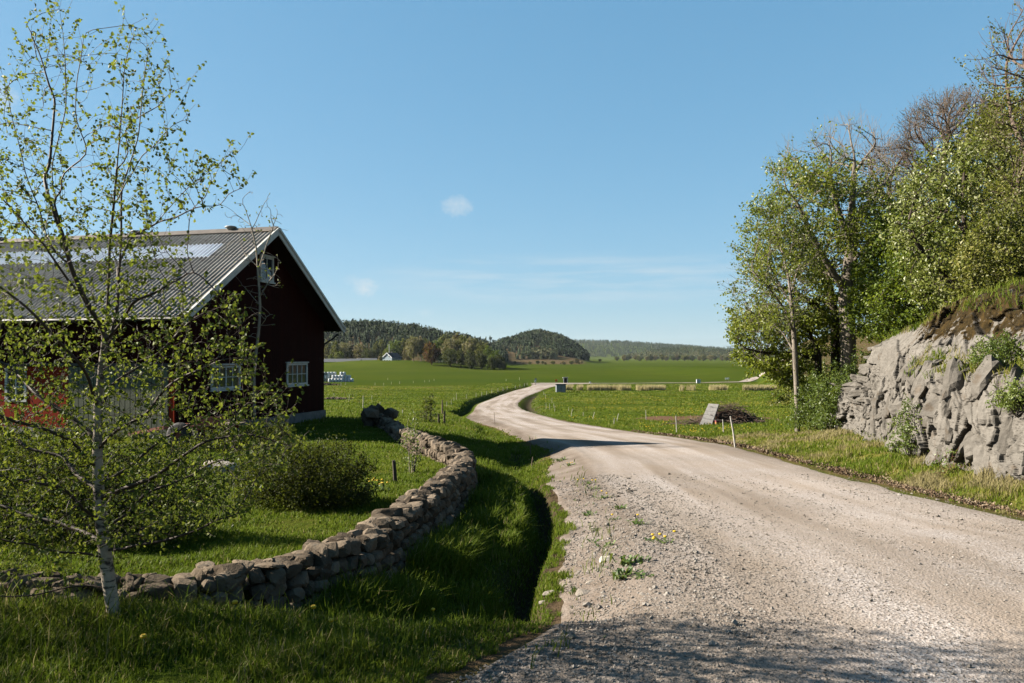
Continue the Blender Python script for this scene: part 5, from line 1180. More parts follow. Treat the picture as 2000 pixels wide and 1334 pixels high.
# big ash with two forks
b_ = gz(1657, 34.5); b_.z = min(b_.z, CZ + (HV - 684) / F * 34.5); 
tree_px('tall half bare tree with thick grey forked trunk above the rock', b_, [[(1657,690,0),(1656,650,0),(1654,600,0),(1652,565,0),(1660,520,.2),(1664,460,.3),(1664,400,.3),(1668,340,.2),(1670,300,.1)], [(1652,568,0),(1636,545,-.3),(1610,505,-.6),(1580,450,-1),(1558,395,-1.3)], [(1664,440,.3),(1700,390,.9),(1735,350,1.3),(1752,320,1.5)], [(1636,545,-.3),(1590,520,.6),(1545,500,1.2),(1510,480,1.6)], [(1664,480,.3),(1640,420,-.8),(1622,350,-1.2)], [(1661,520,.2),(1690,480,-.6),(1725,455,-1.2)], [(1668,340,.2),(1695,300,-.4)]],
  [(1498,380),(1508,325),(1545,285),(1590,262),(1640,240),(1700,242),(1738,275),(1765,330),(1768,420),(1745,490),(1690,520),(1640,540),(1570,545),(1515,500),(1494,440)], 34.5, 3.2, 1500, .22, M['maple_leaf'], M['grey_bark'], 14950, 0.113, .33, .0055, 62, name='forked_tree', twigs=(1500, .75, lambda u, v: (v < 420) | (u > 1640) | (np.random.default_rng(1).random(len(u)) < .3)), sparse=lambda P, B: (lambda u, v: np.clip(1.15 - np.clip((345 - v) / 55, 0, 1) * 1.12 - np.clip((u - 1650) / 90, 0, 1) * .5, .03, 1) * np.where(fbm(P[:, 0] * .45, P[:, 1] * .45, P[:, 2] * .45, 3, 16) > -.05, 1, .15))(*px_of(P, B)))
b_ = gz(1634, 37)
tree_px('dark-trunked leafy tree just left of the thick forked trunk', b_, [[(1640,680,0),(1634,640,0),(1626,590,0),(1618,540,0),(1612,500,0)], [(1632,640,0),(1600,600,-.6),(1560,575,-1),(1520,560,-1.4)], [(1626,590,0),(1660,560,.8),(1690,535,1.2)]],
  [(1482,470),(1540,440),(1620,430),(1690,450),(1715,540),(1680,600),(1620,640),(1540,640),(1490,610),(1470,540)], 37, 2.6, 800, .24, M['maple_leaf'], M['dark_bark'], 9100, 0.134, .26, .009, 63, twigs=(500, .5), name='leafy_tree', sparse=lambda P, B: np.where(fbm(P[:, 0] * .5, P[:, 1] * .5, P[:, 2] * .5, 3, 26) > -.04, 1, .1))
b_ = gz(1590, 36)
tree_px('low spreading maple with horizontal branches over the meadow', b_, [[(1600,720,0),(1598,690,0),(1590,660,0),(1575,640,0)], [(1598,700,0),(1550,690,-.5),(1500,690,-1),(1450,680,-1.3)], [(1590,660,0),(1530,640,.6),(1470,630,1)], [(1575,640,0),(1520,620,-.6),(1480,615,-.8)]],
  [(1424,650),(1436,615),(1480,600),(1560,600),(1625,630),(1620,690),(1570,712),(1540,760),(1500,735),(1450,712),(1428,690)], 36, 2.2, 700, .2, M['maple_leaf'], M['dark_bark'], 12350, 0.126, .16, .008, 64, twigs=(500, .5), name='spreading_maple', sparse=lambda P, B: np.where(fbm(P[:, 0] * .55, P[:, 1] * .55, P[:, 2] * .55, 3, 36) > -.07, 1, .1))
b_ = gz(1735, 33)
tree_px('bright green maple directly behind the far end of the rock', b_, [[(1735,670,0),(1733,620,0),(1730,570,0),(1735,510,0),(1745,460,0)], [(1733,620,0),(1700,575,.5),(1680,540,.8)], [(1730,570,0),(1780,520,-.6),(1820,480,-.9)]],
  [(1655,600),(1680,520),(1705,440),(1760,390),(1820,400),(1870,470),(1880,580),(1830,640),(1760,665),(1690,670),(1660,650)], 33, 3.0, 1100, .24, M['bright_leaf'], M['dark_bark'], 19500, 0.134, .22, .009, 65, twigs=(500, .5), name='maple')
b_ = gz(1900, 25)
tree_px('pale silvery-leaved tree standing over the smooth rock slab', b_, [[(1900,640,0),(1895,590,0),(1890,520,0),(1885,450,0),(1880,390,0),(1885,330,0)], [(1895,590,0),(1850,540,-.6),(1800,490,-1),(1770,440,-1.2)], [(1890,520,0),(1940,450,.6),(1985,390,1)], [(1885,450,0),(1840,400,.8),(1810,350,1.1)]],
  [(1735,470),(1750,390),(1790,320),(1860,285),(1930,270),(2010,300),(2050,400),(2040,520),(1990,600),(1900,620),(1830,600),(1770,560)], 25, 2.4, 1200, .2, M['silver_leaf'], M['dark_bark'], 22100, 0.105, .2, .008, 66, twigs=(500, .5), name='whitebeam')
b_ = gz(1985, 28)
tree_px('olive tree with dense crown behind the silvery one', b_, [[(1985,620,0),(1980,540,0),(1970,450,0),(1965,360,0),(1960,280,0)], [(1980,540,0),(1920,450,.8),(1880,380,1.2)], [(1970,450,0),(2020,380,-.6),(2060,300,-1)]],
  [(1850,400),(1870,290),(1920,215),(1985,190),(2070,220),(2130,330),(2120,480),(2060,600),(1960,620),(1890,560)], 28.5, 2.4, 1200, .23, M['olive_leaf'], M['dark_bark'], 22100, 0.118, .24, .009, 67, twigs=(500, .5), name='dense_tree')
b_ = gz(2080, 22)
tree_px('tall reddish budding tree rising past the corner of the sky', b_, [[(2080,640,0),(2078,540,0),(2070,420,0),(2062,300,0),(2055,200,0)], [(2070,420,0),(2010,310,.5),(1975,230,.8)], [(2062,300,0),(2020,190,-.6),(2003,130,-.8)], [(2078,540,0),(2020,440,-.5),(1985,360,-.8)]],
  [(1902,190),(1915,110),(1955,60),(1985,10),(2060,-60),(2180,0),(2220,250),(2180,480),(2060,620),(1975,600),(1960,460),(1930,300)], 22, 2.4, 1700, .2, M['olive_leaf'], M['bare_twig'], 18200, 0.076, .26, .005, 68, name='budding_tree', twigs=(2200, .55), sparse=lambda P, B: (lambda u, v: np.clip((v - 60) / 300, .16, 1))(*px_of(P, B)))
b_ = gz(1860, 42)
tree_px('brown still bare tree on the ridge behind the green crowns', b_, [[(1850,560,0),(1846,480,0),(1842,400,0),(1838,340,0)], [(1842,400,0),(1805,330,.6)], [(1842,400,0),(1885,320,-.6)], [(1838,340,0),(1848,280,.4)]],
  [(1756,300),(1770,240),(1800,212),(1850,195),(1905,185),(1945,215),(1960,300),(1900,360),(1820,370),(1765,345)], 42, 3.0, 1300, .26, M['bud_leaf'], M['bare_twig'], 7800, 0.067, .28, .006, 69, name='bare_tree', twigs=(2600, .9), upz=0)
b_ = gz(1720, 44)
tree_px('bare grey-brown tree between forked tree and green maple', b_, [[(1745,600,0),(1742,500,0),(1738,400,0),(1735,330,0)], [(1738,400,0),(1705,340,.6),(1690,300,.9)], [(1735,350,0),(1760,310,-.6),(1775,290,-.9)]],
  [(1690,330),(1720,290),(1760,285),(1785,310),(1790,400),(1740,440),(1700,420)], 44, 2.4, 600, .26, M['bud_leaf'], M['bare_twig'], 1560, 0.067, .2, .006, 70, name='bare_tree', twigs=(1500, .9), upz=0)
b_ = gz(1800, 29)
tree_px('mid green tree filling the gap between maple and silvery tree', b_, [[(1815,650,0),(1812,600,0),(1808,540,0),(1805,480,0)], [(1812,600,0),(1780,560,.5),(1750,530,.8)]],
  [(1690,620),(1720,550),(1780,470),(1850,450),(1910,500),(1940,590),(1880,625),(1800,655),(1730,668)], 29, 2.0, 900, .22, M['bright_leaf'], M['dark_bark'], 15600, 0.113, .16, .008, 71, twigs=(500, .5), name='leafy_tree')
b_ = gz(1960, 18.5)
tree_px('low leafy tree on top of the mossy rock', b_, [[(1965,600,0),(1962,560,0),(1958,510,0),(1950,460,0)], [(1962,560,0),(1920,530,.4),(1890,500,.6)], [(1958,510,0),(2000,470,-.4),(2030,440,-.6)]],
  [(1860,560),(1880,480),(1930,430),(2010,420),(2080,480),(2080,580),(2000,605),(1920,600)], 19, 1.3, 700, .15, M['olive_leaf'], M['dark_bark'], 13000, 0.080, .1, .006, 72, twigs=(500, .5), name='low_tree')
# underwood between meadow and rock
def bush_px(u, v, d, rx, ry, h, label, lm, nl, ls, rs, name='bush'):
    x = (u - CU) / F * d; p = Vector((x, d, zat(x, d))); return bush(name, p, rx, ry, h, label, lm, M['shrub_bark'], 420, nl, ls, 8, rs=rs, step=.16, rt=.006, rb=.03, fill=.5)
bush_px(1590, 800, 30.5, .9, .8, 2.2, 'tall leafy bush against the pale tree trunk', M['bush_leaf'], 5200, .085, 81)
bush_px(1640, 770, 29.0, 1.1, .9, 2.4, 'broad leafy bush at the far end of the rock', M['bush_leaf'], 6500, .085, 82)
bush_px(1690, 740, 31.0, 1.3, 1.0, 2.9, 'high bush in front of the maple behind the rock', M['bush_leaf'], 6500, .09, 83)
bush_px(1600, 750, 34.0, 1.3, 1.0, 2.3, 'shaded bush under the spreading maple', M['bright_leaf'], 5000, .10, 84)
bush_px(1650, 740, 36.0, 1.6, 1.1, 2.6, 'dark bush at the foot of the thick forked trunk', M['bright_leaf'], 5500, .11, 85)
bush_px(1568, 700, 120, 5, 3, 5.5, 'far bush seen between the tree trunks', M['olive_leaf'], 2500, .45, 86)
bush_px(1610, 690, 140, 8, 4, 8, 'large far thicket behind the trunks', M['olive_leaf'], 3200, .5, 87)
# ---------------------------------------------------------------- distant broadleaved trees
TREECOL = {
 'olive': leafmat('far_olive_leaf', [(.05, .055, .016), (.085, .088, .026), (.125, .12, .04)], .25, .6, .1),
 'brown': leafmat('far_brown_leaf', [(.07, .055, .03), (.11, .085, .048), (.155, .12, .07)], .25, .6, .1),
 'green': leafmat('far_green_leaf', [(.035, .06, .010), (.06, .095, .014), (.09, .13, .022)], .25, .6, .1),
 'straw': leafmat('far_pale_leaf', [(.11, .095, .045), (.16, .14, .07), (.22, .19, .10)], .25, .6, .1),
 'copper': leafmat('copper_beech_leaf', [(.045, .012, .010), (.085, .022, .014), (.13, .04, .02)], .25, .6, .1),
 'lime': leafmat('far_lime_leaf', [(.085, .10, .018), (.13, .15, .026), (.17, .19, .04)], .25, .6, .1),
 'dark': leafmat('far_dark_leaf', [(.018, .026, .008), (.034, .044, .013), (.055, .065, .02)], .2, .6, .1)}
def crown_proto(rs, aspect=1.0, low=.12, nl=2300, ls=.055):
    """unit-height tree: skeleton and leaf sites"""
    rg = np.random.default_rng(rs); A = rg.normal(size=(900, 3)); A /= np.linalg.norm(A, axis=1, keepdims=True); A *= rg.random((900, 1)) ** .45
    lump = 1 + .9 * fbm(A[:, 0] * 1.6 + rs, A[:, 1] * 1.6, A[:, 2] * 1.6, 3, rs); A = A * lump[:, None] * (.33 * aspect, .33 * aspect, (1 - low) / 2) + (0, 0, low + (1 - low) / 2); A = A[(A[:, 2] > low)][:420]
    pos = [(0, 0, -.03)] + [(0.01 * math.sin(k), .01 * math.cos(k * 2), .05 * k) for k in range(0, 9)]; par = [-1] + list(range(9))
    P, pr = grow(A, pos, par, .05, .6, .06, 60, (0, 0, .1), rs, 2500); w = Wood(P, pr, .022, .0025, 1)
    tw = np.nonzero(w.P[:, 2] > low)[0]; pk = tw[rg.integers(0, len(tw), nl)]; C = w.P[pk] + rg.normal(size=(nl, 3)) * .022
    return w, C, rg.uniform(.7, 1.3, nl) * ls
PROTO = [crown_proto(200 + k, a, l) for k, (a, l) in enumerate(((1.0, .1), (.8, .08), (1.25, .14), (.7, .2), (1.1, .05)))]
_shared = {}
def far_tree(x, y, h, col, label, k=0, wide=1.0, group=None, name='tree', z=None):
    root = empty(name, (x, y, zat(x, y) if z is None else z), (k * 1.7) % 6.28); tag(root, label, 'tree', group); root.scale = (h * wide, h * wide, h)
    key = (k % len(PROTO), col)
    if key not in _shared:
        w, C, sz = PROTO[key[0]]; t = w.mesh('trunk', M['bare_twig'] if col in ('brown', 'straw') else M['dark_bark'], root, .0)
        c = leaf_mesh('crown', C, sz, TREECOL[col], root, 'diamond', .3, .1, key[0], extra=.1 + .8 * vnoise(C[:, 0] * 7, C[:, 1] * 7, C[:, 2] * 7, key[0]), width=.9); _shared[key] = (t, c)
    else:
        for o in _shared[key]: c = o.copy(); COL.objects.link(c); c.parent = root
    return root
def ft(u, vb, vt, d, col, label, k, wide=1.0, group=None, name='tree'):
    """tree by the bearing and height of its top, standing on the ground at distance d"""
    x = (u - CU) / F * d; z = zat(x, d); top = CZ + (HV - vt) / F * d; return far_tree(x, d, max(2, top - z), col, label, k, wide, group, name)
G1 = 'trees round the farm below the wooded hill'
for i, (u, vt, d, col, w, lab) in enumerate((
  (640, 664, 700, 'straw', .8, 'pale bare tree half hidden by the barn corner'), (655, 665, 690, 'olive', .75, 'tall narrow olive tree behind the long brown building'),
  (672, 668, 705, 'straw', .85, 'second tall pale tree behind the long brown building'), (685, 668, 715, 'brown', 1.1, 'broad brown tree right of the two tall pale ones'),
  (706, 672, 700, 'brown', 1.3, 'wide spreading brown tree above the white shed'), (662, 686, 660, 'lime', 1.4, 'rounded lime green willow over the brown roof'),
  (646, 692, 655, 'lime', 1.2, 'small lime green tree at the barn corner'), (722, 680, 680, 'dark', 1.2, 'dark bare-branched tree behind the white shed'),
  (735, 668, 760, 'olive', .7, 'slim olive tree left of the house on the slope'), (746, 664, 770, 'olive', .7, 'tallest slim olive tree left of the house'),
  (744, 696, 605, 'dark', 1.2, 'small dark fruit tree on the lawn in front of the house'), (757, 680, 690, 'lime', 1.1, 'lime green bush-like tree just behind the house gable'),
  (771, 664, 690, 'green', .95, 'fresh green tree rising behind the house roof'), (788, 662, 690, 'olive', .8, 'olive tree right of the fresh green one'),
  (797, 668, 680, 'brown', .7, 'thin brownish tree beside the pale grove tree'))):
    ft(u, 0, vt, d, col, lab, i, w, G1)
G2 = 'trees of the grove beside the house'
GR = [(808, 656, 600, 'straw', .8, 'tall pale straw-coloured tree at the left of the grove'), (822, 658, 605, 'brown', .85, 'yellowish brown tree next to the pale one'),
  (834, 662, 640, 'dark', .9, 'dark tree behind the copper beech'), (856, 662, 600, 'green', .9, 'green tree right of the copper beech'),
  (868, 652, 640, 'olive', .9, 'high olive tree at the crest of the grove'), (882, 660, 590, 'straw', .9, 'pale twiggy tree in the middle of the grove'),
  (893, 650, 630, 'brown', .95, 'tall brown tree at the top of the grove'), (905, 656, 590, 'olive', .9, 'olive tree in the middle of the grove'),
  (918, 658, 580, 'straw', .85, 'pale pinkish bare tree right of the middle'), (930, 662, 590, 'brown', .9, 'brown tree on the right shoulder of the grove'),
  (942, 668, 575, 'olive', .9, 'olive green tree toward the right end'), (953, 676, 560, 'green', 1.0, 'yellow green tree toward the right end'),
  (965, 684, 555, 'green', 1.0, 'low green tree near the right end of the grove'), (976, 692, 548, 'dark', 1.0, 'dark tree next to the last in the grove'), (984, 704, 545, 'dark', 1.0, 'last low dark tree at the field tip of the grove'),
  (880, 680, 565, 'dark', 1.1, 'shaded tree at the front left of the grove'), (900, 682, 560, 'dark', 1.1, 'shaded tree at the front of the grove'), (920, 684, 555, 'dark', 1.1, 'shaded tree at the front middle of the grove'), (940, 688, 550, 'dark', 1.1, 'shaded tree at the front right of the grove'), (960, 696, 545, 'dark', 1.1, 'shaded front tree close to the field tip')]
for i, (u, vt, d, col, w, lab) in enumerate(GR): ft(u, 0, vt, d, col, lab, i + 2, w, G2)
ft(843, 0, 668, 575, 'copper', 'copper red beech standing in front of the grove', 0, 1.15, None, 'copper_beech')
far_bush = [(975 + 14 * k + (k * 37 % 9), 705 + (k * 13 % 5), 930 + 30 * (k % 3), ('brown', 'olive', 'dark')[k % 3]) for k in range(12)]
for k, (u, vt, d, col) in enumerate(far_bush): ft(u, 0, vt - 1, d, col, 'low scrub bush along the far edge of the sown field under the second hill', k, 1.8, 'scrub along the far edge of the field', 'scrub_bush')
for k, (u, vt, d, col, lab) in enumerate(((1126, 700, 1000, 'brown', 'round brown bush at the tip of the second hill'), (1136, 704, 1010, 'straw', 'smaller pale bush beside the round brown one'), (1172, 701, 1500, 'brown', 'low brown bush in the gap between the hills'), (1060, 705, 960, 'dark', 'wide dark bush on the brown slope'))):
    ft(u, 0, vt, d, col, lab, k, 1.5, None, 'bush')
for k in range(26):
    u = 1205 + k * 10.5 + (k * 53 % 7); ft(u, 0, 695.5 - (k * 29 % 5) * .8, 1750 + 40 * (k % 4), ('olive', 'brown', 'dark', 'straw')[(k * 7) % 4], 'tree in the low belt along the far side of the plain', k, 1.6, 'tree belt along the far side of the plain', 'belt_tree')
# ---------------------------------------------------------------- forests on the hills: too many to count
def conifer(rs, layers=6, k=7):
    rg = np.random.default_rng(rs); V, T = [], []; n = 0
    for l in range(layers):
        f = l / layers; z0 = .06 + f * .86; z1 = min(1.0, z0 + .30 * (1 - f * .4)); r = .20 * (1 - f) ** .85 + .02; a0 = rg.uniform(0, 6)
        ring = [(r * rg.uniform(.6, 1.15) * math.cos(a0 + 2 * math.pi * j / k), r * rg.uniform(.6, 1.15) * math.sin(a0 + 2 * math.pi * j / k), z0 + rg.uniform(-.04, .04)) for j in range(k)]
        V += ring + [(rg.normal() * .01, rg.normal() * .01, z1)]; T += [[n + j, n + (j + 1) % k, n + k] for j in range(k)]; n += k + 1
    V += [(.015, 0, -.05), (-.01, .012, -.05), (-.01, -.012, -.05), (0, 0, .5)]; T += [[n, n + 1, n + 3], [n + 1, n + 2, n + 3], [n + 2, n, n + 3]]
    return np.array(V), np.array(T)
def pine(rs):
    """crown of ragged clumps on a bare stem"""
    rg = np.random.default_rng(rs); V = [(.018, 0, -.05), (-.01, .015, -.05), (-.01, -.015, -.05), (0, 0, .85)]; T = [[0, 1, 3], [1, 2, 3], [2, 0, 3]]; n = 4
    for c in range(34):
        z = rg.uniform(.34, 1.0); r = .19 * math.sqrt(max(0, 1 - ((z - .62) / .42) ** 2)); a = rg.uniform(0, 6.28); o = np.array([r * math.cos(a) * rg.random(), r * math.sin(a) * rg.random(), z]); s = .075
        p = o + rg.normal(size=(3, 3)) * s; V += list(p); T.append([n, n + 1, n + 2]); n += 3
    return np.array(V), np.array(T)
CON = [conifer(k) for k in range(5)]; PIN = [pine(k + 20) for k in range(5)]
def forest_mat(name, cols):
    t = NT(name); return t.done(t.ramp(t.attr('rnd'), [(p, tuple(x * .8 for x in c)) for p, c in cols]), .8, None, .1)
M['forest'] = forest_mat('conifer_needles', [(0, (.012, .022, .010)), (.5, (.026, .042, .016)), (.8, (.05, .06, .022)), (1, (.10, .095, .045))])
def forest(name, label, pts, hs, mix, tone, rs):
    rg = np.random.default_rng(rs); Vs, Ts, Rn, n = [], [], [], 0; z = zfun(pts[:, 0], pts[:, 1])
    kind = np.where(rg.random(len(pts)) < mix, 1, 0); var = rg.integers(0, 5, len(pts))
    for kd, L in ((0, CON), (1, PIN)):
        for v in range(5):
            I = np.nonzero((kind == kd) & (var == v))[0]
            if not len(I): continue
            V, T = L[v]; a = rg.uniform(0, 6.28, len(I)); h = hs[I]; w = h * rg.uniform(.75, 1.15, len(I)) * (1.15 if kd else .95)
            X = V[None, :, 0] * np.cos(a)[:, None] - V[None, :, 1] * np.sin(a)[:, None]; Y = V[None, :, 0] * np.sin(a)[:, None] + V[None, :, 1] * np.cos(a)[:, None]
            W_ = np.stack((X * w[:, None] + pts[I, 0, None], Y * w[:, None] + pts[I, 1, None], V[None, :, 2] * h[:, None] + z[I, None]), -1)
            Vs.append(W_.reshape(-1, 3)); Ts.append((np.arange(len(I))[:, None, None] * len(V) + T[None]).reshape(-1, 3) + n); n += len(I) * len(V)
            Rn.append(np.clip(np.repeat(tone[I] + (.22 if kd else -.05) + rg.normal(size=len(I)) * .13, len(T)) + rg.normal(size=len(I) * len(T)) * .06, 0, 1))
    o = mesh_np(name, np.concatenate(Vs), np.concatenate(Ts), M['forest'], attrs=dict(rnd=('FACE', np.concatenate(Rn)))); tag(o, label, 'forest', kind='stuff'); print(name, len(pts))
def sample_hill(key, n, u0, u1, d0, d1, keep, rs):
    rg = np.random.default_rng(rs); u = rg.uniform(u0, u1, n * 4); d = rg.uniform(d0, d1, n * 4); x = (u - CU) / F * d; h = hill_h(key, x, d); m = keep(u, d, h, x, rg.random(n * 4)); x, d, u, h = (q[m][:n] for q in (x, d, u, h)); return np.stack((x, d), 1), u, h, rg
def build_forests():
    H = HILLS
    p, u, h, rg = sample_hill('a', 3600, 330, 1000, 790, 1120, lambda u, d, h, x, r: (h > 3) & ((r < sstep(.30, .5, h / np.interp(u, H['a']['u'], H['a']['h']).clip(1)) ) | ((u > 850) & (r < .8)) | (r < .05)), 1)
    n = fbm(p[:, 0] / 60, p[:, 1] / 60, oct=3, seed=4); forest('forest_left', 'dark conifer forest covering the wooded hill behind the farm', p, rg.uniform(8, 14, len(p)), .30, .30 + n * .7, 2)
    p, u, h, rg = sample_hill('b', 2600, 945, 1155, 1150, 1520, lambda u, d, h, x, r: (h > 1.5) & (r < np.clip(.22 + sstep(985, 1060, u) * .7 + sstep(.5, .85, h / np.interp(u, H['b']['u'], H['b']['h']).clip(1)) * .5, 0, 1) * (fbm(x / 40, d / 40, oct=2, seed=8) > -.15)), 3)
    forest('forest_middle', 'pines and spruces scattered over the rounded second hill', p, rg.uniform(8, 14.5, len(p)), .55, .34 + fbm(p[:, 0] / 50, p[:, 1] / 50, oct=3, seed=5) * 1.5 + .12 - .35 * sstep(1075, 1125, u), 4)
    p, u, h, rg = sample_hill('c', 5200, 1000, 1620, 3500, 4700, lambda u, d, h, x, r: h > 8, 5)
    forest('forest_far', 'faint blue forest on the farthest ridge', p, rg.uniform(12, 22, len(p)), .3, .3 + fbm(p[:, 0] / 200, p[:, 1] / 200, oct=3, seed=6) * .9, 6)
    p, u, h, rg = sample_hill('d', 2600, 1225, 1560, 2180, 2750, lambda u, d, h, x, r: h > 2, 7)
    forest('forest_right', 'mixed forest on the low hill across the plain', p, rg.uniform(9, 16, len(p)), .5, .42 + .5 * sstep(.8, .3, h / 28) * .6 + fbm(p[:, 0] / 90, p[:, 1] / 90, oct=3, seed=7) * .7, 8)
build_forests()
# three lone spruces on the saddle between the hills
for k, (u, vt, lab) in enumerate(((938, 655, 'lone spruce on the saddle, left of a pair'), (949, 655, 'tallest lone spruce on the saddle between the hills'), (958, 656, 'lone pine on the saddle, right of the tallest spruce'))):
    x = (u - CU) / F * 1180; d = 1180; z = zat(x, d); h = CZ + (HV - vt) / F * d - z; V, T = (CON + PIN)[k if k < 2 else 6]; o = mesh_np('spruce_tree', V * (h * .9, h * .9, h), T, M['forest'], attrs=dict(rnd=('FACE', np.full(len(T), .25)))); o.location = (x, d, z); tag(o, lab, 'tree')
# ---------------------------------------------------------------- farm buildings
M['house_blue'] = wood_paint('blue_grey_boards', (.42, .52, .58), .2, .7, .1)
M['house_roof'] = plain('dark_tiles', (.03, .03, .034), .7, .2, 2)
M['white_wall'] = plain('white_boards', (.85, .86, .86), .7, .08, 1)
M['brown_wall'] = plain('brown_boards', (.055, .03, .022), .8, .2, 1)
M['felt_roof'] = plain('grey_felt_roof', (.09, .095, .105), .8, .2, .5)
def house(name, label, cat, x, y, z, rz, L, Wd, hw, hr, wall, roof, trim, wins_g=(), wins_l=(), base=None, chimney=False, over=.5):
    root = empty(name, (x, y, z), rz); tag(root, label, cat)        # local x: along the ridge (gable at x=0), y: across
    b = MB(); pr = [(-Wd/2, -.5), (Wd/2, -.5), (Wd/2, hw), (0, hr - .1), (-Wd/2, hw)]; V = [(0, a, c) for a, c in pr] + [(L, a, c) for a, c in pr]
    b.add(V, [[i, i + 5, (i + 1) % 5 + 5, (i + 1) % 5] for i in range(5)], [[0, 1, 4], [1, 2, 4], [2, 3, 4], [5, 9, 6], [6, 9, 7], [7, 9, 8]]); b.build('wall', wall, root)
    sl = (hr - hw) / (Wd / 2)
    for s in (-1, 1):
        b = MB(); e = Wd / 2 + over; V = [(-over, s * e, hr - e * sl), (-over, 0, hr), (L + over, 0, hr), (L + over, s * e, hr - e * sl)]; b.hexa(V + [(p, q, r + .22) for p, q, r in V]); b.build('roof', roof, root)
        b = MB(); b.bar((-over - .06, s * e, hr - e * sl + .08), (-over - .06, s * .02, hr + .08), .1, .45); b.build('barge_board', trim, root)
    for (a, zc, w, h) in wins_g:
        b = MB(); b.box(-.08, -.004, a - w/2, a + w/2, zc - h/2, zc + h/2); f = b.build('window', trim, root); b = MB(); b.box(-.1, -.085, a - w/2 + .15, a + w/2 - .15, zc - h/2 + .15, zc + h/2 - .15); b.build('pane', M['glass'], f)
    for (a, zc, w, h) in wins_l:
        b = MB(); b.box(a - w/2, a + w/2, -Wd/2 - .08, -Wd/2 - .004, zc - h/2, zc + h/2); f = b.build('window', trim, root); b = MB(); b.box(a - w/2 + .15, a + w/2 - .15, -Wd/2 - .1, -Wd/2 - .085, zc - h/2 + .15, zc + h/2 - .15); b.build('pane', M['glass'], f)
    if base: b = MB(); b.box(-.06, L + .06, -Wd/2 - .06, Wd/2 + .06, -.6, base); b.build('foundation', M['white_wall'], root)
    if chimney: b = MB(); b.box(L * .45, L * .45 + .8, -.35, .35, hr - .6, hr + 1.1); b.build('chimney', M['stone_base'], root)
    return root
d = 612; x = (749.5 - CU) / F * d; z = zat(x, d); zb = CZ + (HV - 709.5) / F * d
house('house', 'blue grey wooden house with dark roof on the green mound', 'house', x + 2.2, d + 3, zb, R(62), 12.5, 9.0, 4.4, 8.0, M['house_blue'], M['house_roof'], M['white_wall'], [(-2.0, 5.2, 1.5, 1.7), (2.0, 5.2, 1.5, 1.7), (-2.6, 2.2, 1.3, 1.6), (0, 2.2, 1.3, 1.6), (2.6, 2.2, 1.3, 1.6)], [(2.5, 2.3, 1.2, 1.7), (5.5, 2.3, 1.2, 1.7), (8.5, 2.3, 1.2, 1.7)], .55, True)
d = 650; x = (721 - CU) / F * d; house('white_shed', 'low white shed with dark roof left of the blue grey house', 'shed', x - 9, d, CZ + (HV - 711.5) / F * d, R(8), 15, 9, 3.0, 4.8, M['white_wall'], M['felt_roof'], M['white_wall'], [(0, 1.4, 2.4, 2.2)])
d = 640; x0 = (560 - CU) / F * d; house('long_building', 'long low brown farm building with grey roof behind the bales', 'building', x0, d, CZ + (HV - 717) / F * d, R(3), (703 - 560) / F * d, 12, 4.2, 6.6, M['brown_wall'], M['felt_roof'], M['brown_wall'], (), [(30 + 7 * k, 1.7, 3.2, 2.6) for k in range(4)])
b = MB(); d = 630; x = (760 - CU) / F * d; zz = zat(x, d); b.tube([(0, 0, -1), (0, 0, CZ + (HV - 672) / F * d - zz)], [.22, .12], 6); o = b.build('flagpole', M['white_wall']); o.location = (x, d, zz); tag(o, 'white flagpole rising behind the blue grey house', 'flagpole')
# ---------------------------------------------------------------- bales
M['bale'] = plain('white_bale_wrap', (.60, .62, .64), .35, .08, 2, .25, .4, .03); M['bale_dark'] = plain('grey_green_bale_wrap', (.16, .19, .19), .4, .15, 2, .25, .4, .03)
def build_bales():
    d = 300.0; r = .56; h = 1.22
    b = MB(); b.lathe([(.001, 0), (r * .9, 0), (r, .08), (r * 1.02, .3), (r * .99, h / 2), (r * 1.02, h - .3), (r, h - .08), (r * .9, h), (.3, h + .02), (.001, h)], 18); pro = {}
    for k, m in (('w', M['bale']), ('d', M['bale_dark'])): pro[k] = None
    x0 = (643.5 - CU) / F * d; z0 = zat(x0 + 3, d)
    rows = []   # (column, row back, tier, colour)
    for c in range(5): rows.append((c, 0, 0, 'w'))
    for c in range(8): rows.append((c, 1, 0, 'w'))
    for c in range(7): rows.append((c, 2, 0, 'w'))
    for c in range(1, 5): rows.append((c, 1, 1, 'w'))
    for c in range(2, 7): rows.append((c, 2, 1, 'w'))
    for c in (3, 4): rows.append((c + .3, 2, 2, 'w'))
    for c in range(-4, 2): rows.append((c, 3, 0, 'd')); rows.append((c, 3, 1, 'w' if c % 3 else 'd')); rows.append((c, 3, 2, 'w' if c != -2 else 'd'))
    for (c, rw, t, k) in rows:
        rg = random.Random(int(c * 97 + rw * 13 + t * 7)); loc = (x0 + c * 1.19 + rg.uniform(-.05, .05), d + rw * 1.25 + rg.uniform(-.05, .05), z0 + t * (h + .02))
        if pro[k] is None: o = b.build('silage_bale', M['bale'] if k == 'w' else M['bale_dark'], None, True); pro[k] = o
        else: o = pro[k].copy(); COL.objects.link(o)
        o.location = loc; o.rotation_euler = (0, 0, rg.uniform(0, 6))
        where = ('in the bottom row', 'in the second tier', 'on top')[t]
        tag(o, (('white wrapped silage bale %s of the stack beside the barn corner' if rw < 3 else 'white bale %s of the greyer rear stack beside the barn corner') if k == 'w' else 'dark grey wrapped bale %s of the rear stack beside the barn corner') % where, 'bale', 'silage bales stacked in the pasture')
build_bales()
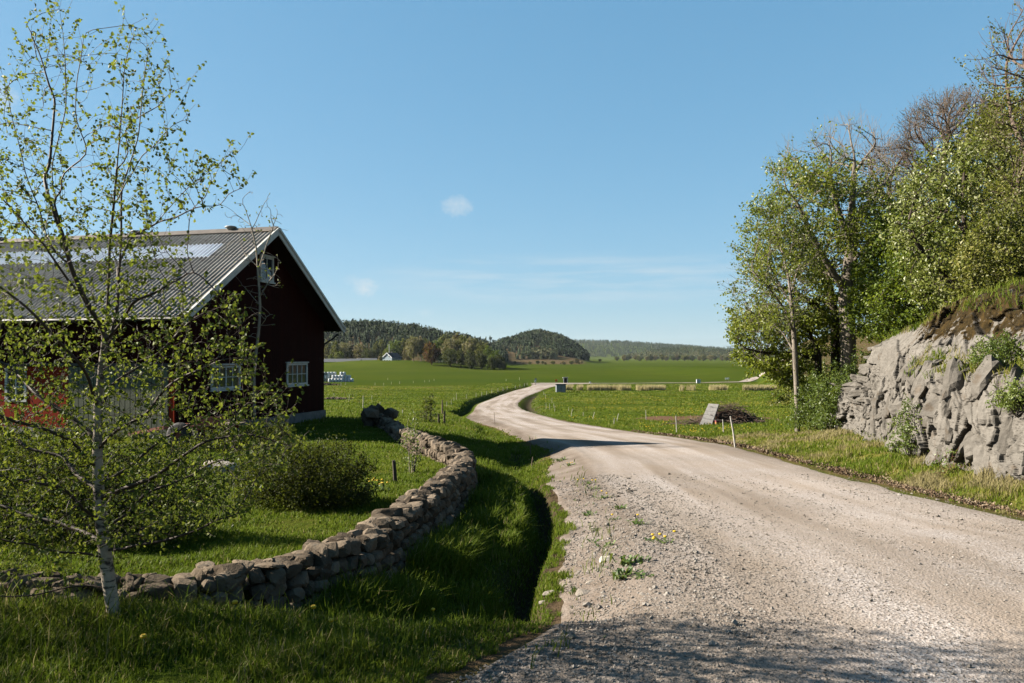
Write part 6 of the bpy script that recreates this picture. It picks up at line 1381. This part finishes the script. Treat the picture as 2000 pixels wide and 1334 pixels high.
# ---------------------------------------------------------------- fence posts and stakes
M['post'] = plain('weathered_white_post', (.50, .47, .42), .8, .2, 14, .3)
M['post_wood'] = plain('grey_brown_stake', (.16, .12, .085), .9, .3, 20, .5)
M['post_dark'] = plain('dark_stake', (.055, .042, .032), .9, .3, 20, .5)
def post(u, vb, ut, vt, label, group=None, w=.05, mat='post', name='fence_post', hmax=1.5):
    p = ground_px(u, vb); d = p.y; top = at(ut, vt, d); h = min(max(top.z - p.z, .35), hmax); q = Vector((top.x - p.x, 0, h))
    b = MB(); k = 7; r = max(w, .00042 * d) / 2
    b.tube([(0, 0, -.25), q * .5, q], [r * 1.05, r, r * .85], k); o = b.build(name, M[mat]); o.location = p; tag(o, label, 'post', group); return o
G = 'white posts along the left side of the road'; LB = 'thin white fence post in the line along the left roadside bank'
z3 = lambda x, y: (600 + x / 4, 600 + y / 4)
for (x, t, bt) in ((1090,735,785),(1126,718,762),(1146,703,742),(1166,668,725),(1244,680,715),(1319,668,702),(1364,660,695),(1402,655,685),(1442,645,672),(1490,632,660),(1530,625,655),(1562,618,645),(1626,610,635),(1662,603,627),(1697,595,617),(1718,590,612),(1750,583,605)):
    u, vb = z3(x, bt); _, vt = z3(x, t); post(u, vb, u, vt, LB, G)
G = 'posts of the far fence across the left pasture'; LB = 'thin pale fence post in the far row across the left pasture'
for (x, t, bt) in ((265,590,615),(298,588,608),(530,588,610),(598,590,610),(658,582,602),(722,578,600),(829,575,592),(918,570,586),(954,567,583),(991,560,575),(1554,560,578),(1658,548,570),(630,552,570)):
    u, vb = z3(x, bt); _, vt = z3(x, t); post(u, vb, u, vt, LB, G)
for (x, t, bt, dx, m, lab) in ((435,690,805,3,'post','tall pale post nearest the barn corner in the left pasture'),(567,738,785,4,'post','pale post just above the end heap of the stone wall'),(745,800,850,0,'post','short white post right of the end heap of the stone wall'),(578,658,708,-2,'post_wood','brown post alone in the middle of the left pasture'),(322,680,742,12,'post','leaning pale post beside the dark stone pile'),(292,660,698,0,'post_wood','brown post behind the leaning one near the stone pile'),(505,688,725,0,'post','thin pale post left of the lone brown one'),(210,670,690,0,'post','small pale post on the stone pile')):
    u, vb = z3(x, bt); ut, vt = z3(x + dx, t); post(u, vb, ut, vt, lab, None, .055, m)
u, vb = z3(370, 705); ut, vt = z3(338, 660); post(u, vb, ut, vt, 'slanting brace pole propping the leaning pale post', None, .06, 'post_wood', 'brace_pole')
z4 = lambda x, y: (1000 + x / 3.571, 640 + y / 3.571)
for (xb, yb, xt, yt, lab) in ((222,470,222,445,'farthest small post on the inside of the bend'),(236,495,231,460,'leaning post near the farthest on the inside of the bend'),(279,525,279,485,'post standing alone a little away from the bend'),(238,568,238,525,'left of three posts close together at the bend'),(263,570,263,530,'middle of three posts close together at the bend'),(292,568,292,530,'thin right post of the three at the bend'),(297,585,301,545,'post in front of the three at the bend'),(395,582,395,555,'short post above the first tilted one'),(410,620,422,565,'tilted white post after the bend'),(497,615,497,590,'short upright post between two tilted ones'),(560,645,576,588,'second tilted white post after the bend'),(710,678,714,630,'short post beside the third tilted one'),(726,668,744,598,'third tilted white post, longest of them'),(936,652,933,575,'upright white post left of the brush heap'),(1150,742,1143,615,'white post with a mesh basket near the road'),(1477,740,1470,640,'post in front of the brush heap crate'),(1563,835,1523,618,'long white pole leaning left beside the road'),(1627,665,1627,630,'thin brown post behind the brush heap'),(1690,625,1690,608,'tiny white post on the bare earth'),(1740,660,1740,635,'small post right of the brush heap')):
    u, vb = z4(xb, yb); ut, vt = z4(xt, yt); post(u, vb, ut, vt, lab, None, .055 if yb < 830 else .06, 'post')
for (u, vb, ut, vt, lab) in ((1037, 892, 1035, 855, 'pale thin stake in the shadow beside the road'), (967, 831, 965, 805, 'thin stake at the edge of the gravel on the bend'), (1037, 893 + 22, 1041, 893, 'thin brown stake in the shaded ditch')): post(u, vb, ut, vt, lab, None, .035, 'post_wood', 'stake')
post(773, 941, 769, 899, 'dark square stake on the lawn near the planted sapling', None, .07, 'post_dark', 'stake'); post(806, 923, 814, 888, 'slanting stake tied to the planted sapling', None, .045, 'post_wood', 'stake')
# young tree with two stout stakes beyond the wall
p = ground_px(849, 828)
bush('young_tree', p + Vector((-.35, 0, 0)), .55, .5, 1.75, 'small dark-leaved young tree between stakes beyond the wall', TREECOL['dark'], M['dark_bark'], 220, 420, .13, 2, rs=91, cat='tree', step=.16, rt=.006, rb=.03)
for (u, vb, vt, lab) in ((857, 828, 808, 'stout dark stake beside the young tree'), (868, 831, 803, 'stout brown stake right of the young tree'), (864, 812, 781, 'tall pale stake behind the young tree')): post(u, vb, u, vt, lab, None, .13, 'post_dark' if 'dark' in lab else 'post_wood', 'stake')
# stone piles in the left pasture
def pile(u, v, n, spread, size, label, rs):
    p = ground_px(u, v); rg = np.random.default_rng(rs); V, Fc, k = [], [], 0
    for i in range(n):
        a, b = stone(rg, np.array([1, .8, .65]) * size * rg.uniform(.6, 1.3), 1, 8); f = rg.normal() * .5; q = np.array([f * spread, rg.normal() * spread * .2, max(0, .5 * spread * .3 * (1 - abs(f))) * rg.random()]); V.append(a + q); Fc.append(b + k); k += len(a)
    o = mesh_np('stone_pile', np.concatenate(V), np.concatenate(Fc), M['stone'], attrs=dict(rnd=('FACE', np.zeros(sum(len(f) for f in Fc))))); o.location = p; tag(o, label, 'stone pile')
pile(652, 780, 60, 2.6, .28, 'low pile of dark field stones in the left pasture', 3); pile(643, 752, 40, 4.0, .5, 'row of stones below the silage bales', 4)
# ---------------------------------------------------------------- huts and boxes by the crossroads
M['grey_box'] = plain('grey_sheet_metal', (.22, .25, .27), .5, .12, 1, .1, .4); M['pale_box'] = plain('pale_cabinet', (.55, .60, .62), .5, .1, 2, .1, .4); M['orange'] = plain('orange_sign', (.75, .17, .03), .6, .1, 3)
def hut():
    d = 204; p = gz(1095, d); root = empty('grey_hut', p, R(4)); tag(root, 'grey metal hut with double door and dark flat roof beside the bend', 'hut'); s = d / F
    w, h = 17.5 * s, 14 * s
    b = MB(); b.box(-w/2, w/2, -1, 1.2, -.5, h); b.build('wall', M['grey_box'], root)
    b = MB(); b.box(-w/2 - .12, w/2 + .12, -1.15, 1.35, h + .003, h + .28); b.build('roof', M['dark_metal'], root)
    for (a, c) in ((-.95, -.06), (.06, .95)):
        b = MB(); b.box(a, c, -1.05, -1.004, .05, h - .2); dr = b.build('door', M['grey_box'], root); b = MB(); b.box((.10 if a > 0 else -.16), (.16 if a > 0 else -.10), -1.12, -1.053, .9, 1.1); b.build('handle', M['dark_metal'], dr)
    for x in (-w/2 - .04, -.03, w/2 - .02): b = MB(); b.box(x, x + .06, -1.08, -1.052 if abs(x) < .1 else -1.003, -.2, h - .02); b.build('corner_post', M['dark_metal'], root)
hut()
def shelter():
    d = 285; p = gz(1104.5, d); root = empty('bus_shelter', p, R(3)); tag(root, 'small dark wooden bus shelter with pale roof at the junction', 'shelter'); s = d / F; w, h = 7.2 * s, 9.6 * s
    b = MB(); b.box(-w/2, w/2, 1.0, 1.1, 0, h); b.build('rear_wall', M['post_dark'], root)
    for sx in (-1, 1): b = MB(); b.box(sx * w/2 - .06, sx * w/2 + .06, -.2, .995, 0, h); b.build('side_wall', M['post_dark'], root); b = MB(); b.box(sx * w/2 - .1, sx * w/2 + .1, -.32, -.203, 0, h); b.build('front_post', M['pale_box'], root)
    V = [(-w/2 - .3, -.6, h + .3), (w/2 + .3, -.6, h + .3), (w/2 + .3, 1.4, h + .003), (-w/2 - .3, 1.4, h + .003)]; b = MB(); b.hexa(V + [(x, y, z + .16) for x, y, z in V]); b.build('roof', M['pale_box'], root)
    b = MB(); b.box(-w/2 + .07, w/2 - .07, .55, .99, .42, .48); b.build('bench', M['post_wood'], root)
shelter()
def roadsign():
    d = 290; p = gz(1086.5, d); root = empty('orange_sign', p); tag(root, 'orange square board on two short legs left of the bus shelter', 'sign'); s = d / F
    b = MB(); b.box(-2.2*s, 2.2*s, -.04, .04, .35, .35 + 4.6*s); b.build('board', M['orange'], root)
    for x in (-.22, .22): b = MB(); b.box(x - .04, x + .04, .045, .1, -.3, 1.0); b.build('leg', M['post_dark'], root)
roadsign()
def cabinet(u, d, w, h, label, name='utility_cabinet'):
    p = gz(u, d); root = empty(name, p); tag(root, label, 'cabinet'); b = MB(); b.box(-w/2, w/2, -.5, .5, -.3, h); b.build('case', M['pale_box'], root); b = MB(); b.box(-w/2 - .08, w/2 + .08, -.58, .58, h + .003, h + .1); b.build('lid', M['grey_box'], root)
    b = MB(); b.box(-w/2 + .08, -w/2 + w * .42, -.54, -.504, .1, h - .1); b.build('door', M['grey_box'], root)
cabinet(1364, 283, 1.35, 1.35, 'pale square cabinet beside the crossroad on the far right'); cabinet(1152.5, 281, .55, .55, 'tiny white cabinet at the crossroad right of the bus shelter')
def mailbox(u, d, label):
    p = gz(u, d); root = empty('mailbox', p); tag(root, label, 'mailbox'); b = MB(); b.box(-.06, .06, -.06, .06, -.3, 1.0); b.build('post', M['post_wood'], root); b = MB(); b.box(-.28, .28, -.3, .3, 1.003, 1.4); b.build('case', M['pale_box'], root); b = MB(); b.tube([(-.28, 0, 1.4), (.28, 0, 1.4)], .29, 10); b.build('lid', M['grey_box'], root)
mailbox(1045.5, 262, 'white mailbox on a post where the left roadside fence ends'); mailbox(1418, 300, 'left of two mailboxes by the rising crossroad'); mailbox(1422.5, 301, 'right of two mailboxes by the rising crossroad')
b = MB(); d = 264; p = gz(1046.5, d); b.tube([(0, 0, -.3), (0, 0, 2.3)], .05, 6); o = b.build('sign_pole', M['grey_box']); o.location = p; tag(o, 'grey pole behind the mailbox where the roadside fence ends', 'pole'); c = MB(); c.box(-.35, .35, -.06, -.051, 1.7, 2.3); c.build('sign_plate', M['grey_box'], o)
# reeds: a pale dry strip beyond the right pasture
def reeds():
    rg = np.random.default_rng(61); n = 24000; x = rg.uniform(14, 105, n); y = 214 + rg.uniform(-2.5, 3.5, n) + 3 * np.sin(x / 20); u = CU + F * x / y
    g = fbm(x / 2.2, y / 8, oct=3, seed=6); k = (g > -.12 + .22 * ((u > 1300) & (u < 1450))) & ~((u > 1138) & (u < 1146)) & ~((u > 1118) & (u < 1126)); x, y = x[k], y[k]
    blades('dry_reeds', x, y, rg.uniform(1.0, 1.9, len(x)), np.full(len(x), .10), rg.random(len(x)), 'pale dry reeds in a strip between pasture and crossroad', 6, None, .12, 'reed')
reeds()
# rough bank grass and dandelions out to the bend
def meadow_tufts():
    rg = np.random.default_rng(63); N = 260000; d = np.exp(rg.uniform(math.log(68), math.log(290), N)); u = rg.uniform(620, 1560, N); x = (u - CU) / F * d; KX, _ = sect(d)
    n = fbm(x / 5, d / 5, oct=3, seed=84); m = ((x < KX[:, 4] - .4) | (x > KX[:, 8] + .6)) & (rg.random(N) < np.clip(.35 + n * 2.4, 0.02, .95)) & ~((d > 275) & (d < 283) & (x > 5)) & ~((np.abs(x - KX[:, 4]) < 1.5) & (rg.random(N) < .6)) & ~((d > 255) & (x > 0) & (x < 40)) & ~((d > 234) & (x < -8)) & (d < 270)
    gx, gy = math.sin(YAW), math.cos(YAW); bx = (x - AX) * gx + (d - AY) * gy; by = -(x - AX) * gy + (d - AY) * gx; m &= ~((bx > -.1) & (bx < BW) & (by > -.05))
    m &= rg.random(N) > bare(x, d) * .97; x, y = x[m], d[m]; n = n[m]; k = len(x)
    blades('pasture_grass', x, y, rg.uniform(.10, .30, k) * (1 + n), .0011 * y * rg.uniform(.8, 1.4, k), np.clip(.36 + n * .9 + rg.normal(size=k) * .14, 0, 1), 'tufty pasture grass on both sides of the bend', 7, None, .45)
    N = 5200; d = np.exp(rg.uniform(math.log(38), math.log(190), N)); u = rg.uniform(1040, 1620, N); x = (u - CU) / F * d; KX, _ = sect(d); g = fbm(x / 9, d / 14, oct=3, seed=86)
    m = (x > KX[:, 8] + 1) & (rg.random(N) < np.clip(.10 + g * 3.2, 0, 1)) & (bare(x, d) < .2); x, y = x[m], d[m]
    xs = [(-1.3, 6.6), (-1.0, 5.2)]; n = len(x); z = zfun(x, y) + rg.uniform(.12, .26, n); r = np.clip(.024 + .00028 * y, .024, .085)
    a = np.arange(6) * np.pi / 3; ring = np.stack((np.cos(a), np.sin(a), 0 * a), -1); V = np.concatenate((np.stack((x, y, z + r * .5), -1)[:, None], np.stack((x, y, z), -1)[:, None] + ring[None] * r[:, None, None]), 1)
    Fc = np.array([[0, 1 + j, 1 + (j + 1) % 6] for j in range(6)]); Q = (np.arange(n)[:, None, None] * 7 + Fc).reshape(-1, 3)
    o = mesh_np('dandelion_flowers', V.reshape(-1, 3), Q, M['petal']); tag(o, 'yellow dandelions sprinkled over the right pasture', 'flowers', kind='stuff'); print('tufts', k, 'dandelions', n)
meadow_tufts()
def front_flower(u, v, label, h=.16, rs=0):
    p = ground_px(u, v); root = empty('dandelion', p); tag(root, label, 'flower'); rg = np.random.default_rng(rs); q = Vector((rg.normal() * .02, rg.normal() * .02, h)); b = MB(); b.tube([(0, 0, -.02), q * .5 + Vector((.008, 0, 0)), q], .0022, 5); b.build('stem', M['weed_leaf'], root, True)
    b = MB(); b.lathe([(.001, .014), (.010, .016), (.019, .008), (.014, -.003), (.003, -.010)], 10, q); b.build('flower_head', M['petal'], root)
for k, (u, v, lab) in enumerate(((280, 1290, 'yellow dandelion in the front grass right of the birch foot'), (455, 1240, 'yellow dandelion against the dark wall, left of the middle'), (612, 1232, 'dandelion in the front grass under the tallest wall stone'), (638, 1246, 'orange dandelion just right of another in the front grass'), (722, 1215, 'dandelion at the edge of the deep shadow'), (850, 1222, 'last dandelion toward the gravel'))): front_flower(u, v, lab, (.13, .19, .15, .12, .17, .14)[k], k)
# lawn daffodil-like yellow clump by the dark shrub
weed(735, 962, .22, 'yellow flowering clump on the lawn right of the dense dark shrub', 12, .9, 210, 34)
# ---------------------------------------------------------------- brush heap, board and crate
M['brush'] = bark('cut_brush', (.05, .035, .026), (.17, .125, .095), 9); M['grey_board'] = wood_paint('weathered_grey_boards', (.30, .285, .27), .3, .85, .15, 1, .02)
def brush():
    p = ground_px(1420, 829); d = p.y; s = d / F; root = empty('brush_heap', p); tag(root, 'heap of cut branches with a dark burnt core in the meadow', 'brush heap'); rg = np.random.default_rng(5); b = MB()
    for k in range(900):
        f = rg.normal(size=2) * (1.1, .8); c = np.array([f[0] * 1.3 + .1, f[1], max(.03, 1.5 * math.exp(-(f[0] ** 2 / 2.2 + f[1] ** 2 / 1.1)) * rg.uniform(.15, 1))]); L = rg.uniform(.4, 1.5); a = rg.uniform(0, 6.28); e = rg.normal() * .3
        v = np.array([math.cos(a) * math.cos(e), math.sin(a) * math.cos(e), math.sin(e)]) * L / 2; m = c + rg.normal(size=3) * .08; r = rg.uniform(.008, .028); q0, q1 = c - v, c + v; q0[2] = max(q0[2], .01); q1[2] = max(q1[2], .01); b.tube([q0, m, q1], [r, r * .8, r * .5], 4)
    for k in range(24): a = rg.uniform(0, 6.28); b.tube([(rg.normal() * .5, rg.normal() * .4, .9), (math.cos(a) * .9, math.sin(a) * .5, rg.uniform(1.1, 1.75))], [.012, .004], 3)
    b.build('branches', M['brush'], root)
    core = MB(); D, Fc = ICO[3]; V = D * (1.8, 1.1, .95) * (1 + .35 * fbm(D[:, 0] * 2, D[:, 1] * 2, D[:, 2] * 2, 3, 3)[:, None]) + (.35, .1, .0); core.add(V, None, Fc); core.build('earth_core', plain('rusty_earth', (.06, .03, .018), .9, .4, 4, .6, .1, .05), root)
    # leaning boards: a thing of their own
    o = empty('leaning_board', p); tag(o, 'grey weathered board panel leaning on the brush heap', 'board'); b = MB(); f = lambda u, v, dy: np.array([(u - 1420) * s, dy, (829 - v) * s])
    A_, B_, C_, D_ = f(1356, 829, -1.5), f(1376, 833, -1.75), f(1402, 790, -.35), f(1384, 789, -.1)
    n = 6
    for i in range(n):
        g0, g1 = i / n + .004, (i + 1) / n - .004; P0, P1, Q0, Q1 = A_ + (D_ - A_) * g0, A_ + (D_ - A_) * g1, B_ + (C_ - B_) * g0, B_ + (C_ - B_) * g1; V = [P0, Q0, Q1, P1]; b.hexa([tuple(v) for v in V] + [tuple(v + np.array([-.03, -.02, .05])) for v in V])
    b.build('boards', plain('grey_old_planks', (.30, .285, .265), .9, .2, 6, .4), o); b = MB()
    for g in (.12, .5, .9): b.bar(A_ + (B_ - A_) * g + (.02, .03, -.05), D_ + (C_ - D_) * g + (.02, .03, -.05), .09, .06)
    b.build('battens', M['post_wood'], o)
    c = empty('striped_crate', p + Vector(((1394 - 1420) * s, -1.5, .0))); tag(c, 'small crate with orange and blue stripes under the leaning boards', 'crate'); w = .27
    for k, (z0, z1, col) in enumerate(((0, .13, (.08, .10, .16)), (.133, .29, (.42, .20, .06)), (.293, .40, (.22, .05, .06)))): b = MB(); b.box(-w, w, -.2, .2, z0, z1); b.build('stripe', plain('crate_band', col, .6, .1), c)
    b = MB(); b.box(-w - .02, w + .02, -.22, .22, .403, .43); b.build('lid', M['post_dark'], c)
brush()
# ---------------------------------------------------------------- red farm trailer by the gable
M['rust_red'] = plain('faded_red_paint', (.22, .06, .035), .7, .3, 6); M['tyre'] = plain('tyre_rubber', (.03, .03, .03), .8, .2, 20, .4)
def trailer():
    p = ground_px(398, 872); root = empty('farm_trailer', p, R(-8)); tag(root, 'old red flat farm trailer with rubber tyres in front of the barn', 'trailer')
    b = MB()
    for y in (-.35, .35): b.box(-1.0, .9, y - .05, y + .05, .5, .62)
    for x in (-.9, 0, .8): b.box(x - .05, x + .05, -.296, .296, .5, .615)
    b.build('frame', M['rust_red'], root); b = MB(); b.bar((-1.0, -.30, .56), (-2.3, 0, .32), .09, .09); b.bar((-1.0, .30, .56), (-2.3, .03, .32), .08, .08); b.build('drawbar', M['rust_red'], root)
    b = MB()
    for k in range(7): b.box(.1, .98, -.62 + k * .18, -.46 + k * .18, .625, .66)
    b.build('bed', M['post_wood'], root); b = MB(); b.box(.1, .98, -.66, -.625, .665, .9); b.build('side_board', M['rust_red'], root)
    for y in (-.66, .66):
        b = MB(); V = [(.10, -.09), (.30, -.10), (.36, -.07), (.37, 0), (.36, .07), (.30, .10), (.10, .09)]; k = 22; P = [(r * math.cos(2 * math.pi * j / k) - .35, y + a, .37 + r * math.sin(2 * math.pi * j / k)) for r, a in V for j in range(k)]; q = [[i * k + j, i * k + (j + 1) % k, (i + 1) * k + (j + 1) % k, (i + 1) * k + j] for i in range(6) for j in range(k)]; b.add(P, q); w = b.build('wheel', M['tyre'], root, True)
        b = MB(); b.tube([(-.35, y - .06, .37), (-.35, y + .06, .37)], .2, 16); b.build('rim', M['rust_red'], w)
trailer()
# white car glimpsed behind the pale tree and a low white trailer farther out
def car():
    d = 250; p = gz(1541, d); s = d / F; root = empty('parked_car', p, R(20)); tag(root, 'white car parked far off behind the pale meadow tree', 'car')
    pr = [(-2.0, .35), (-2.05, .8), (-1.6, .95), (-1.0, 1.42), (.6, 1.45), (1.3, .98), (2.0, .85), (2.05, .4)]; b = MB(); V = [(x, -.8, z) for x, z in pr] + [(x, .8, z) for x, z in pr]; n = 8; b.add(V, [[i, (i + 1) % n, n + (i + 1) % n, n + i] for i in range(n)]); b.add(V[:8], None, [[0, i + 1, i] for i in range(1, 7)]); b.add(V[8:], None, [[0, i, i + 1] for i in range(1, 7)]); b.build('body', M['white_wall'], root)
    for y in (-.805, .805): b = MB(); b.add([(-.95, y, 1.0), (1.05, y, 1.0), (.55, y, 1.36), (-.85, y, 1.36)], [[0, 1, 2, 3]]); b.build('window', M['glass'], root)
    for x in (-1.25, 1.25):
        for y in (-.78, .78): b = MB(); b.tube([(x, y - .1, .32), (x, y + .1, .32)], .32, 12); b.build('wheel', M['tyre'], root)
car()
def lowtrailer():
    d = 420; p = gz(1485, d); root = empty('white_trailer', p + Vector((0, 0, .2)), R(5)); tag(root, 'low white trailer on the field edge right of the plain', 'trailer'); b = MB(); b.box(-2.2, 2.2, -.9, .9, .5, 1.3); b.build('bed', M['white_wall'], root); b = MB(); b.bar((-2.2, 0, .6), (-3.6, 0, .5), .12, .12); b.build('drawbar', M['dark_metal'], root)
    for y in (-.95, .95): b = MB(); b.tube([(0, y - .1, .3), (0, y + .1, .3)], .38, 12); b.build('wheel', M['tyre'], root)
lowtrailer()
# ---------------------------------------------------------------- air
def build_haze():
    b = MB(); b.box(-6500, 6500, -60, 6200, -12, 160); t = NT('haze_air'); t.nt.nodes.remove(t.b); v = t.n('ShaderNodeVolumePrincipled'); v.inputs['Color'].default_value = (.80, .90, 1.0, 1); v.inputs['Density'].default_value = 0.000017; v.inputs['Anisotropy'].default_value = .2
    t.l(v.outputs[0], t.out.inputs['Volume'])
    o = b.build('haze', t.m); tag(o, kind='stuff')
build_haze()
